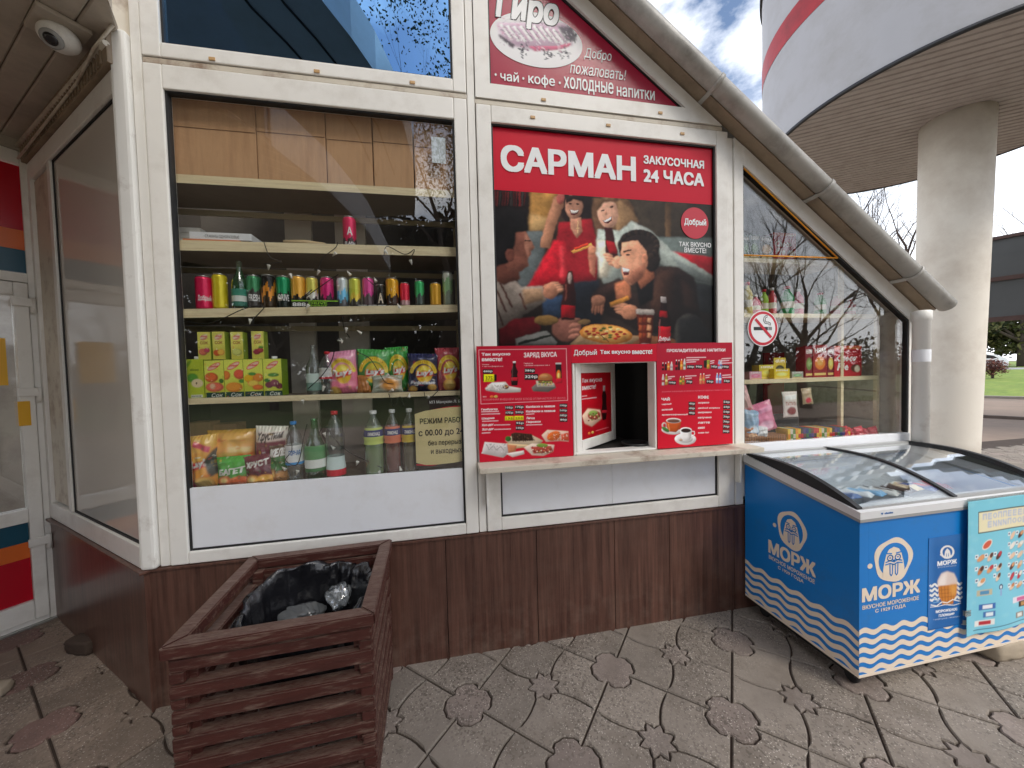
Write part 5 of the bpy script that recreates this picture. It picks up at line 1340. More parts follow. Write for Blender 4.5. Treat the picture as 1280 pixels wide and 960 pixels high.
CANS = [
 ('deep pink drink can first from the left on the can shelf', 246.3, 266.3, 346, [(1, (206, 30, 80))], 0, 'Добрый'),
 ('yellow drink can beside the deep pink can', 267.3, 285, 343, [(1, (206, 186, 40))], 0, None),
 ('green topped can with grey base right of the small green bottle', 310, 327, 345, [(.45, (60, 130, 86)), (1, (70, 66, 64))], .10, 'FRESH'),
 ('black can with orange swirl between two green topped cans', 328, 346, 344.5, [(.34, (36, 32, 30)), (.62, (206, 130, 40)), (1, (60, 46, 30))], .25, None),
 ('bright green can with black lower half left of the cardboard tray', 346.9, 363.8, 346, [(.55, (24, 140, 90)), (1, (26, 34, 30))], .10, 'DRIVE'),
 ('orange can at the left end of the green and black tray', 365, 383, 345.5, [(.62, (230, 160, 60)), (1, (40, 36, 30))], .12, None),
 ('yellow and silver can second in the green and black tray', 383.6, 398.6, 347, [(.5, (206, 196, 90)), (.7, (210, 210, 200)), (1, (46, 42, 34))], .10, None),
 ('magenta can third in the green and black tray', 401.7, 418, 347, [(.62, (206, 40, 116)), (1, (60, 30, 44))], .18, None),
 ('white and pale blue can at the right end of the green tray', 422, 436, 347.5, [(.45, (196, 202, 206)), (.75, (110, 180, 220)), (1, (90, 90, 96))], .16, None),
 ('lime yellow can between the pale blue can and the pink can', 437.5, 451.7, 348, [(.55, (196, 200, 70)), (.75, (230, 190, 70)), (1, (70, 66, 60))], .12, None),
 ('pink can just left of the short black can', 454, 468, 347.5, [(.6, (216, 70, 146)), (1, (90, 76, 80))], .10, None),
 ('short black can with a pale letter A', 470, 482.5, 356.5, [(1, (38, 32, 26))], 0, 'A'),
 ('bright orange can right of the short black can', 483, 499, 348.5, [(.62, (240, 160, 40)), (1, (60, 44, 36))], .12, None),
 ('small red can right of the bright orange can', 500.7, 512.5, 354, [(.75, (214, 40, 66)), (1, (190, 150, 150))], .04, None),
 ('small green can half lost in the reflection of branches', 519, 531, 351.5, [(.55, (60, 170, 100)), (1, (70, 80, 76))], .14, None),
 ('golden can near the right end of the can shelf', 538, 551.7, 354.5, [(1, (226, 160, 50))], .0, None),
 ('pale green bottle-like can last on the right of the can shelf', 554, 567, 341, [(.2, (214, 220, 206)), (.6, (150, 190, 140)), (1, (130, 140, 126))], .12, None)]
for lab, a, b, tp, bands, deco, word in CANS:
    t, x, r, h = can(lab, a, b, tp, 3, bands, deco=deco)
    if word: can_word(t, word, r, h * (.22 if word != 'A' else .15), h * (.42 if word != 'A' else .6), .8 if word != 'A' else .5, 'wtext' if word != 'A' else 'ctext')
t, x, r, h = can('tall pink can standing alone on the upper shelf', 432.5, 449, 272.5, 2, [(.75, (214, 40, 90)), (1, (60, 40, 46))], deco=.14, y=.11, group=None)
can_word(t, 'FLASH', r, h * .02, h * .14, .8); can_word(t, 'А', r, h * .35, h * .62, .4)

def tray(label, pa, pb, pt, words, col):
    y = .070; x, w = px_x(pa, pb, 382, y); z0 = shz(3, x) + .0005; h = ztop((pa + pb) / 2, pt, y) - z0
    t = thing('can_tray', label, 'tray', (x, y, z0))
    mb = MB(); mb.box((-w / 2, 0, 0), (w / 2, .003, h)); mb.box((-w / 2, .003, 0), (-w / 2 + .003, .075, h)); mb.box((w / 2 - .003, .003, 0), (w / 2, .075, h)); mb.build('tray_wall', mat('tray_board', S(*col), .5), t)
    l = MB(); 
    if words[0] == 'DRIVE': l.box((-w / 2, -.0012, h * .84), (w / 2, -.0004, h), 1); put_text(l, 'DRIVE', -w * .14, w * .26, h * .42, h * .74, -.001, 1, .02); put_text(l, 'ENERGY', -w * .14, w * .26, h * .08, h * .34, -.001, 1, .02); put_text(l, '888', -w * .48, -w * .2, h * .1, h * .66, -.001, 0, .02)
    else: put_text(l, '888', -w * .40, w * .1, h * .2, h * .8, -.001, 0, .02); put_text(l, 'GOLD', w * .14, w * .44, h * .2, h * .6, -.001, 0)
    l.build('lettering', [M['wtext'], mat('lime_print', S(150, 206, 60), .5)], t)
tray('green and black cardboard can tray with lime lettering', 364.5, 423, 375.5, ['DRIVE'], (26, 30, 24))
tray('dark cardboard can tray with white digits', 440, 512, 381.0, ['888'], (44, 38, 34))

def lathe_bottle(label, pa, pb, pt, pbm, y, z0, prof, gm, cap=None, lab=None, labz=(.3, .5), name='bottle', liquid=None, fill=.8, group=None, labword=None, labmi='wtext', cat='bottle'):
    x, w = px_x(pa, pb, (pt + pbm) / 2, y); r = w / 2; h = ztop((pa + pb) / 2, pt, y) - z0
    t = thing(name, label, cat, (x, y, z0), 0, group)
    P = [(r * a, h * b) for a, b in prof]
    MB().lathe(P, seg=32).build('glass_body' if cap is None else 'body', gm, t)
    top = max(b for a, b in prof); rt = P[-1][0]
    if liquid:
        q = [(max(a - .004, .003), z) for a, z in P if z <= h * fill]; q[0] = (q[0][0], .004)
        MB().lathe(q, seg=28).build('drink', liquid, t)
    if cap: MB().lathe([(rt * 1.15, h * top + .0005), (rt * 1.2, h * top + .004), (rt * 1.2, h), (rt * 1.05, h + .002)], seg=20).build('cap', cap, t)
    if lab:
        l0, l1 = labz; cols = [(f, rgb(c)) for f, c in lab]
        def colf(u, z):
            f = (l1 - z / h) / (l1 - l0)
            for q, c in cols:
                if f <= q: return tuple(c)
            return tuple(cols[-1][1])
        zs = np.linspace(l0 * h, l1 * h, 16); Z = [b for a, b in P]; R_ = [a for a, b in P]
        MB().lathe([(float(np.interp(z, Z, R_)) + .0012, z) for z in zs], seg=36, colf=colf, cap=False).build('label_strip', M['printm'], t)
        if labword: can_word(t, labword, float(np.interp((l0 + l1) / 2 * h, Z, R_)) + .0015, h * (l0 + (l1 - l0) * .50), h * (l0 + (l1 - l0) * .75), .62, labmi, .03)
    return t
PET = [(.80, 0), (1, .02), (1, .08), (.96, .12), (1, .16), (1, .5), (.93, .54), (1, .58), (.98, .66), (.78, .78), (.36, .90), (.30, .92), (.30, .95)]
COLA = [(.84, 0), (1, .02), (1, .18), (.9, .28), (.88, .38), (1, .52), (1, .66), (.86, .76), (.5, .87), (.30, .92), (.30, .95)]
GLS = [(.86, 0), (1, .02), (1, .50), (.92, .58), (.5, .72), (.36, .80), (.31, .95), (.36, .955), (.36, .985)]
caps = {k: mat(k + '_cap', S(*v), .35) for k, v in {'white': (236, 236, 236), 'blue': (40, 130, 210), 'red': (206, 30, 50)}.items()}
lathe_bottle('small dark green glass bottle with pale label standing among the cans', 290, 309.5, 326, 384, .105, shz(3, -.93), GLS, M['clear_green'], None, [(.4, (60, 130, 110)), (.75, (200, 206, 200)), (1, (60, 110, 96))], (.05, .40), liquid=glass('dark_green_drink', (.1, .3, .22), 1.3, body=S(40, 110, 90), body_amt=.6), fill=.5)
lathe_bottle('tall clear glass bottle with pale label left of the red capped bottle', 383, 401.5, 431, 492, .12, shz(4, -.55), GLS, M['clear'], None, [(.5, (190, 206, 200)), (1, (120, 150, 140))], (.08, .42))
lathe_bottle('plastic bottle with red cap and white label left of the pink crisps', 399.5, 420, 440, 492, .11, shz(4, -.5), PET, M['clear'], caps['red'], [(.8, (206, 206, 206)), (1, (190, 60, 70))], (.36, .62))
B0 = .976
lathe_bottle('water bottle with blue cap and mountain label', 357, 379, 527, 599, .085, B0, PET, M['clear'], caps['blue'], [(.85, (226, 232, 238)), (1, (70, 150, 210))], (.30, .62), labword='ГОРНАЯ', labmi='btext')
lathe_bottle('green glass mineral water bottle with white label', 381, 407, 521, 599, .085, B0, GLS, M['clear_green'], None, [(.5, (96, 150, 100)), (.85, (222, 226, 220)), (1, (70, 120, 76))], (.16, .56))
lathe_bottle('clear bottle with red cap and red edged label', 407.5, 431, 514, 597, .085, B0, COLA, M['clear'], caps['red'], [(.68, (206, 222, 220)), (1, (206, 36, 56))], (.06, .34))
LAB = [(.10, (226, 226, 196)), (.45, (40, 60, 120)), (.9, None), (1, (226, 216, 170))]
for lab, pa, pb, pt, lq, c1 in (('pale green lemonade bottle with white cap, first of three', 455, 480, 513.5, 'liq_green', (190, 206, 110)), ('red lemonade bottle with white cap between the green and amber ones', 480.5, 501.6, 512, 'liq_red', (216, 120, 90)), ('amber lemonade bottle with white cap beside the opening hours sign', 502, 523, 511, 'liq_yellow', (206, 180, 70))):
    lathe_bottle(lab, pa, pb, pt, 592, .085, B0, PET, M['clear'], caps['white'], [(.16, c1), (.52, (36, 52, 110)), (1, c1)], (.50, .75), liquid=M[lq], fill=.80, labword='ЛИМОНАД', group='lemonade bottles')

# ---- juice cartons
def carton(label, pa, pb, pt, y, z0, d, cv, capcol=None, group=None, side=(150, 170, 50)):
    x, w = px_x(pa, pb, 480, y); h = ztop((pa + pb) / 2, pt, y) - z0
    t = thing('juice_carton', label, 'juice carton', (x, y, z0), 0, group)
    mb = MB(); c = tuple(lin(side)); mb.box((-w / 2, 0.0015, 0), (w / 2, d, h), 0, c); mb.build('carton', M['carton'], t)
    flat_print('front_print', cv, -w / 2, w / 2, 0, h, 0, 480, M['carton'], t, .0012)
    if capcol: MB().lathe([(.012, 0), (.013, .002), (.012, .014)], (0, d * .4, h), 16).build('cap', caps['white'], t)
    return t
def cv_juice(bg, paint, big=True):
    c = Cv(120, 260, bg); c.poly([(0, 0), (1, 0), (1, .5), (0, .62)], tuple(min(255, v + 26) for v in bg), soft=30)
    paint(c)
    c.ell(.5, .17, .34, .075, (226, 90, 80), -.25) if big else c.ell(.5, .2, .3, .1, (216, 150, 130), -.1)
    c.ell(.5, .17, .30, .055, (240, 226, 210), -.25, a=.6)
    c.text('Добрый', .28, .135, .72, .20, (214, 40, 50), .03, .2)
    if big:
        c.poly([(0.04, .86), (1, .86), (1, 1), (0.04, 1)], (30, 66, 56)); c.text('Сок', .32, .885, .9, .985, (244, 244, 236), .0, .25)
    else: c.text('СОК', .2, .34, .8, .45, (150, 70, 50), .03)
    return c.busy(14, int(c.a.sum()) % 997, ((236, 236, 200), (110, 150, 50), (230, 130, 70))).grain(.04)
def fruit(*f):
    def go(c):
        for x, y, rx, ry, col in f: c.ell(x, y, rx, ry, tuple(v * .8 for v in col), soft=2); c.ell(x - rx * .12, y - ry * .14, rx * .82, ry * .8, col, soft=4)
    return go
def cv_apple():
    c = Cv(120, 260, (176, 190, 60)); c.ell(.4, .48, .30, .12, (90, 150, 60), soft=4); c.ell(.64, .62, .30, .11, (236, 226, 190), soft=2); c.ell(.64, .62, .30, .11, (170, 60, 50), soft=1, a=.25); c.ell(.6, .62, .04, .03, (90, 60, 40)); c.text('яблоко', .3, .24, .75, .31, (60, 100, 40), .02); c.ell(.2, .14, .22, .05, (110, 150, 50), -.5, soft=3); c.rect(.28, .92, .88, .985, (226, 226, 220))
    for i in range(12): c.rect(.32 + i * .045, .93, .32 + i * .045 + (.02 if i % 3 else .03), .975, (30, 30, 30))
    return c.grain(.03)
YB = .085; gA = 'large juice cartons'; gB = 'small juice cartons'
GRN = (190, 196, 70)
carton('large green apple juice carton at the left end of the shelf', 231.5, 255, 449, YB, shz(4, -1.17), .075, cv_apple(), 1, gA)
for lab, a, b, tp, f in (
 ('large juice carton with peaches between the apple and grapefruit cartons', 256.3, 280.3, 450.5, fruit((.35, .46, .34, .13, (226, 110, 60)), (.5, .72, .46, .13, (230, 110, 90)), (.4, .70, .14, .08, (240, 190, 160)), (.85, .56, .12, .06, (70, 120, 50)))),
 ('large juice carton with orange and grapefruit slices', 281, 304.4, 449.5, fruit((.1, .42, .22, .12, (236, 130, 60)), (.8, .4, .3, .13, (226, 96, 70)), (.5, .74, .44, .13, (240, 150, 60)), (.9, .58, .14, .05, (80, 140, 60)))),
 ('large juice carton with mixed yellow fruits', 305, 329, 449, fruit((.3, .52, .26, .10, (244, 180, 40)), (.75, .5, .26, .11, (236, 140, 60)), (.5, .66, .3, .09, (240, 200, 90)), (.72, .76, .28, .07, (226, 120, 60)), (.45, .4, .2, .04, (80, 150, 70)))),
 ('large juice carton with dark cherries at the right end of the row', 329.8, 352.5, 448.5, fruit((.3, .70, .22, .09, (120, 60, 76)), (.6, .66, .24, .10, (140, 76, 96)), (.84, .74, .2, .08, (110, 50, 66)), (.55, .44, .3, .05, (90, 150, 70)), (.2, .58, .16, .05, (70, 130, 60))))):
    carton(lab, a, b, tp, YB, shz(4, -1.0), .075, cv_juice(GRN, f), 'cherries' in lab, gA, (120, 150, 40))
zt_big = onY(290, 449.5, YB)[2] + .002
for lab, a, b, tp, f in (
 ('small juice carton with pomegranate, first on top of the large cartons', 249.8, 265.5, 415, fruit((.4, .72, .34, .12, (206, 110, 90)), (.7, .66, .22, .09, (190, 70, 100)))),
 ('small juice carton with orange halves, second on top of the large cartons', 268.3, 283.5, 414.5, fruit((.35, .76, .3, .11, (206, 90, 50)), (.66, .74, .28, .11, (240, 180, 80)))),
 ('small yellow green juice carton, third on top of the large cartons', 291, 306, 414.8, fruit((.5, .74, .4, .12, (196, 200, 110)))),
 ('small juice carton with cherries, last and set apart on top of the large cartons', 317, 332, 414, fruit((.4, .74, .3, .10, (150, 50, 70)), (.7, .68, .24, .10, (170, 60, 70)), (.75, .58, .2, .04, (90, 150, 60))))):
    carton(lab, a, b, tp, .09, zt_big, .045, cv_juice((196, 190, 80), f, False), None, gB, (150, 170, 60))

# ---- crisps and snack bags
def bag(label, pa, pb, pt, pbm, y, z0, cv, tilt=0.0, lean=-.12, dz=0.0, depth=.055, name='crisp_bag', cat='bag of crisps', group=None, seed=1, yaw=0.0):
    x, w = px_x(pa, pb, (pt + pbm) / 2, y); h = ztop((pa + pb) / 2, pt, y) - z0 - dz; h *= (1.14 if group and 'bottom' in group else 1.05); w *= 1.13; depth *= 1.25
    t = thing(name, label, cat, (x, y, z0 + dz), yaw, group)
    nx, ny = 44, 56
    U, V = np.meshgrid(np.linspace(0, 1, nx), np.linspace(0, 1, ny)); r = np.random.default_rng(seed)
    ph = r.uniform(0, 6, 8)
    crimp = np.clip(np.minimum(V, 1 - V) / .16, 0, 1)
    env = np.sin(np.pi * np.clip(U, 0, 1)) ** .55 * (crimp ** .7)
    wr = .12 * np.sin(U * 9 + V * 5 + ph[0]) + .10 * np.sin(V * 17 + U * 6 * np.sin(ph[1]) + ph[2]) + .10 * np.sin(U * 23 - V * 9 + ph[3]) * (1 - crimp * .5)
    pin = 1 - .10 * np.sin(np.pi * V) ** .8
    X = (U - .5) * w * pin; Z = (1 - V) * h
    ca, sa = math.cos(tilt), math.sin(tilt)
    X2 = X * ca - (Z - h * .1) * sa; Z2 = (Z - h * .1) * ca + X * sa + h * .1
    Z2 = np.maximum(Z2, 0.001)
    ripple = .0025 * np.sin(U * 60) * (1 - crimp)
    bulge = depth * .5 * env * (1 + wr) + ripple
    Yf = -bulge + (Z2 / h) * -lean * .1; Yb = bulge * .8 + .001 + (Z2 / h) * -lean * .1
    C = cv.sample(nx, ny)
    P = np.stack([X2, Yf, Z2], -1); B = np.stack([X2, Yb, Z2], -1)
    grid_mesh(name, P, C, M['foil'], t, True, B)
    return t
def cv_chips(bg, arc=True, word='Lay\'s', low=None, extra=None, disc=(236, 180, 50), bgl=None):
    c = Cv(180, 220, bg); c.poly([(0, 0), (1, 0), (1, .3), (0, .45)], bgl or tuple(min(255, v * 1.15 + 8) for v in bg), soft=24)
    if arc:
        for k in np.linspace(math.pi * 1.08, math.pi * 1.92, 22): c.ell(.52 + .40 * math.cos(k), .56 + .33 * math.sin(k), .06, .05, (244, 200, 60))
        for k in np.linspace(math.pi * 1.12, math.pi * 1.88, 16): c.ell(.52 + .40 * math.cos(k), .56 + .33 * math.sin(k), .012, .022, (170, 90, 30))
    c.ell(.55, .54, .27, .22, disc, soft=2); c.ell(.55, .50, .2, .14, tuple(min(255, v + 30) for v in disc), soft=8); c.poly([(.28, .50), (.82, .46), (.86, .58), (.32, .64)], (196, 30, 50), soft=3)
    c.text(word, .30, .46, .84, .63, (250, 248, 244), .03, .15, y0r=.43, y1r=.60)
    if extra: extra(c)
    c.busy(26, hash_s(str(bg) + word))
    if low:
        for x, y, s in low: c.ell(x, y, .17 * s, .10 * s, (206, 150, 70), soft=2); c.ell(x + .01, y - .01, .13 * s, .07 * s, (232, 186, 104), soft=4)
    return c.grain(.04)
S4 = lambda x: shz(4, x)
gC = 'crisp bags on the fourth shelf'
bag('pink crisp bag leaning beside the red capped bottle', 413, 448, 441, 491, .10, S4(-.4), cv_chips((222, 120, 146), low=[(.2, .92, 1.2)]), .10, seed=1, group=gC)
bag('green crisp bag with yellow arc, the broad one in front', 446, 485, 439, 490.5, .115, S4(-.3), cv_chips((60, 130, 62), low=[(.1, .9, 1)]), -.05, seed=2, group=gC)
bag('green crisp bag half hidden behind the dark blue bag', 486, 512, 436, 489, .135, S4(-.2), cv_chips((50, 128, 56), low=[(.3, .9, 1)]), .06, seed=3, group=gC)
bag('dark blue crisp bag with yellow arc', 510, 546, 444, 489, .09, S4(-.1), cv_chips((34, 36, 66), low=[(.2, .93, .8), (.8, .88, .8)], extra=lambda c: c.text('Рифлёные', .12, .72, .9, .82, (230, 230, 236), .02, .1)), -.03, seed=4, group=gC)
bag('brownish red crisp bag at the right end beside the window frame', 546.5, 576, 437, 488, .10, S4(0), cv_chips((140, 50, 60), low=[(.5, .85, 1.4)]), .02, seed=5, group=gC)
bag('small brown biscuit bag between the pink and green crisp bags', 447, 463, 470, 490, .085, S4(-.38), Cv(60, 60, (168, 108, 56)).grain(.2), 0, depth=.03, name='biscuit_bag', cat='bag of biscuits', seed=6)
def cv_clearbag():
    c = Cv(80, 80, (150, 156, 140)); c.ell(.6, .5, .3, .36, (220, 150, 70), soft=6); c.line([(.1, .2), (.5, .1), (.9, .3)], .04, (226, 230, 226), soft=2); c.line([(.1, .7), (.4, .4)], .03, (216, 220, 220), soft=2); return c.grain(.1)
bag('crinkled clear snack bag with orange filling in front of the green crisp bags', 466, 502, 470, 491.5, .075, S4(-.25), cv_clearbag(), 0, depth=.03, name='snack_bag', cat='snack bag', seed=7)
# bottom row
def cv_rye(bg, word, wc, sp=True, blob=(150, 100, 60), wy=.4, bgl=None, band=None):
    c = Cv(170, 180, bg); c.poly([(0, 0), (1, 0), (1, .35), (0, .5)], bgl or tuple(min(255, v * 1.2) for v in bg), soft=20)
    if band: c.poly([(0, .3), (1, .25), (1, .62), (0, .66)], band, soft=2)
    c.ell(.3, .78, .26, .17, blob, soft=4); c.ell(.7, .82, .3, .16, tuple(min(255, v * 1.2) for v in blob), soft=4); c.ell(.28, .75, .14, .08, (236, 200, 130), soft=5)
    c.text(word, .1, wy, .9, wy + .2, wc, .045, .15, y0r=wy - .06, y1r=wy + .14)
    return c.busy(30, hash_s(word)).grain(.06)
gD = 'snack bags along the window bottom'
bag('big orange crisp bag lying behind the front bags', 262, 318, 545, 602, .165, B0, cv_chips((220, 140, 60), False, ' ', disc=(226, 150, 70), low=None, extra=lambda c: (c.poly([(.05, .6), (.55, .55), (.6, .75), (.1, .8)], (196, 130, 150), soft=2), c.poly([(.55, .3), (.95, .34), (.95, .44), (.6, .4)], (226, 190, 120), soft=2))), .0, depth=.10, seed=8, group=gD)
bag('orange crisp bag with round emblem at the left bottom corner', 236.5, 274, 552, 611, .10, B0, cv_chips((224, 146, 56), False, low=[(.6, .9, 1.5)], disc=(232, 150, 50), extra=lambda c: (c.poly([(.45, .1), (.9, .24), (.86, .34), (.42, .2)], (200, 60, 90), soft=1), c.poly([(0, .84), (.4, .8), (.4, .94), (0, 1)], (190, 40, 70), soft=3), c.poly([(.7, .5), (1, .25), (1, .75), (.8, .8)], (60, 66, 60), soft=3))), .08, seed=9, depth=.075, group=gD)
bag('green rusk bag between the orange and maroon bags', 273, 312, 575, 608, .085, B0, cv_rye((60, 140, 50), 'БАГЕТ', (240, 244, 236), blob=(196, 90, 50)), .03, seed=10, group=gD)
bag('red and white rusk bag standing behind the maroon bag', 318, 355, 541, 600, .13, B0, cv_rye((196, 60, 60), 'Хрустим', (40, 36, 36), blob=(130, 84, 60), wy=.12, band=(120, 36, 60), bgl=(230, 216, 206)), -.06, depth=.05, seed=11, group=gD)
bag('maroon rusk bag with golden rusks in front of the red and white bag', 309, 343, 573, 606, .075, B0, cv_rye((90, 30, 46), 'ХРУСТ', (236, 230, 226), blob=(206, 140, 60), wy=.2), .1, seed=12, group=gD)
bag('dark brown snack bag left of the blue capped water bottle', 336, 360, 563, 603, .09, B0, cv_rye((70, 50, 36), 'ЖЕЛЕ', (236, 230, 226), blob=(170, 120, 70), wy=.1, band=(50, 110, 50)), -.04, seed=13, group=gD)

# ---- cardboard and papers
gE = 'cardboard boxes along the top shelf'
for i, (a, b, lab) in enumerate(((213.5, 320.5, 'wide brown cardboard box at the left end of the top shelf'), (321, 407, 'brown cardboard box second from the left on the top shelf'), (407.6, 465, 'narrow brown cardboard box third from the left on the top shelf'), (466, 516, 'narrow cardboard box fourth from the left, lost in the reflection'), (517, 569, 'cardboard box at the right end of the top shelf'))):
    y = .068; x0 = onY(a, 180, y)[0]; x1 = onY(b, 180, y)[0]; xm = (x0 + x1) / 2; z0 = shz(1, xm) + .001; w = (x1 - x0) / 2 - .001; hh = 2.855 - z0
    t = thing('cardboard_box', lab, 'cardboard box', (xm, y, z0), 0, gE)
    MB().bbox((-w, 0, 0), (w, .26, hh), .003).build('box_body', M['cardboard'], t)
    s = MB(); zm = hh * (.56 + .02 * (i % 2)); s.box((-w + .002, -.0012, zm), (w - .002, -.0003, zm + .0035)); s.build('flap_edge', mat('card_edge', S(120, 84, 56), .8), t)
def slab_item(name, label, cat, pa, pb, pt, pbm, y, d, col, group=None, word=None):
    x0, z1 = onY(pa, pt, y)[[0, 2]]; x1, z0 = onY(pb, pbm, y)[[0, 2]]; zz = shz(2, (x0 + x1) / 2)
    t = thing(name, label, cat, ((x0 + x1) / 2, y, zz), 0, group); w = (x1 - x0) / 2
    return t, w
t, w = slab_item('flat_carton', 'long flat white carton with printed side on the second shelf', 'carton', 236, 314.5, 285, 302, .08, .1, None)
MB().bbox((-w, 0, .012), (w, .12, .046), .002).build('carton', M['white'], t)
l = MB(); put_text(l, 'СТАКАНЫ ОДНОРАЗОВЫЕ', -w * .5, w * .6, .018, .034, -.001, 0, 0); l.build('lettering', M['ktext'], t)
t, w = slab_item('orange_folder', 'thin orange folder under the flat white carton', 'folder', 228, 300, 295, 301, .074, .1, None)
MB().bbox((-w, 0, .0008), (w, .14, .0108), .001).build('folder', mat('orange_folder', S(226, 140, 90), .5), t)
gF = 'white papers stacked on the second shelf'
for k in range(4):
    x = onY(229, 292, .2)[0] + (k % 2) * .012; t = MB().bbox((x - .10, .19, shz(2, x) + .0005 + k * .027), (x + .07, .30, shz(2, x) + k * .027 + .0265), .002)
    o = t.build('paper_pack', mat('paper_pack', S(206, 204, 198), .6, var=.05)); tag(o, ['lowest', 'second lowest', 'second highest', 'topmost'][k] + ' white paper pack in the stack behind the flat carton', 'paper pack', gF)
a = onY(354, 300, .09)[0]; b = onY(405, 303, .09)[0]
t = MB(); t.tube([(a, .10, shz(2, a) + .014), ((a + b) / 2, .10, shz(2, a) + .018), (b, .11, shz(2, b) + .013)], [.012, .013, .008], 10); o = t.build('wrapped_roll', mat('kraft_wrap', S(206, 180, 140), .7, bump=.4, bscale=30)); tag(o, 'small beige paper wrapped roll lying on the second shelf', 'roll')
gG = 'cardboard boxes at the left bottom of the window'
for lab, pa, pb, pt, y in (('tan cardboard box behind the orange crisp bags', 235, 264, 528, .24), ('lower cardboard box right of the tan box', 265, 298, 530, .27)):
    x, w = px_x(pa, pb, 560, y); h = ztop((pa + pb) / 2, pt, y) - B0
    t = thing('cardboard_box', lab, 'cardboard box', (x, y, B0), 0, gG); MB().bbox((-w / 2, 0, 0), (w / 2, .09, h), .003).build('box_body', M['cardboard'], t)

# ---- string of little lights hung inside the pane
def lights():
    t = thing('string_lights', 'string of small white cone lights on black wire inside the left window', 'string lights', (-.55, .045, 1.0)); o = np.array([-.55, .045, 1.0])
    runs = [[(222, 400), (262, 404), (305, 386), (330, 383), (318, 398), (316, 405)], [(330, 303), (338, 322), (352, 327), (330, 330)], [(398, 337), (404, 322), (419, 310), (422, 303)], [(390, 362), (380, 372), (398, 360), (412, 350), (423, 343)], [(480, 320), (484, 308), (506, 318), (518, 312), (512, 325)], [(455, 345), (468, 357), (480, 366)], [(385, 486), (402, 470), (414, 452), (418, 438)], [(446, 440), (462, 448), (474, 466), (482, 478), (492, 480)], [(362, 540), (365, 562), (357, 575), (372, 580), (380, 545), (384, 530)], [(407, 532), (420, 550), (432, 562), (450, 572), (478, 585)], [(486, 492), (492, 508), (500, 496), (505, 508)], [(530, 490), (534, 500), (548, 488)], [(428, 395), (430, 410), (437, 422)], [(412, 540), (404, 533), (398, 545)]]
    for rn in runs:
        P = [onY(px, py, .045) - o for px, py in rn]
        Q = []
        for i in range(len(P) - 1):
            for k in range(6):
                u = k / 6; p0, p1, p2, p3 = P[max(i - 1, 0)], P[i], P[i + 1], P[min(i + 2, len(P) - 1)]
                Q.append(.5 * ((2 * p1) + (-p0 + p2) * u + (2 * p0 - 5 * p1 + 4 * p2 - p3) * u * u + (-p0 + 3 * p1 - 3 * p2 + p3) * u ** 3))
        Q.append(P[-1]); MB().tube(Q, .0022, 6).build('wire', M['wire'], t)
    r = random.Random(9)
    B = [(336, 331, 10), (363, 343, -10), (399, 338, 40), (420, 316, 40), (481, 313, -40), (513, 325, 0), (438, 344, 140), (470, 352, 150), (350, 375, 160), (386, 381, 30), (433, 410, 0), (452, 417, 130), (428, 427, 120), (313, 399, 0), (378, 500, 0), (418, 463, 30), (405, 483, 20), (486, 468, 60), (511, 497, 180), (536, 495, 30), (405, 541, 0), (418, 561, 120), (447, 577, 20), (501, 588, 170), (475, 590, 100), (372, 588, 30), (357, 587, 140), (500, 385, 150), (423, 357, 10), (491, 487, 60)]
    for px, py, a in B:
        p = onY(px, py, .045) - o; m = MB(); m.lathe([(.0085, 0), (.0075, .004), (.0015, .026)], (0, 0, 0), 10)
        m.xform(Matrix.Translation(Vector(p)) @ Matrix.Rotation(math.radians(180 + a + r.uniform(-15, 15)), 4, 'Y') @ Matrix.Rotation(r.uniform(-.4, .4), 4, 'X')); m.build('bulb', M['bulb'], t)
lights()

# ================================================================== RIGHT WINDOW: shelves and sweets
RY = .16
def rz(px, py, y=RY): return onY(px, py, y)[2]
rs = thing('shelving', 'cream shelving behind the right cut-off window', 'shelving', (2.3, .2, 0))
RS = {}
def rshelf(k, pl, pr, th, y0=.14, y1=.40):
    a = onY(*pl, y0); b = onY(*pr, y0); z = (a[2] + b[2]) / 2; RS[k] = z
    MB().bbox((a[0] - 2.3, y0 - .2, z - th), (b[0] - 2.3, y1 - .2, z), .002).build('shelf', M['shelf'], rs)
rshelf(1, (929, 322), (1052, 326), .03); rshelf(2, (929, 392), (1095, 392), .028); rshelf(3, (929, 476.5), (1098, 468), .028)
for px in (1053, 1098):
    x = onY(px, 480, .16)[0] - 2.3; MB().bbox((x - .012, -.04, .0), (x + .012, -.015, (1.9 if px > 1060 else 2.2)), .002).build('post', M['shelf'], rs)
MB().box((1.80, .06, .93), (3.16, .5, .985)).build('window_board', M['white'], kiosk)
def rbox(label, pa, pb, pt, shelf, y, d, cv, name='sweets_box', cat='box', side=(150, 30, 40), group=None, z0=None):
    x, w = px_x(pa, pb, (pt + 440) / 2, y); z0 = RS[shelf] + .0005 if z0 is None else z0; h = ztop((pa + pb) / 2, pt, y) - z0
    t = thing(name, label, cat, (x, y, z0), 0, group); mb = MB(); mb.box((-w / 2, .0015, 0), (w / 2, d, h), 0, tuple(lin(side))); mb.build('carton', M['carton'], t)
    flat_print('front_print', cv, -w / 2, w / 2, 0, h, 0, 420, M['carton'], t, .0012); return t
def cv_choco():
    c = Cv(220, 220, (186, 30, 44)); c.poly([(0, 0), (1, 0), (1, .1), (0, .14)], (214, 90, 60), soft=4); c.text('Choco', .08, .28, .80, .52, (246, 236, 226), .03, .25); c.text('Pie', .10, .55, .52, .80, (246, 236, 226), .03, .25)
    c.ell(.78, .74, .18, .13, (96, 56, 40), soft=2); c.ell(.84, .76, .10, .11, (236, 216, 190), soft=3); c.text('ПЕЧЕНЬЕ', .5, .06, .92, .12, (246, 200, 120)); return c.grain(.04)
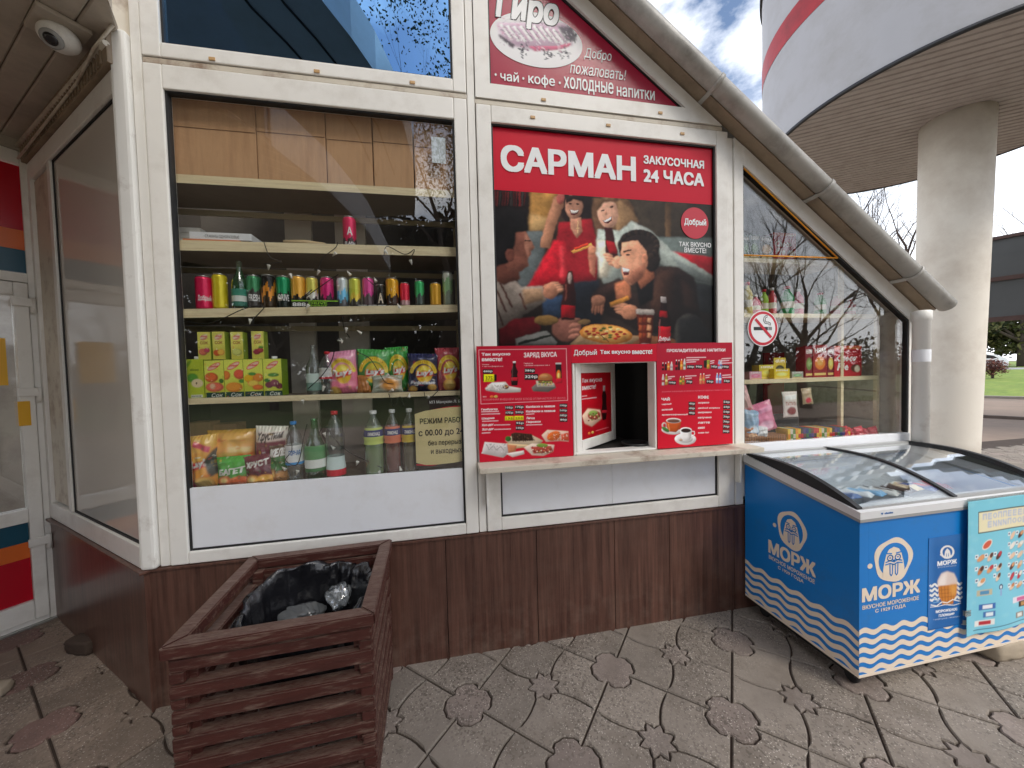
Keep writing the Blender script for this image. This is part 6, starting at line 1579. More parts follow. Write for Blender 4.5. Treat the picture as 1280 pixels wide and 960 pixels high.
def cv_small(bg, blob, word='НЯМ'):
    c = Cv(110, 200, bg); c.ell(.5, .56, .36, .2, blob, soft=3); c.ell(.5, .54, .2, .1, tuple(min(255, v + 40) for v in blob), soft=4); c.text(word, .12, .1, .88, .24, (240, 232, 226), .03); c.rect(.1, .86, .9, .93, (230, 200, 120)); return c.grain(.05)
gH = 'snack boxes on the right window shelves'
rbox('red choco pie box standing on the middle right shelf', 1043, 1077, 432, 3, .165, .07, cv_choco(), group=gH)
rbox('red choco pie box under the orange strip at the top', 967, 995, 291, 1, .165, .07, cv_choco(), group=gH)
rbox('dark red biscuit box with an orange fruit picture', 1016.5, 1034, 431, 3, .16, .07, cv_small((150, 36, 40), (226, 130, 50)), group=gH)
rbox('narrow maroon box with green print, first of the red boxes', 1006.8, 1016.2, 433, 3, .165, .07, cv_small((130, 30, 44), (110, 140, 70)), group=gH)
rbox('narrow maroon box between the biscuit box and the choco pie box', 1034.5, 1042.6, 433, 3, .17, .07, cv_small((120, 30, 46), (226, 190, 90)), group=gH)
rbox('dark green tea box at the left end under the orange strip', 929, 937, 293, 1, .165, .07, cv_small((40, 74, 50), (70, 110, 60)), group=gH, side=(30, 60, 40))
rbox('second dark green tea box under the orange strip', 938, 949.5, 292, 1, .165, .07, cv_small((36, 70, 48), (90, 120, 70)), group=gH, side=(30, 60, 40))
rbox('brownish biscuit box beside the upper choco pie box', 951, 966, 295, 1, .165, .07, cv_small((90, 84, 66), (196, 150, 90)), group=gH, side=(90, 80, 60))
rbox('small pink gum box at the left of the middle right shelf', 937, 952, 464.5, 3, .16, .06, cv_small((214, 160, 176), (230, 120, 150)), name='gum_box', side=(200, 150, 160))
rbox('low yellow sweets tray behind the small pink box', 949, 968, 456, 3, .20, .06, cv_small((206, 190, 60), (226, 210, 90)), name='sweets_tray', cat='tray', side=(190, 170, 50))
rbox('open yellow display box with raised lid', 968, 987, 461, 3, .16, .06, cv_small((226, 196, 40), (240, 220, 110)), name='display_box', side=(206, 176, 40))
t = thing('header_card', 'raised printed card standing up behind the open yellow box', 'card', (px_x(970, 988, 450, .2)[0], .225, RS[3])); w = px_x(972, 987, 450, .2)[1]
flat_print('lid_print', cv_small((206, 180, 60), (60, 60, 40), 'GUM'), -w / 2, w / 2, 0, ztop(980, 447, .22) - RS[3], 0, 400, M['carton'], t, .003)
rbox('low grey gum tray beside the open yellow box', 990, 1004, 464.5, 3, .16, .06, cv_small((160, 160, 150), (120, 170, 120)), name='gum_tray', cat='tray', side=(140, 140, 130))
# drinks on the upper right shelf
gI = 'small drinks on the upper right shelf'
for i, (pa, pb, pt, c1, lab) in enumerate(((929, 939, 353, (196, 180, 110), 'yellowish jar at the left end of the upper right shelf'), (939.5, 949, 369, (206, 110, 130), 'pink drink can second on the upper right shelf'), (951, 959, 362, (150, 190, 60), 'lime green bottle on the upper right shelf'), (961, 969, 360, (196, 60, 66), 'red bottle beside the lime green bottle'), (978, 990, 358, (50, 150, 90), 'green bottle right of the red bottle'), (992, 1002, 362, (206, 90, 120), 'rose coloured bottle right of the green bottle'), (1020, 1030, 366, (70, 160, 90), 'second green bottle further along the upper right shelf'), (1040, 1050, 368, (206, 120, 130), 'pale pink bottle near the end of the upper right shelf'), (1058, 1067, 374, (190, 60, 60), 'small red jar last on the upper right shelf'))):
    x, w = px_x(pa, pb, 375, .2); z0 = RS[2] + .0005; h = ztop((pa + pb) / 2, pt, .2) - z0; r = w / 2
    t = thing('small_bottle', lab, 'bottle', (x, .2, z0), 0, gI); c = tuple(lin(c1))
    MB().lathe([(r * .9, 0), (r, .005)] + [(r, h * q) for q in (.18, .22, .3, .4, .44, .5)] + [(r, h * .62), (r * .8, h * .72), (r * .45, h * .82), (r * .4, h * .9)], seg=20, colf=lambda u, z: c if not (h * .2 < z < h * .45) else tuple(lin((220, 214, 200)))).build('body', M['carton'], t)
    MB().lathe([(r * .5, h * .9), (r * .5, h)], seg=14).build('cap', caps['white'] if i % 2 else caps['red'], t)
# hanging and lying sweets at the bottom of the right window
RB0 = .986
def cv_candy(bg, blob, word=None):
    c = Cv(100, 120, bg); c.ell(.5, .74, .3, .16, blob, soft=3); c.poly([(.1, .16), (.9, .12), (.9, .3), (.1, .34)], tuple(min(255, v + 30) for v in bg), soft=2)
    if word: c.text(word, .15, .4, .85, .54, (150, 60, 60), .02)
    return c.grain(.08)
bag('pale sweets packet with dark red picture standing under the middle right shelf', 980, 997, 491, 520, .14, RB0 + .16, cv_candy((206, 196, 190), (120, 30, 36), 'ПАСТИЛА'), 0, depth=.02, name='sweets_packet', cat='packet', seed=21)
bag('small floral packet right of the pale sweets packet', 1004, 1016, 486, 504, .16, RB0 + .24, cv_candy((170, 150, 120), (190, 60, 70)), .05, depth=.015, name='sweets_packet', cat='packet', seed=22)
MB().box((2.02, .18, .985), (2.42, .20, 1.165)).build('packet_rack', M['dk_metal'], rs).location = (-2.3, -.2, 0)
bag('pink marshmallow bag at the lower left of the right window', 940, 970, 505, 528, .13, RB0 + .07, cv_candy((206, 120, 150), (226, 170, 190)), .25, depth=.06, name='sweets_bag', cat='sweets bag', seed=23)
bag('pale blue sweets bag left of the pink marshmallow bag', 929, 947, 514, 529, .10, RB0 + .06, cv_candy((140, 170, 196), (200, 210, 220)), -.1, depth=.05, name='sweets_bag', cat='sweets bag', seed=24)
bag('pink and white striped bag in the left corner of the right window', 929, 944, 484, 504, .13, RB0 + .15, cv_candy((196, 150, 150), (150, 50, 60)), .3, depth=.04, name='sweets_bag', cat='sweets bag', seed=25)
bag('brown gingerbread bag on top of the brown carton', 929, 946, 531, 543, .10, RB0 + .045, cv_candy((170, 110, 70), (206, 160, 120)), .1, depth=.05, name='gingerbread_bag', cat='sweets bag', seed=26)
bag('clear packet of white sweets on top of the brown carton', 945, 959, 533, 543, .10, RB0 + .045, cv_candy((200, 200, 200), (160, 160, 160)), -.1, depth=.04, name='sweets_bag', cat='sweets bag', seed=27)
t = rbox('low brown carton with dark lettering at the lower left of the right window', 929, 983, 545, 1, .08, .14, Cv(120, 40, (150, 104, 66)).text('ПЕЧЕНЬЕ', .3, .3, .6, .7, (60, 40, 30), .02).grain(.05), name='biscuit_carton', cat='carton', side=(150, 104, 66), z0=RB0)
gJ = 'chocolate bars in the bottom row'
cols = [(226, 190, 60), (60, 50, 44), (190, 40, 50), (230, 140, 40), (60, 110, 70), (206, 196, 180), (80, 60, 120), (196, 60, 40), (220, 180, 50), (110, 70, 50), (90, 130, 60), (40, 60, 110)]
names = ['yellow', 'dark brown', 'red', 'orange', 'green', 'cream', 'violet', 'brick red', 'golden', 'chestnut', 'olive', 'navy']
for i in range(24):
    pa = 985 + i * 3.25; x, w = px_x(pa, pa + 3.0, 545, .09); z1 = ztop(pa, 536.5 - i * .10, .09); c = tuple(lin(cols[(i * 5) % 12])); hh = z1 - RB0
    t = MB(); t.box((x - w / 2, .09, RB0), (x + w / 2, .20, z1), 0, c); t.box((x - w / 2 + .0005, .0888, RB0 + hh * .3), (x + w / 2 - .0005, .0896, RB0 + hh * .62), 0, tuple(lin(cols[(i * 7 + 3) % 12])))
    o = t.build('chocolate_bar', M['carton']); tag(o, '%s wrapped bar in the %s half of the chocolate bar row' % (names[(i * 5) % 12], 'left' if i < 12 else 'right'), 'chocolate bar', gJ)
gK = 'red packets at the end of the bar row'
for i in range(5):
    bag('%s red packet lying at the right end of the bar row' % ['first', 'second', 'third', 'fourth', 'last'][i], 1052 + i * 9, 1062 + i * 9, 534 + (i % 2) * 2, 546 - i, .10 + .02 * (i % 2), RB0, cv_candy((190, 36, 56), (216, 120, 120)), .15 * (-1) ** i, depth=.03, name='red_packet', cat='packet', group=gK, seed=30 + i)
t = thing('banner_cloth', 'dark red cloth hanging deep inside behind the right window', 'cloth', (3.0, .9, 1.0)); MB().bbox((-.12, 0, 0), (.1, .02, .62), .004).build('cloth', M['red_film'], t)
# ================================================================== ICE-CREAM FREEZER
FX0, FX1, FY0, FY1 = 1.79, 3.06, -.64, -.022
fz = thing('chest_freezer', 'blue ice cream chest freezer with cream waves and curved glass lid', 'freezer', ((FX0 + FX1) / 2, (FY0 + FY1) / 2, 0))
FO = np.array([(FX0 + FX1) / 2, (FY0 + FY1) / 2, 0])
def fl(x, y, z): return (x - FO[0], y - FO[1], z)
ZF, ZR, ZB = .797, .905, .098
def freezer():
    # hollow body: two end panels cut to the slope, front and back panel, floor
    def endp(x0, x1):
        mb = MB(); prof = [(FY0, ZB), (FY1, ZB), (FY1, ZR), (FY0, ZF)]
        vs = [fl(x0, y, z) for y, z in prof] + [fl(x1, y, z) for y, z in prof]
        return vs
    mb = MB(); F = [(3, 2, 1, 0), (4, 5, 6, 7), (0, 1, 5, 4), (1, 2, 6, 5), (2, 3, 7, 6), (3, 0, 4, 7)]
    F = [f[::-1] for f in F]
    for a, b in ((FX0, FX0 + .05), (FX1 - .05, FX1)):
        vs = endp(a, b); mb.add(vs, F)
    mb.box(fl(FX0 + .0505, FY0, ZB), fl(FX1 - .0505, FY0 + .05, ZF)); mb.box(fl(FX0 + .0505, FY1 - .05, ZB), fl(FX1 - .0505, FY1, ZR)); mb.box(fl(FX0 + .051, FY0 + .051, ZB), fl(FX1 - .051, FY1 - .051, ZB + .05))
    body = mb.build('body', M['bluevinyl'], fz)
    mb = MB(); a, b, c, d = FX0 + .052, FX1 - .052, FY0 + .052, FY1 - .052
    mb.add([fl(a, c, .2), fl(b, c, .2), fl(b, d, .2), fl(a, d, .2), fl(a, c, ZF), fl(b, c, ZF), fl(b, d, ZR), fl(a, d, ZR)], [(0, 1, 2, 3), (1, 0, 4, 5), (2, 1, 5, 6), (3, 2, 6, 7), (0, 3, 7, 4)])
    mb.build('liner', M['liner'], fz)
    # pale base edge and castors
    mb = MB(); mb.box(fl(FX0 - .002, FY0 - .002, ZB - .012), fl(FX1 + .002, FY1, ZB - .0005)); mb.build('base_edge', M['ctext'], fz)
    mb = MB(); mb.box(fl(FX0 + .03, FY0 + .04, ZB - .05), fl(FX1 - .03, FY1 - .03, ZB - .013)); mb.build('underframe', M['black'], fz)
    for x in (FX0 + .06, FX1 - .06):
        for y in (FY0 + .07, FY1 - .08):
            w = MB(); w.bbox(fl(x - .022, y - .02, .045), fl(x + .022, y + .02, .056), .002); wo = w.build('castor', M['dk_metal'], fz)
            q = MB(); q.lathe([(.026, -.011), (.030, -.008), (.030, .008), (.026, .011)], (0, 0, 0), 18); q.xform(Matrix.Translation(fl(x, y, .030)) @ Matrix.Rotation(math.pi / 2, 4, 'Y')); q.build('wheel', M['black'], wo)
    # sloping rim: grey line below, white trim above
    def rimbar(x0, x1, y0, y1, zb, zt, name, m, e=.0):
        f = lambda y: (y - FY0) / (FY1 - FY0)
        q = MB(); vs = []
        for z in (zb, zt):
            vs += [fl(x0, y0, z[0] + (z[1] - z[0]) * f(y0)), fl(x1, y0, z[0] + (z[1] - z[0]) * f(y0)), fl(x1, y1, z[0] + (z[1] - z[0]) * f(y1)), fl(x0, y1, z[0] + (z[1] - z[0]) * f(y1))]
        q.add(vs, [(3, 2, 1, 0), (4, 5, 6, 7), (0, 1, 5, 4), (1, 2, 6, 5), (2, 3, 7, 6), (3, 0, 4, 7)]); return q
    g, w = MB(), MB()
    o = .008
    for (x0, x1, y0, y1) in ((FX0 - o, FX1 + o, FY0 - o, FY0 + .045), (FX0 - o, FX1 + o, FY1 - .045, FY1 + .004), (FX0 - o, FX0 + .045, FY0 + .0455, FY1 - .0455), (FX1 - .045, FX1 + o, FY0 + .0455, FY1 - .0455)):
        for mbx, zb, zt in ((g, (ZF + .001, ZR + .001), (ZF + .014, ZR + .014)), (w, (ZF + .0145, ZR + .0145), (ZF + .047, ZR + .060))):
            q = rimbar(x0, x1, y0, y1, zb, zt, '', None); mbx.add(q.v, q.f)
    g.build('rim_line', M['freezer_grey'], fz); rim = w.build('rim', M['freezer_white'], fz)
    t = MB(); yy = FY0 - o - FO[1]
    t.prism([(1.902 - FO[0], ZF + .024), (1.909 - FO[0], ZF + .034), (1.895 - FO[0], ZF + .034)], yy - .0012, yy - .0004)
    for k in range(7): t.box((1.917 + k * .007 - FO[0], yy - .0012, ZF + .026), (1.9215 + k * .007 - FO[0], yy - .0004, ZF + .032 + .002 * (k % 3 == 1)))
    t.build('maker_mark', M['btext'], rim)
    # curved lid: black side arches, middle rail, two glass panes
    zt = lambda y: (ZF + .047) + (ZR + .060 - ZF - .047) * (y - FY0) / (FY1 - FY0)
    ys = np.linspace(FY0 + .012, FY1 - .008, 20)
    arc = lambda y, k=1: zt(y) + .004 + .048 * k * (math.sin(math.pi * ((y - ys[0]) / (ys[-1] - ys[0])) ** .9))
    def strip(x0, x1, zlo, zhi):
        mb = MB(); n = len(ys); vs = []
        for x in (x0, x1):
            vs += [fl(x, y, zlo(y)) for y in ys] + [fl(x, y, zhi(y)) for y in ys]
        fs = []
        for i in range(n - 1):
            fs += [(i, n + i, n + i + 1, i + 1), (2 * n + i + 1, 3 * n + i + 1, 3 * n + i, 2 * n + i), (n + i, 3 * n + i, 3 * n + i + 1, n + i + 1), (i + 1, 2 * n + i + 1, 2 * n + i, i)]
        fs += [(0, 2 * n, 3 * n, n), (n - 1, 2 * n - 1, 4 * n - 1, 3 * n - 1)]
        mb.add(vs, fs); return mb
    for x0, x1 in ((FX0 + .002, FX0 + .030), (FX1 - .030, FX1 - .002)):
        strip(x0, x1, lambda y: zt(y) + .0005, lambda y: arc(y) + .006).build('lid_side', M['black'], fz)
    xm0 = 2.375
    strip(xm0 - .012, xm0 + .012, lambda y: arc(y) - .004, lambda y: arc(y) + .008).build('lid_rail', M['black'], fz)
    b = MB(); b.box(fl(FX0 + .031, FY0 + .010, ZF + .0475), fl(FX1 - .031, FY0 + .050, ZF + .056)); b.box(fl(FX0 + .031, FY1 - .03, ZR + .055), fl(FX1 - .031, FY1 - .002, ZR + .068)); b.build('lid_edge', M['freezer_grey'], fz)
    for x0, x1, dz in ((FX0 + .031, xm0 - .0125, 0), (xm0 + .0125, FX1 - .031, -.008)):
        q = strip(x0, x1, lambda y: arc(y) + dz - .004, lambda y: arc(y) + dz)
        for i in range(len(q.s)): q.s[i] = False
        q.build('lid_glass', M['glass_lid'], fz)
    # blue baskets' contents: see packs below; dividers
    mb = MB()
    for x in (2.2, 2.62): mb.box(fl(x, FY0 + .053, .3), fl(x + .006, FY1 - .053, .72))
    mb.build('divider', M['liner'], fz)
    # printed vinyl: walrus emblem, words, waves  (left end and front)
    cream, blue = M['ctext'], M['bluevinyl']
    def walrus(mb, cx, cz, s, sx=1.0):
        def P(pts): return [(cx + x * s * sx, cz + z * s) for x, z in pts]
        blob = [(r * math.cos(a), r * math.sin(a) * 1.12) for a, r in ((a, 1 + .04 * math.sin(5 * a + 1) + .03 * math.sin(3 * a)) for a in np.linspace(0, 2 * math.pi, 44, endpoint=False))]
        mb.prism(P(blob), -.0010, -.0004, 0)
        mb.prism(P([(.78 * math.cos(a), .86 * math.sin(a)) for a in np.linspace(0, 2 * math.pi, 36, endpoint=False)]), -.0016, -.0011, 1)
        head = [(-.56, -.80), (-.56, -.45), (-.50, -.1), (-.40, .3), (-.26, .55), (0, .66), (.26, .55), (.40, .3), (.50, -.1), (.56, -.45), (.56, -.80), (.3, -.93), (0, -.97), (-.3, -.93)]
        mb.prism(P(head), -.0022, -.0017, 0)
        mb.prism(P([(-1.22 + .13 * math.cos(a), -.15 + .13 * math.sin(a)) for a in np.linspace(0, 2 * math.pi, 16, endpoint=False)]), -.0010, -.0004, 0)
        def ln(pts, w=.035, d=-.0028):
            for a, b in zip(pts[:-1], pts[1:]):
                a, b = np.array(a), np.array(b); l = np.hypot(*(b - a)); n = np.array([-(b - a)[1], (b - a)[0]]) / l * w; e = (b - a) / l * w * .5
                mb.prism(P([a - n - e, b - n + e, b + n + e, a + n - e]), d, d + .0005, 1)
        for x in (-.2, .2):
            ln([(x + .14 * math.cos(a), .12 + .14 * math.sin(a)) for a in np.linspace(0, 2 * math.pi, 14)], .026)
            ln([(x - .03, .12), (x + .03, .12)], .03)
            ln([(x * .7 - .07, -.22), (x * .7 - .06, -.7), (x * .7, -.80), (x * .7 + .06, -.7), (x * .7 + .07, -.22)], .025)
            ln([(x * .6, .33), (x * 1.8, .36)], .03)
        ln([(-.42, -.08), (-.2, -.02), (0, -.10), (.2, -.02), (.42, -.08)], .03); ln([(-.44, -.2), (-.2, -.16), (0, -.24), (.2, -.16), (.44, -.2)], .03)
        ln([(-.07, .02), (0, -.05), (.07, .02)], .03)
    def waves(mb, L_, ztop, n=5, per=.0445, amp=.0085, wl=.112, ph=0.0):
        N = int(L_ / .004)
        for k in range(n):
            zc = ztop - k * per
            vs = []; 
            for i in range(N + 1):
                x = L_ * i / N; s = amp * math.sin(2 * math.pi * x / wl + ph + k * .25)
                vs += [(x, -.0008, max(zc + s, ZB + .001)), (x, -.0008, max(zc + s - per * .56, ZB + .0005))]
            mb.add(vs, [(2 * i + 1, 2 * i + 3, 2 * i + 2, 2 * i) for i in range(N)], 0)
    mb = MB()
    Y = FY0
    def fw(x, y): w = onY(930 + x / 3, 540 + y / 3, Y); return w[0] - FX0, w[2]
    c = fw(560, 478); rz_ = (fw(560, 392)[1] - fw(560, 556)[1]) / 2 / 1.12; rx = (fw(632, 478)[0] - fw(490, 478)[0]) / 2
    walrus(mb, c[0], c[1], rz_, rx / rz_)
    def tw(t, lb, lt, rx_, bold): put_text(mb, t, fw(*lb)[0], fw(rx_, lb[1])[0], fw(*lb)[1], fw(*lt)[1], -.0012, 0, bold)
    tw('МОРЖ', (441, 640), (441, 586), 659, .036); tw('ВКУСНОЕ МОРОЖЕНОЕ', (443, 667), (443, 651), 654, .02); tw('С 1929 ГОДА', (491, 680), (491, 664), 605, .02)
    waves(mb, FX1 - FX0, .306)
    mb.xform(Matrix.Translation(fl(FX0, FY0, 0))); mb.build('vinyl_print', [cream, blue], body)
    mb = MB()
    def fx(x, y): w = onX(930 + x / 3, 540 + y / 3, FX0); return FY1 - w[1], w[2]
    c = fx(178, 368); rz_ = (fx(178, 288)[1] - fx(178, 445)[1]) / 2 / 1.12; rx = (fx(238, 368)[0] - fx(120, 368)[0]) / 2
    walrus(mb, c[0], c[1], rz_ * .9, rx / rz_ * 1.02)
    mb2 = mb
    put_text(mb2, 'МОРЖ', .162, .428, .436, .512, -.0012, 0, .036)
    put_text(mb2, 'ВКУСНОЕ МОРОЖЕНОЕ', .165, .423, .402, .424, -.0012, 0, .02); put_text(mb2, 'С 1929 ГОДА', .222, .366, .370, .391, -.0012, 0, .02)
    waves(mb2, FY1 - FY0, .306, ph=1.2)
    mb2.xform(Matrix.Translation(fl(FX0, FY1, 0)) @ Matrix.Rotation(-math.pi / 2, 4, 'Z')); mb2.build('vinyl_print', [cream, blue], body)
freezer()

def icepacks():
    r = random.Random(4); cols = [(40, 70, 130), (226, 226, 230), (60, 40, 36), (196, 60, 60), (120, 170, 206), (230, 200, 160), (80, 110, 160), (210, 206, 200)]
    nm = ['navy', 'white', 'dark brown', 'red', 'light blue', 'beige', 'steel blue', 'pale grey']
    where = ['left end', 'left part', 'middle', 'right part', 'right end']; used = set()
    k = 0
    for j in range(3):
        for i in range(12):
            x = FX0 + .12 + i * .098 + r.uniform(-.012, .012); y = FY0 + .115 + j * .165 + r.uniform(-.01, .01)
            c = (i * 3 + j * 5) % 8; c2 = cols[(c + 3) % 8]
            cv = Cv(50, 60, cols[c]); cv.ell(.5, .5, .3, .2, c2, r.uniform(0, 2), soft=2); cv.rect(.1, .12, .9, .22, (226, 226, 226)); cv.grain(.06)
            t = thing('ice_cream_pack', '%s ice cream pack in the %s row of the freezer, %s of the row' % (nm[c], ['front', 'middle', 'rear'][j], ['first', 'second', 'third', 'fourth', 'fifth', 'sixth', 'seventh', 'eighth', 'ninth', 'tenth', 'eleventh', 'last'][i]), 'ice cream pack', (x, y, .60 + .05 * j + r.uniform(0, .02)), r.uniform(-.5, .5), 'ice cream packs in the freezer')
            nx, ny = 10, 14; U, V = np.meshgrid(np.linspace(0, 1, nx), np.linspace(0, 1, ny)); C = cv.sample(nx, ny)
            h = .020 * np.sin(np.pi * U) ** .5 * np.clip(np.minimum(V, 1 - V) / .15, 0, 1) ** .7 * (1 + .2 * np.sin(U * 11 + V * 7 + i))
            P = np.stack([(U - .5) * .085, (.5 - V) * .14, h + .012], -1); B = P.copy(); B[..., 2] = .010 - h * .3
            grid_mesh('ice_cream_pack', P, C, M['foil'], t, True, B)
    b = MB().box(fl(FX0 + .056, FY0 + .056, .57), fl(FX1 - .056, FY1 - .056, .585)); b.build('inner_tray', M['liner'], fz)
icepacks()

def freezer_sheets():
    s = Sign('ice_cream_sticker', 'blue ice cream wrapper sticker with golden waffle cup on the freezer front', 'sticker', onY(1160.5, 730, -.642)[0], onY(1204, 730, -.642)[0], onY(1182, 784, -.642)[2], onY(1182, 670, -.642)[2], -.6422)
    c = Cv(220, 400, (38, 104, 172), box=[(118, 180), (392, 150), (362, 862), (104, 892)])
    c.rect(90, 140, 400, 240, (52, 112, 178), soft=14); c.poly([(118, 180), (150, 170), (140, 860), (100, 890)], (60, 122, 190), soft=14)
    c.ell(258, 298, 54, 54, (236, 232, 228)); c.ell(258, 298, 38, 40, (38, 104, 172)); c.poly([(232, 340), (240, 290), (258, 268), (278, 290), (286, 338)], (236, 232, 228)); c.line([(250, 310), (250, 332)], 4, (38, 104, 172)); c.line([(266, 310), (266, 332)], 4, (38, 104, 172)); c.ell(208, 316, 7, 7, (236, 232, 228))
    c.text('МОРЖ', 180, 368, 330, 406, (240, 240, 240), .04, y0r=356, y1r=392); c.text('ВКУСНОЕ МОРОЖЕНОЕ', 184, 412, 326, 422, (200, 214, 230), 0, y0r=404, y1r=414)
    for k in range(4):
        y = 552 + k * 36; pts = [(126 + i * 6, y + 9 * math.sin(i * .9)) for i in range(40)]; c.line(pts, 15, (238, 236, 232))
    c.poly([(180, 560), (180, 520), (210, 466), (256, 450), (306, 470), (328, 520), (326, 566), (250, 580)], (226, 206, 196), soft=3); c.poly([(186, 560), (190, 520), (216, 474), (250, 462), (240, 560)], (242, 230, 222), soft=8)
    c.poly([(184, 562), (326, 556), (318, 640), (296, 680), (292, 706), (212, 706), (206, 676), (188, 640)], (206, 130, 54), soft=2)
    for x in (206, 232, 258, 284, 306): c.line([(x, 566), (x * .8 + 50, 700)], 3, (150, 84, 34), soft=1)
    for y in (590, 618, 646): c.line([(188, y + 4), (320, y)], 3, (150, 84, 34), soft=1)
    c.poly([(270, 560), (326, 556), (318, 640), (280, 640)], (226, 160, 80), soft=8)
    c.line([(130, 700), (170, 712), (210, 684), (250, 694), (290, 672), (350, 690)], 8, (238, 236, 232)); c.line([(126, 716), (180, 716), (230, 706), (300, 716), (350, 704)], 6, (238, 236, 232))
    c.text('МОРОЖЕНОЕ', 164, 744, 324, 766, (240, 240, 240), .04, y0r=736, y1r=756); c.text('ПЛОМБИР', 186, 776, 302, 796, (240, 240, 240), .04, y0r=770, y1r=788); c.text('в вафельном стаканчике', 146, 806, 340, 820, (210, 220, 232), 0, y0r=796, y1r=810)
    for y in (654, 670, 686): c.line([(146, y), (190, y - 4)], 6, (120, 170, 214))
    for i in range(30): c.line([(108 + i * 9, 884 - i * 1), (112 + i * 9, 894 - i * 1)], 3, (24, 80, 140)); c.line([(120 + i * 9, 178 - i * 1), (122 + i * 9, 168 - i * 1)], 3, (24, 80, 140))
    c.grain(.03); flat_print('printed_sheet', c, s.x0, s.x1, s.z0, s.z1, 0, 520, M['print'], s.root, .0012)
    x0 = onY(1206, 700, -.652)[0]; x1 = x0 + .66; z1 = .838; z0 = onY(1208, 794, -.652)[2]
    s = Sign('price_poster', 'turquoise ice cream poster with rows of treats taped to the freezer front', 'poster', x0, x1, z0, z1, -.652)
    c = Cv(620, 640, (132, 206, 226)); r = random.Random(2)
    c.poly([(0, 0), (1, 0), (1, .3), (0, .4)], (130, 206, 224), soft=60)
    for k in range(60): c.ell(r.random(), r.random(), r.uniform(.02, .06), r.uniform(.01, .02), (150, 214, 228), soft=5, a=.5)
    c.rect(.10, .085, .95, .245, (60, 70, 70)); c.rect(.106, .092, .944, .238, (238, 228, 190))
    for row, y in ((0, .145), (1, .205)):
        x = .15 + row * .05
        while x < (.9 if row == 0 else .7):
            k = r.randint(0, 3); h = .036
            if k == 0: c.line([(x, y), (x, y - h), (x + .03, y), (x + .03, y - h)], .012, (186, 194, 216), soft=2, a=.9)
            elif k == 1: c.ell(x + .015, y - h / 2, .022, h * .55, (186, 194, 216), soft=2, a=.9); c.ell(x + .015, y - h / 2, .010, h * .3, (238, 228, 190))
            elif k == 2: c.line([(x, y), (x, y - h), (x + .03, y - h), (x + .03, y)], .012, (186, 194, 216), soft=2, a=.9)
            else: c.line([(x + .03, y - h), (x, y - h), (x, y), (x + .03, y)], .012, (186, 194, 216), soft=2, a=.9); c.line([(x, y - h / 2), (x + .03, y - h / 2)], .01, (186, 194, 216), soft=2, a=.9)
            x += .052
    def treat(x, y, s_):
        base = [(206, 130, 80), (240, 232, 220), (90, 50, 40), (226, 160, 110), (196, 60, 70), (236, 200, 170)]
        a = r.choice(base); b = r.choice(base); an = r.uniform(-.9, -.4)
        c.ell(x, y + .006, .036 * s_, .016 * s_, (96, 150, 170), an, soft=3, a=.7)
        c.ell(x, y, .036 * s_, .017 * s_, a, an, soft=1); c.ell(x + .012, y - .012, .020 * s_, .013 * s_, b, an, soft=1); c.rect(x - .05 * s_, y - .03, x - .022 * s_, y + .0, (240, 240, 240), soft=1); c.rect(x - .045 * s_, y - .022, x - .03 * s_, y - .010, (60, 80, 120))
    for j in range(6):
        for i in range(7):
            x = .46 + i * .085; y = .30 + j * .078
            treat(x, y, 1)
    c.ell(.19, .335, .055, .03, (240, 228, 216), -.5); c.ell(.19, .335, .045, .022, (214, 96, 70), -.5, soft=1)
    for j in range(2):
        for i in range(3): treat(.13 + i * .09, .43 + j * .09, 1.1)
    treat(.14, .61, 1.2); treat(.30, .59, 1)
    for (x, y, w, a, b) in ((.17, .69, .14, (200, 190, 160), (90, 150, 190)), (.20, .80, .15, (60, 110, 180), (240, 240, 244)), (.22, .86, .11, (70, 120, 180), (230, 240, 244)), (.18, .92, .18, (236, 236, 232), (190, 50, 60)), (.58, .80, .22, (236, 226, 236), (220, 110, 160)), (.60, .84, .12, (60, 44, 40), (200, 150, 90)), (.55, .92, .09, (150, 140, 130), (236, 232, 224)), (.66, .92, .09, (226, 226, 226), (110, 100, 90)), (.77, .92, .09, (150, 140, 130), (236, 232, 224)), (.88, .92, .09, (226, 220, 210), (90, 80, 70))):
        c.rect(x - w / 2, y - .022, x + w / 2, y + .022, a, soft=1); c.rect(x - w * .28, y - .014, x + w * .3, y + .014, b, soft=1)
    c.ell(.33, .67, .022, .022, (50, 70, 110)); c.ell(.33, .67, .012, .012, (220, 230, 236)); c.line([(.33, .69), (.33, .73)], .02, (150, 180, 220))
    c.line([(.08, .967), (.92, .967)], .006, (40, 90, 120), a=.8); c.grain(.03)
    wob = lambda X, Z: -.006 + .006 * np.sin(X * 14 + Z * 3) * np.clip(1.2 - Z / .7, .1, 1) - .010 * np.exp(-((X - s.x0) / .05) ** 2) * np.clip(1 - Z / .75, 0, 1)
    flat_print('printed_sheet', c, s.x0, s.x1, s.z0, s.z1, 0, 380, M['print'], s.root, .0008, wob)
    t = MB(); t.box((s.x0 + .005, -.0025, s.z1 - .03), (s.x1, -.0015, s.z1 + .012)); t.box((s.x0 - .012, -.011, .10), (s.x0 + .025, -.0105, .13)); t.build('clear_tape', M['clear'], s.root)
freezer_sheets()

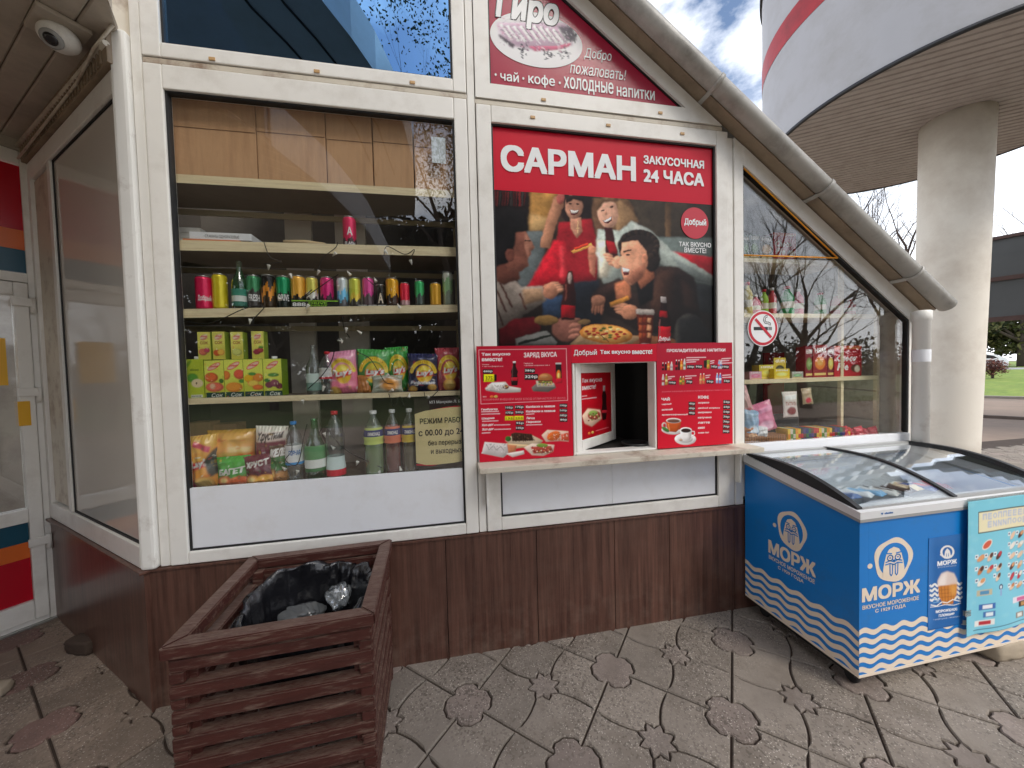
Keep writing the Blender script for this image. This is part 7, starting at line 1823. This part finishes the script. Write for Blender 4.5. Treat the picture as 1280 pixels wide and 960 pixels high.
def stones():
    def rock(name, label, c, sz, seed, cat='stone'):
        r = random.Random(seed); bm = bmesh.new(); bmesh.ops.create_cube(bm, size=1); bmesh.ops.subdivide_edges(bm, edges=bm.edges[:], cuts=5, use_grid_fill=True)
        for v in bm.verts:
            p = v.co; k = 1 - .16 * (p.length / .87) ** 3; v.co = Vector((p.x * sz[0] * k, p.y * sz[1] * k, (p.z * k + .5) * sz[2])) + Vector((r.uniform(-1, 1), r.uniform(-1, 1), r.uniform(-.6, .6) if p.z > -.4 else 0)) * .004
        bmesh.ops.bevel(bm, geom=bm.edges[:], offset=.0003, segments=1, affect='EDGES') if False else None
        mb = MB(); mb.bm(bm, 0, None, True); bm.free(); o = mb.build(name, M['stone'] if cat == 'stone' else mat('old_wood', S(74, 60, 50), .85, var=.2, bump=.4), None); o.location = c; o.rotation_euler = (0, 0, r.uniform(-.4, .4)); tag(o, label, cat); return o
    w = onZ(1262, 826, .0); rock('support_stone', 'pale rough stone wedged under the front edge of the blue freezer', (w[0] + .03, w[1] + .07, -.004), (.24, .16, .098), 3)
    w = onZ(98, 818, 0); rock('door_wedge', 'dark worn wooden block lying on the paving near the door', (w[0], w[1] + .03, -.003), (.17, .075, .075), 5, 'wooden block')
    w = onZ(0, 868, 0); rock('loose_stone', 'dark loose stone at the left edge of the paving', (w[0] - .03, w[1], -.003), (.12, .08, .05), 8)
stones()

# ================================================================== WOODEN LITTER BIN
def litter_bin():
    HT = .69
    q = [onZ(203, 811.5, HT), onZ(470, 766, HT), onZ(487.5, 674, HT), onZ(310, 695, HT)]
    FLc, FRc, RRc, RLc = [np.array(p[:2]) for p in q]
    c = (FLc + FRc + RRc + RLc) / 4; ux = (FRc - FLc + RRc - RLc); ux /= np.hypot(*ux); uy = np.array([-ux[1], ux[0]])
    W_ = ((FRc - FLc) @ ux + (RRc - RLc) @ ux) / 2; D_ = ((RRc - FRc) @ uy + (RLc - FLc) @ uy) / 2
    print('BIN', c, W_, D_, math.degrees(math.atan2(ux[1], ux[0])))
    t = thing('litter_bin', 'square dark red slatted wooden litter bin in front of the left window', 'litter bin', (c[0], c[1], 0), math.atan2(ux[1], ux[0]))
    w, d = W_ / 2 - .010, D_ / 2 - .010; th = .045; r = random.Random(11)
    def slat(mb, a, b):
        bm = bmesh.new(); bmesh.ops.create_cube(bm, size=1)
        for v in bm.verts: v.co = Vector([(a[i] if v.co[i] < 0 else b[i]) + r.uniform(-.002, .002) for i in range(3)])
        bmesh.ops.bevel(bm, geom=bm.edges[:], offset=.0045, segments=2, affect='EDGES'); mb.bm(bm); bm.free()
    pitch = .0835; fr, bk, lf, rt = MB(), MB(), MB(), MB()
    z = .012; k = 0
    while z + .045 < HT - .03:
        hf = .045
        slat(fr, (-w + .002, -d, z), (w - .002, -d + th, z + hf)); slat(bk, (-w + .002, d - th, z), (w - .002, d, z + hf))
        z2 = z + hf + .0006; h2 = pitch - hf - .0012
        if z2 + h2 < HT - .025:
            slat(lf, (-w, -d + .004, z2), (-w + th, d - .004, z2 + h2)); slat(rt, (w - th, -d + .004, z2), (w, d - .004, z2 + h2))
        z += pitch
    for n, m_ in (('front_side', fr), ('back_side', bk), ('left_side', lf), ('right_side', rt)): m_.build('slatted_side', M['wood'], t)
    rim = MB(); z0, z1 = HT - .042, HT; e = .012; m_ = .052
    A = [(-w - e, -d - e), (w + e, -d - e), (w + e, d + e), (-w - e, d + e)]; B = [(-w - e + m_, -d - e + m_), (w + e - m_, -d - e + m_), (w + e - m_, d + e - m_), (-w - e + m_, d + e - m_)]
    for i in range(4):
        j = (i + 1) % 4; P = [np.array(A[i]), np.array(A[j]), np.array(B[j]), np.array(B[i])]; cc = sum(P) / 4; P = [cc + (p - cc) * .9975 for p in P]
        bm = bmesh.new(); vs = [bm.verts.new((p[0], p[1], z0)) for p in P] + [bm.verts.new((p[0], p[1], z1)) for p in P]
        for f in ((3, 2, 1, 0), (4, 5, 6, 7), (0, 1, 5, 4), (1, 2, 6, 5), (2, 3, 7, 6), (3, 0, 4, 7)): bm.faces.new([vs[x] for x in f])
        bmesh.ops.bevel(bm, geom=bm.edges[:], offset=.004, segments=2, affect='EDGES'); rim.bm(bm); bm.free()
    rim.build('top_rim', M['wood'], t)
    for sx in (-1, 1):
        for sy in (-1, 1): MB().bbox((sx * (w - th - .002) - .02, sy * (d - th - .002) - .02, .0), (sx * (w - th - .002) + .02, sy * (d - th - .002) + .02, HT - .045), .003).build('corner_post', M['wood'], t)
    # bin liner: a black bag turned over the edge of an inner bucket
    o = np.array([c[0] + .02 * ux[0], c[1] + .0 * ux[1]])
    R_ = t.rotation_euler.z
    l = thing('bin_liner', 'black plastic bin liner hanging open inside the wooden bin', 'bin liner', (o[0], o[1], .045), R_)
    n = 120; prof = []
    rings = [(.205, .30, 0), (.215, .42, .3), (.222, .52, .6), (.226, .575, 1), (.222, .592, 1), (.212, .596, 1), (.204, .586, 1), (.196, .54, .8), (.19, .46, .7), (.17, .36, .7), (.13, .30, .9), (.06, .285, 1), (.005, .283, 0)]
    rr = np.random.default_rng(3); vs = []; ph = rr.uniform(0, 6.28, 12)
    for j, (rad, zz, a) in enumerate(rings):
        for i in range(n):
            u = 2 * math.pi * i / n
            wv = .6 * math.sin(5 * u + ph[0] + 2.2 * math.sin(2 * u + ph[5]) + j * .25) + .45 * math.sin(13 * u + ph[1] + 3 * math.sin(3 * u + ph[6])) + .25 * math.sin(29 * u + ph[2] + 4 * math.sin(2 * u + ph[7]) - j * .3) + .3 * math.sin(3 * u + ph[3] + j * .5)
            ex = 1.08 if True else 1
            nz = noise.fractal(Vector((math.cos(u) * 3, math.sin(u) * 3, j * .55)), .8, 2.2, 4); q_ = rad + .007 * wv * (.4 + a) + .012 * nz * (.3 + a); vs.append((q_ * math.cos(u) * ex, q_ * math.sin(u), zz + .012 * math.sin(3 * u + 1.0) + .008 * a * math.sin(11 * u + ph[4]) + (.02 * math.sin(u) if a else 0) + .010 * a * noise.noise(Vector((math.cos(u) * 6, math.sin(u) * 6, 7 + j)))))
    fs = [(j * n + i, j * n + (i + 1) % n, (j + 1) * n + (i + 1) % n, (j + 1) * n + i) for j in range(len(rings) - 1) for i in range(n)]
    MB().add(vs, fs, 0, None, True).build('liner_bag', M['bag_black'], l)
    def crump(name, label, p, sz, seed, m_):
        bm = bmesh.new(); bmesh.ops.create_icosphere(bm, subdivisions=4, radius=1); g = np.random.default_rng(seed); D = g.normal(size=(26, 3)); D /= np.linalg.norm(D, axis=1)[:, None]; O = g.uniform(.60, 1.0, 26)
        for v in bm.verts:
            nrm = np.array(v.co); kk = (D @ nrm); s_ = min([1.0] + [O[i] / kk[i] for i in range(26) if kk[i] > .2]); s_ *= 1 + .07 * math.sin(9 * nrm[0] + 7 * nrm[1] + seed) * math.sin(8 * nrm[2] + 3)
            v.co = Vector(nrm * s_ * sz)
        mb = MB(); mb.bm(bm, 0, None, False); bm.free(); b = mb.build(name, m_); b.location = p; tag(b, label, 'plastic wrap', 'crumpled wraps in the bin')
    zz = .50
    p1 = onZ(378, 768, zz); p2 = onZ(424, 748, zz + .03)
    crump('crumpled_wrap', 'flat dark shiny wrap lying low in the bin liner', tuple(p1), (.10, .07, .04), 4, mat('dark_wrap', S(96, 98, 98), .15, spec=.8, bump=.6, bscale=18)); crump('crumpled_wrap', 'bright crumpled clear wrap at the right in the bin liner', tuple(p2), (.062, .055, .07), 9, M['crumple'])
litter_bin()

# ================================================================== BEYOND: lawn, road, car, hoarding, trees
def hor(px, dist):
    v = ray(px, 450); v = v / np.hypot(v[0], v[1]); return CAM + v * dist
FR_ = hor(1262, 1) - CAM; FR_ = FR_ / np.hypot(FR_[0], FR_[1]); SD = np.array([FR_[1], -FR_[0], 0])     # away from the camera / to the right, for the far scene
def farp(d, s, z=0): p = CAM + FR_ * d + SD * s; return np.array([p[0], p[1], z])
def beyond():
    gm = mat('lawn_grass', S(104, 128, 40), .9, var=.35, vscale=3, dirt=S(150, 146, 70), dirt_amt=.5, dirt_scale=1.5, bump=1, bscale=30)
    mb = MB(); ds = [24, 28, 36, 44, 52]; hs = [.0, .12, .35, .55, .66]
    vs = []; 
    for d, h in zip(ds, hs): vs += [farp(d, -14, h), farp(d, 26, h)]
    mb.add(vs, [(2 * i, 2 * i + 1, 2 * i + 3, 2 * i + 2) for i in range(4)]); tag(mb.build('lawn', gm), kind='structure')
    k = MB(); a = [farp(23.75, -14), farp(23.75, 26), farp(24.05, 26), farp(24.05, -14)]
    k.prismz([(p[0], p[1]) for p in a], -.03, .07); tag(k.build('kerb', mat('kerb_stone', S(150, 142, 132), .9, var=.15)), kind='structure')
    k = MB(); a = [farp(15.6, -8), farp(15.6, 26), farp(15.74, 26), farp(15.74, -8)]; k.prismz([(p[0], p[1]) for p in a], -.03, .05); tag(k.build('kerb', mat('kerb_dark', S(96, 84, 76), .9, var=.15)), kind='structure')
    r = MB(); r.add([farp(52, -24, .665), farp(52, 80, .665), farp(62, 80, .68), farp(62, -24, .68)], [(0, 1, 2, 3)]); tag(r.build('road', mat('road_asphalt', S(150, 150, 152), .85, var=.1)), kind='structure')
    g = MB(); g.add([farp(62, -60, .69), farp(62, 120, .69), farp(150, 200, 1.0), farp(150, -140, 1.0)], [(0, 1, 2, 3)]); tag(g.build('verge', gm), kind='structure')
    # parked white car, side on
    t = thing('parked_car', 'white hatchback car on the road beyond the lawn', 'car', tuple(farp(55, -2.05, .67)), math.atan2(SD[1], SD[0]))
    prof = [(-2.0, .30), (-2.05, .62), (-1.95, .86), (-1.25, .96), (-.55, 1.40), (.55, 1.46), (1.35, 1.30), (1.9, .96), (2.02, .70), (1.98, .30)]
    b = MB(); b.prism(prof, -.82, .82); b.build('body', mat('car_white', S(236, 236, 236), .25, spec=.6, coat=.5), t)
    gw = MB()
    for q in ([(-1.1, .97), (-.52, 1.33), (.0, 1.36), (.0, .97)], [(.06, .97), (.06, 1.37), (.6, 1.37), (1.2, 1.22), (1.45, .98)]): gw.prism(q, -.830, -.8205); gw.prism(q, .8205, .83)
    gw.build('side_window', M['lens'], t)
    for x in (-1.28, 1.25):
        for s_ in (-1, 1):
            w = MB(); w.lathe([(.30, -.09), (.32, -.06), (.32, .06), (.30, .09)], (0, 0, 0), 24); w.xform(Matrix.Translation((x, s_ * .76, .32)) @ Matrix.Rotation(math.pi / 2, 4, 'X')); wo = w.build('wheel', M['black'], t)
            q = MB(); q.lathe([(.19, -.10), (.19, .10)], (0, 0, 0), 18); q.xform(Matrix.Translation((x, s_ * .76, .32)) @ Matrix.Rotation(math.pi / 2, 4, 'X')); q.build('rim', M['steel'], wo)
    for y in (-.6, .6): MB().bbox((-2.04, y - .16, .66), (-1.90, y + .16, .80), .02).build('headlight', M['steel'], t); 
    # grey hoarding seen from behind
    t = thing('hoarding', 'large grey hoarding on steel frame beyond the column', 'hoarding', tuple(farp(18, .6, 0)), math.atan2(SD[1], SD[0]))
    zat = lambda px, py, D: CAM[2] + ray(px, py)[2] * D / math.hypot(*ray(px, py)[:2])
    zt, zm, zb = zat(1262, 297, 18), zat(1262, 347, 18), zat(1262, 395, 18)
    gm2 = mat('grey_sheet', S(84, 86, 86), .6, var=.12, vscale=1.5)
    p = MB(); p.box((-1.6, 0, zb), (6, .05, zm - .06)); p.build('panel', gm2, t); p = MB(); p.box((-1.6, 0, zm + .06), (6, .05, zt)); p.build('panel', gm2, t)
    f = MB(); f.box((-1.62, -.06, zb - .14), (6.02, -.002, zb + .0)); f.box((-1.62, -.06, zm - .06), (6.02, .06, zm + .06)); f.box((-1.62, -.06, zt), (6.02, .06, zt + .09))
    for x in (-1.2, .62, 2.4, 4.2): f.box((x, -.07, zb), (x + .06, -.003, zt))
    for x in (2.4, 5.2): f.box((x, .06, -.05), (x + .2, .26, zb + .4))
    f.build('frame', mat('rusty_frame', S(84, 62, 56), .7, var=.2), t)
    # grey beam of the neighbouring canopy behind the round building
    t = thing('far_canopy', 'dull grey flat canopy edge behind the round building', 'canopy', tuple(farp(13, 3.0, 0)), math.atan2(SD[1], SD[0]))
    z = zat(1262, 205, 13); MB().box((-2.6, 0, z), (6, 4, z + .28)).build('roof_edge', mat('canopy_grey', S(98, 110, 112), .6, var=.1), t); MB().lathe([(.2, -.03), (.2, z)], (4.5, 2, 0), 20).build('column', M['column'], t)
beyond()

# ---- trees
BARK = mat('bark', S(74, 64, 56), .95, var=.25, vscale=3, stretch=(1, 1, .2), bump=.6, bscale=20)
TWIG = mat('twigs', S(70, 58, 50), .95)
def leafmat(name, c): 
    m = mat(name, (1, 1, 1), .7, attr=True, spec=.2); return m
LEAF = leafmat('leaves', None)
def bare_tree(seed, H, lean=.0, levels=6, tw=3):
    r = random.Random(seed); tr, cr = MB(), MB(); tips = []
    def grow(p, d, L_, rad, lev):
        n = 4 if lev < 3 else 3; pts = [p]; rr_ = [rad]; q = p; dd = d
        for i in range(n):
            dd = (dd + Vector((r.gauss(0, .13), r.gauss(0, .13), r.gauss(.03, .08)))).normalized(); q = q + dd * (L_ / n); pts.append(q); rr_.append(rad * (1 - .45 * (i + 1) / n))
        (tr if lev < 2 else cr).tube(pts, rr_, [9, 7, 5, 4, 3, 3, 3][min(lev, 6)], cap=False)
        if lev >= levels: tips.append(q); return
        k = {0: 4, 1: 4, 2: 4, 3: 3}.get(lev, tw)
        for i in range(k):
            u = r.uniform(.35, 1) if i else 1; j = min(int(u * n), n - 1); base = pts[j].lerp(pts[j + 1], min(1, u * n - j))
            ax = dd.orthogonal().normalized(); ax.rotate(Matrix.Rotation(r.uniform(0, 6.28), 3, dd)); nd = dd.copy(); nd.rotate(Matrix.Rotation(r.uniform(.3, .85) if i else r.uniform(.1, .35), 3, ax))
            nd = (nd + Vector((0, 0, .10))).normalized()
            grow(base, nd, L_ * r.uniform(.58, .80), rr_[j + 1] * r.uniform(.55, .72), lev + 1)
    grow(Vector((0, 0, -.05)), Vector((lean, 0, 1)).normalized(), H * .30, H * .019, 0)
    return tr, cr, tips
def leaves(mb, pts, n, spread, size, cols, seed):
    r = random.Random(seed)
    for i in range(n):
        p = r.choice(pts) + Vector((r.gauss(0, spread), r.gauss(0, spread), r.gauss(0, spread * .8))); s_ = size * r.uniform(.6, 1.3)
        a = Vector((r.gauss(0, 1), r.gauss(0, 1), r.gauss(0, 1))).normalized(); b = a.orthogonal().normalized(); c_ = tuple(np.array(S(*r.choice(cols))) * r.uniform(.7, 1.25))
        mb.add([p - a * s_, p + b * s_ * .5, p + a * s_, p - b * s_ * .5], [(0, 1, 2, 3)], 0, c_)
def put_tree(src, name, label, loc, rz_, sc, group):
    t = thing(name, label, 'tree', loc, rz_, group); t.scale = (sc, sc, sc)
    for nm, me in src:
        o = bpy.data.objects.new(nm, me); COL.objects.link(o); o.parent = t
    return t
def woods():
    kinds = []
    for sd in (1, 2, 3):
        tr, cr, tips = bare_tree(sd, 9.0, levels=5 if sd != 2 else 5)
        kinds.append([('trunk', tr.mesh('trunk', BARK)), ('crown', cr.mesh('crown', TWIG))])
    tr, cr, tips = bare_tree(8, 9.0, levels=5)
    lv = MB(); leaves(lv, tips, 24000, .20, .028, [(70, 84, 40), (84, 92, 52), (52, 66, 34), (96, 92, 60)], 4)
    budding = [('trunk', tr.mesh('trunk', BARK)), ('branches', cr.mesh('branches', TWIG)), ('foliage', lv.mesh('foliage', LEAF))]
    # rounded dark evergreen crowns (far row) and a shrub
    def crown(seed, R_, H, n, cols, lumps=9):
        r = random.Random(seed); C = [Vector((r.gauss(0, R_ * .42), r.gauss(0, R_ * .42), H * r.uniform(.35, .85))) for _ in range(lumps)]; pts = []
        for c_ in C:
            for _ in range(60):
                d = Vector((r.gauss(0, 1), r.gauss(0, 1), r.gauss(0, 1))).normalized(); pts.append(c_ + d * R_ * r.uniform(.28, .48))
        mb = MB(); leaves(mb, pts, n, R_ * .07, R_ * .055, cols, seed + 1); tk = MB(); tk.tube([(0, 0, -.1), (.05, 0, H * .3), (0, .05, H * .6)], [R_ * .09, R_ * .07, R_ * .03], 8)
        for c_ in C: tk.tube([(0, 0, H * .3), tuple(c_ * .5 + Vector((0, 0, H * .2))), tuple(c_)], [R_ * .05, R_ * .03, R_ * .012], 5)
        return [('trunk', tk.mesh('trunk', BARK)), ('crown', mb.mesh('crown', LEAF))]
    dark = crown(21, 2.6, 6.0, 6500, [(40, 52, 30), (52, 62, 36), (34, 44, 28), (66, 70, 44)])
    olive = crown(22, 2.6, 5.5, 6500, [(84, 88, 50), (100, 96, 60), (70, 76, 42), (60, 62, 40)])
    # beyond the lawn, on the right of the photo
    gR = 'trees beyond the road'
    for i, (d, s_, k, sc, lab) in enumerate(((66, -3.6, dark, 1.5, 'dark evergreen tree behind the white car, partly hidden by the column'), (68, .8, olive, 1.6, 'olive green tree behind the white car'), (72, 5, dark, 1.7, 'dark evergreen tree at the right edge beyond the road'), (80, -8, olive, 1.9, 'olive tree farther back behind the column'), (86, 10, dark, 2.2, 'tallest dark evergreen at the far right edge'))):
        put_tree(k, 'leafy_tree', lab, tuple(farp(d, s_, .68)), i * 1.3, sc, gR)
    b = crown(33, .9, 1.5, 2600, [(110, 60, 56), (90, 48, 46), (130, 84, 66), (74, 50, 40)], 6)
    t = thing('shrub', 'reddish brown shrub on the lawn beside the column', 'shrub', tuple(farp(37, -.62, .16))); t.scale = (1.0, 1.0, .85)
    for nm, me in b: o = bpy.data.objects.new('stem' if nm == 'trunk' else 'foliage', me); COL.objects.link(o); o.parent = t
    gB_ = 'bare trees behind the kiosk'
    for i, (px, d, k, sc, lab) in enumerate(((1092, 15, 0, 1.15, 'bare tree whose branches fill the gap left of the column'), (1130, 21, 2, 1.4, 'bare tree farther back, just left of the column'), (1330, 24, 1, 1.3, 'bare tree whose thin branches show right of the column'))):
        p = hor(px, d); put_tree(kinds[k], 'bare_tree', lab, (p[0], p[1], -.02), i * 2.1 + .4, sc, gB_)
    # the park behind the camera, seen only as reflections in the panes and the freezer lid
    gP = 'park trees reflected in the glass'
    spots = [(-.2, -8.6, 'b', 1.7), (.4, -11.5, 0, 1.05), (2.4, -13, 2, 1.1), (-3.9, -13.5, 1, 1.2), (-.7, -17, 1, 1.2), (9.2, -7.2, 1, .95), (12.6, -8.6, 0, 1.05), (16.5, -8.2, 2, 1.1), (11, -13, 2, 1.2), (20.5, -11.5, 1, 1.2), (7.2, -12.2, 0, 1.1), (25, -9.5, 0, 1.2), (15.5, -14.5, 1, 1.2), (5, -17, 2, 1.2), (30, -15, 2, 1.3), (-8, -17, 0, 1.2)]
    wh = ['budding tree reflected at the right of the left window', 'bare tree reflected beside the window frame', 'bare tree reflected behind the poster side', 'bare tree reflected near the middle of the left window', 'bare tree reflected far back in the left window', 'near bare tree reflected at the left of the right window', 'bare tree reflected in the middle of the right window', 'bare tree reflected at the right of the right window', 'bare tree reflected behind the nearer ones in the right window', 'bare tree reflected at the far right of the right window', 'bare tree reflected beside the red no smoking sticker', 'bare tree reflected at the very right edge of the glass', 'bare tree reflected deep in the right window', 'bare tree reflected deep behind the hatch side', 'bare tree standing farthest right in the park', 'bare tree standing farthest left in the park']
    for i, ((x, y, k, sc), lab) in enumerate(zip(spots, wh)):
        put_tree(budding if k == 'b' else kinds[k], 'budding_tree' if k == 'b' else 'bare_tree', lab, (x, y, -.03), i * 1.7, sc, gP)
    # far hedge-like wood that closes the reflected horizon
    mb = MB(); r = random.Random(6); pts = []
    for i in range(420):
        a = i / 420; x = -40 + 110 * a; hh = (7.5 if x < 8 else 3.0) + 1.2 * math.sin(i * .13) + .8 * math.sin(i * .41)
        for _ in range(4): pts.append(Vector((x + r.uniform(-.4, .4), -30 + 6 * math.sin(a * 5) + r.uniform(-1.2, 1.2), r.uniform(.1, hh))))
    r2 = random.Random(12)
    near = [Vector((r2.uniform(-26, 8), -26 + r2.uniform(-2, 2), 12.5 * r2.random() + .1)) for _ in range(2600)]
    leaves(mb, near, 30000, .5, .40, [(52, 52, 42), (62, 58, 48), (44, 44, 36)], 19)
    leaves(mb, pts, 12000, .5, .26, [(60, 60, 46), (74, 68, 54), (50, 50, 40), (66, 58, 48)], 9)
    o = mb.build('far_wood', LEAF); tag(o, kind='stuff', label='distant brush and trees across the park', cat='wood')
    g = MB(); g.add([(-40, -60, -.015), (90, -60, -.015), (90, -9.6, -.015), (-40, -9.6, -.015)], [(0, 1, 2, 3)]); tag(g.build('park_lawn', mat('park_grass', S(84, 96, 50), .95, var=.3, vscale=.8, dirt=S(110, 96, 70), dirt_amt=.6, dirt_scale=.5)), kind='structure')
woods()
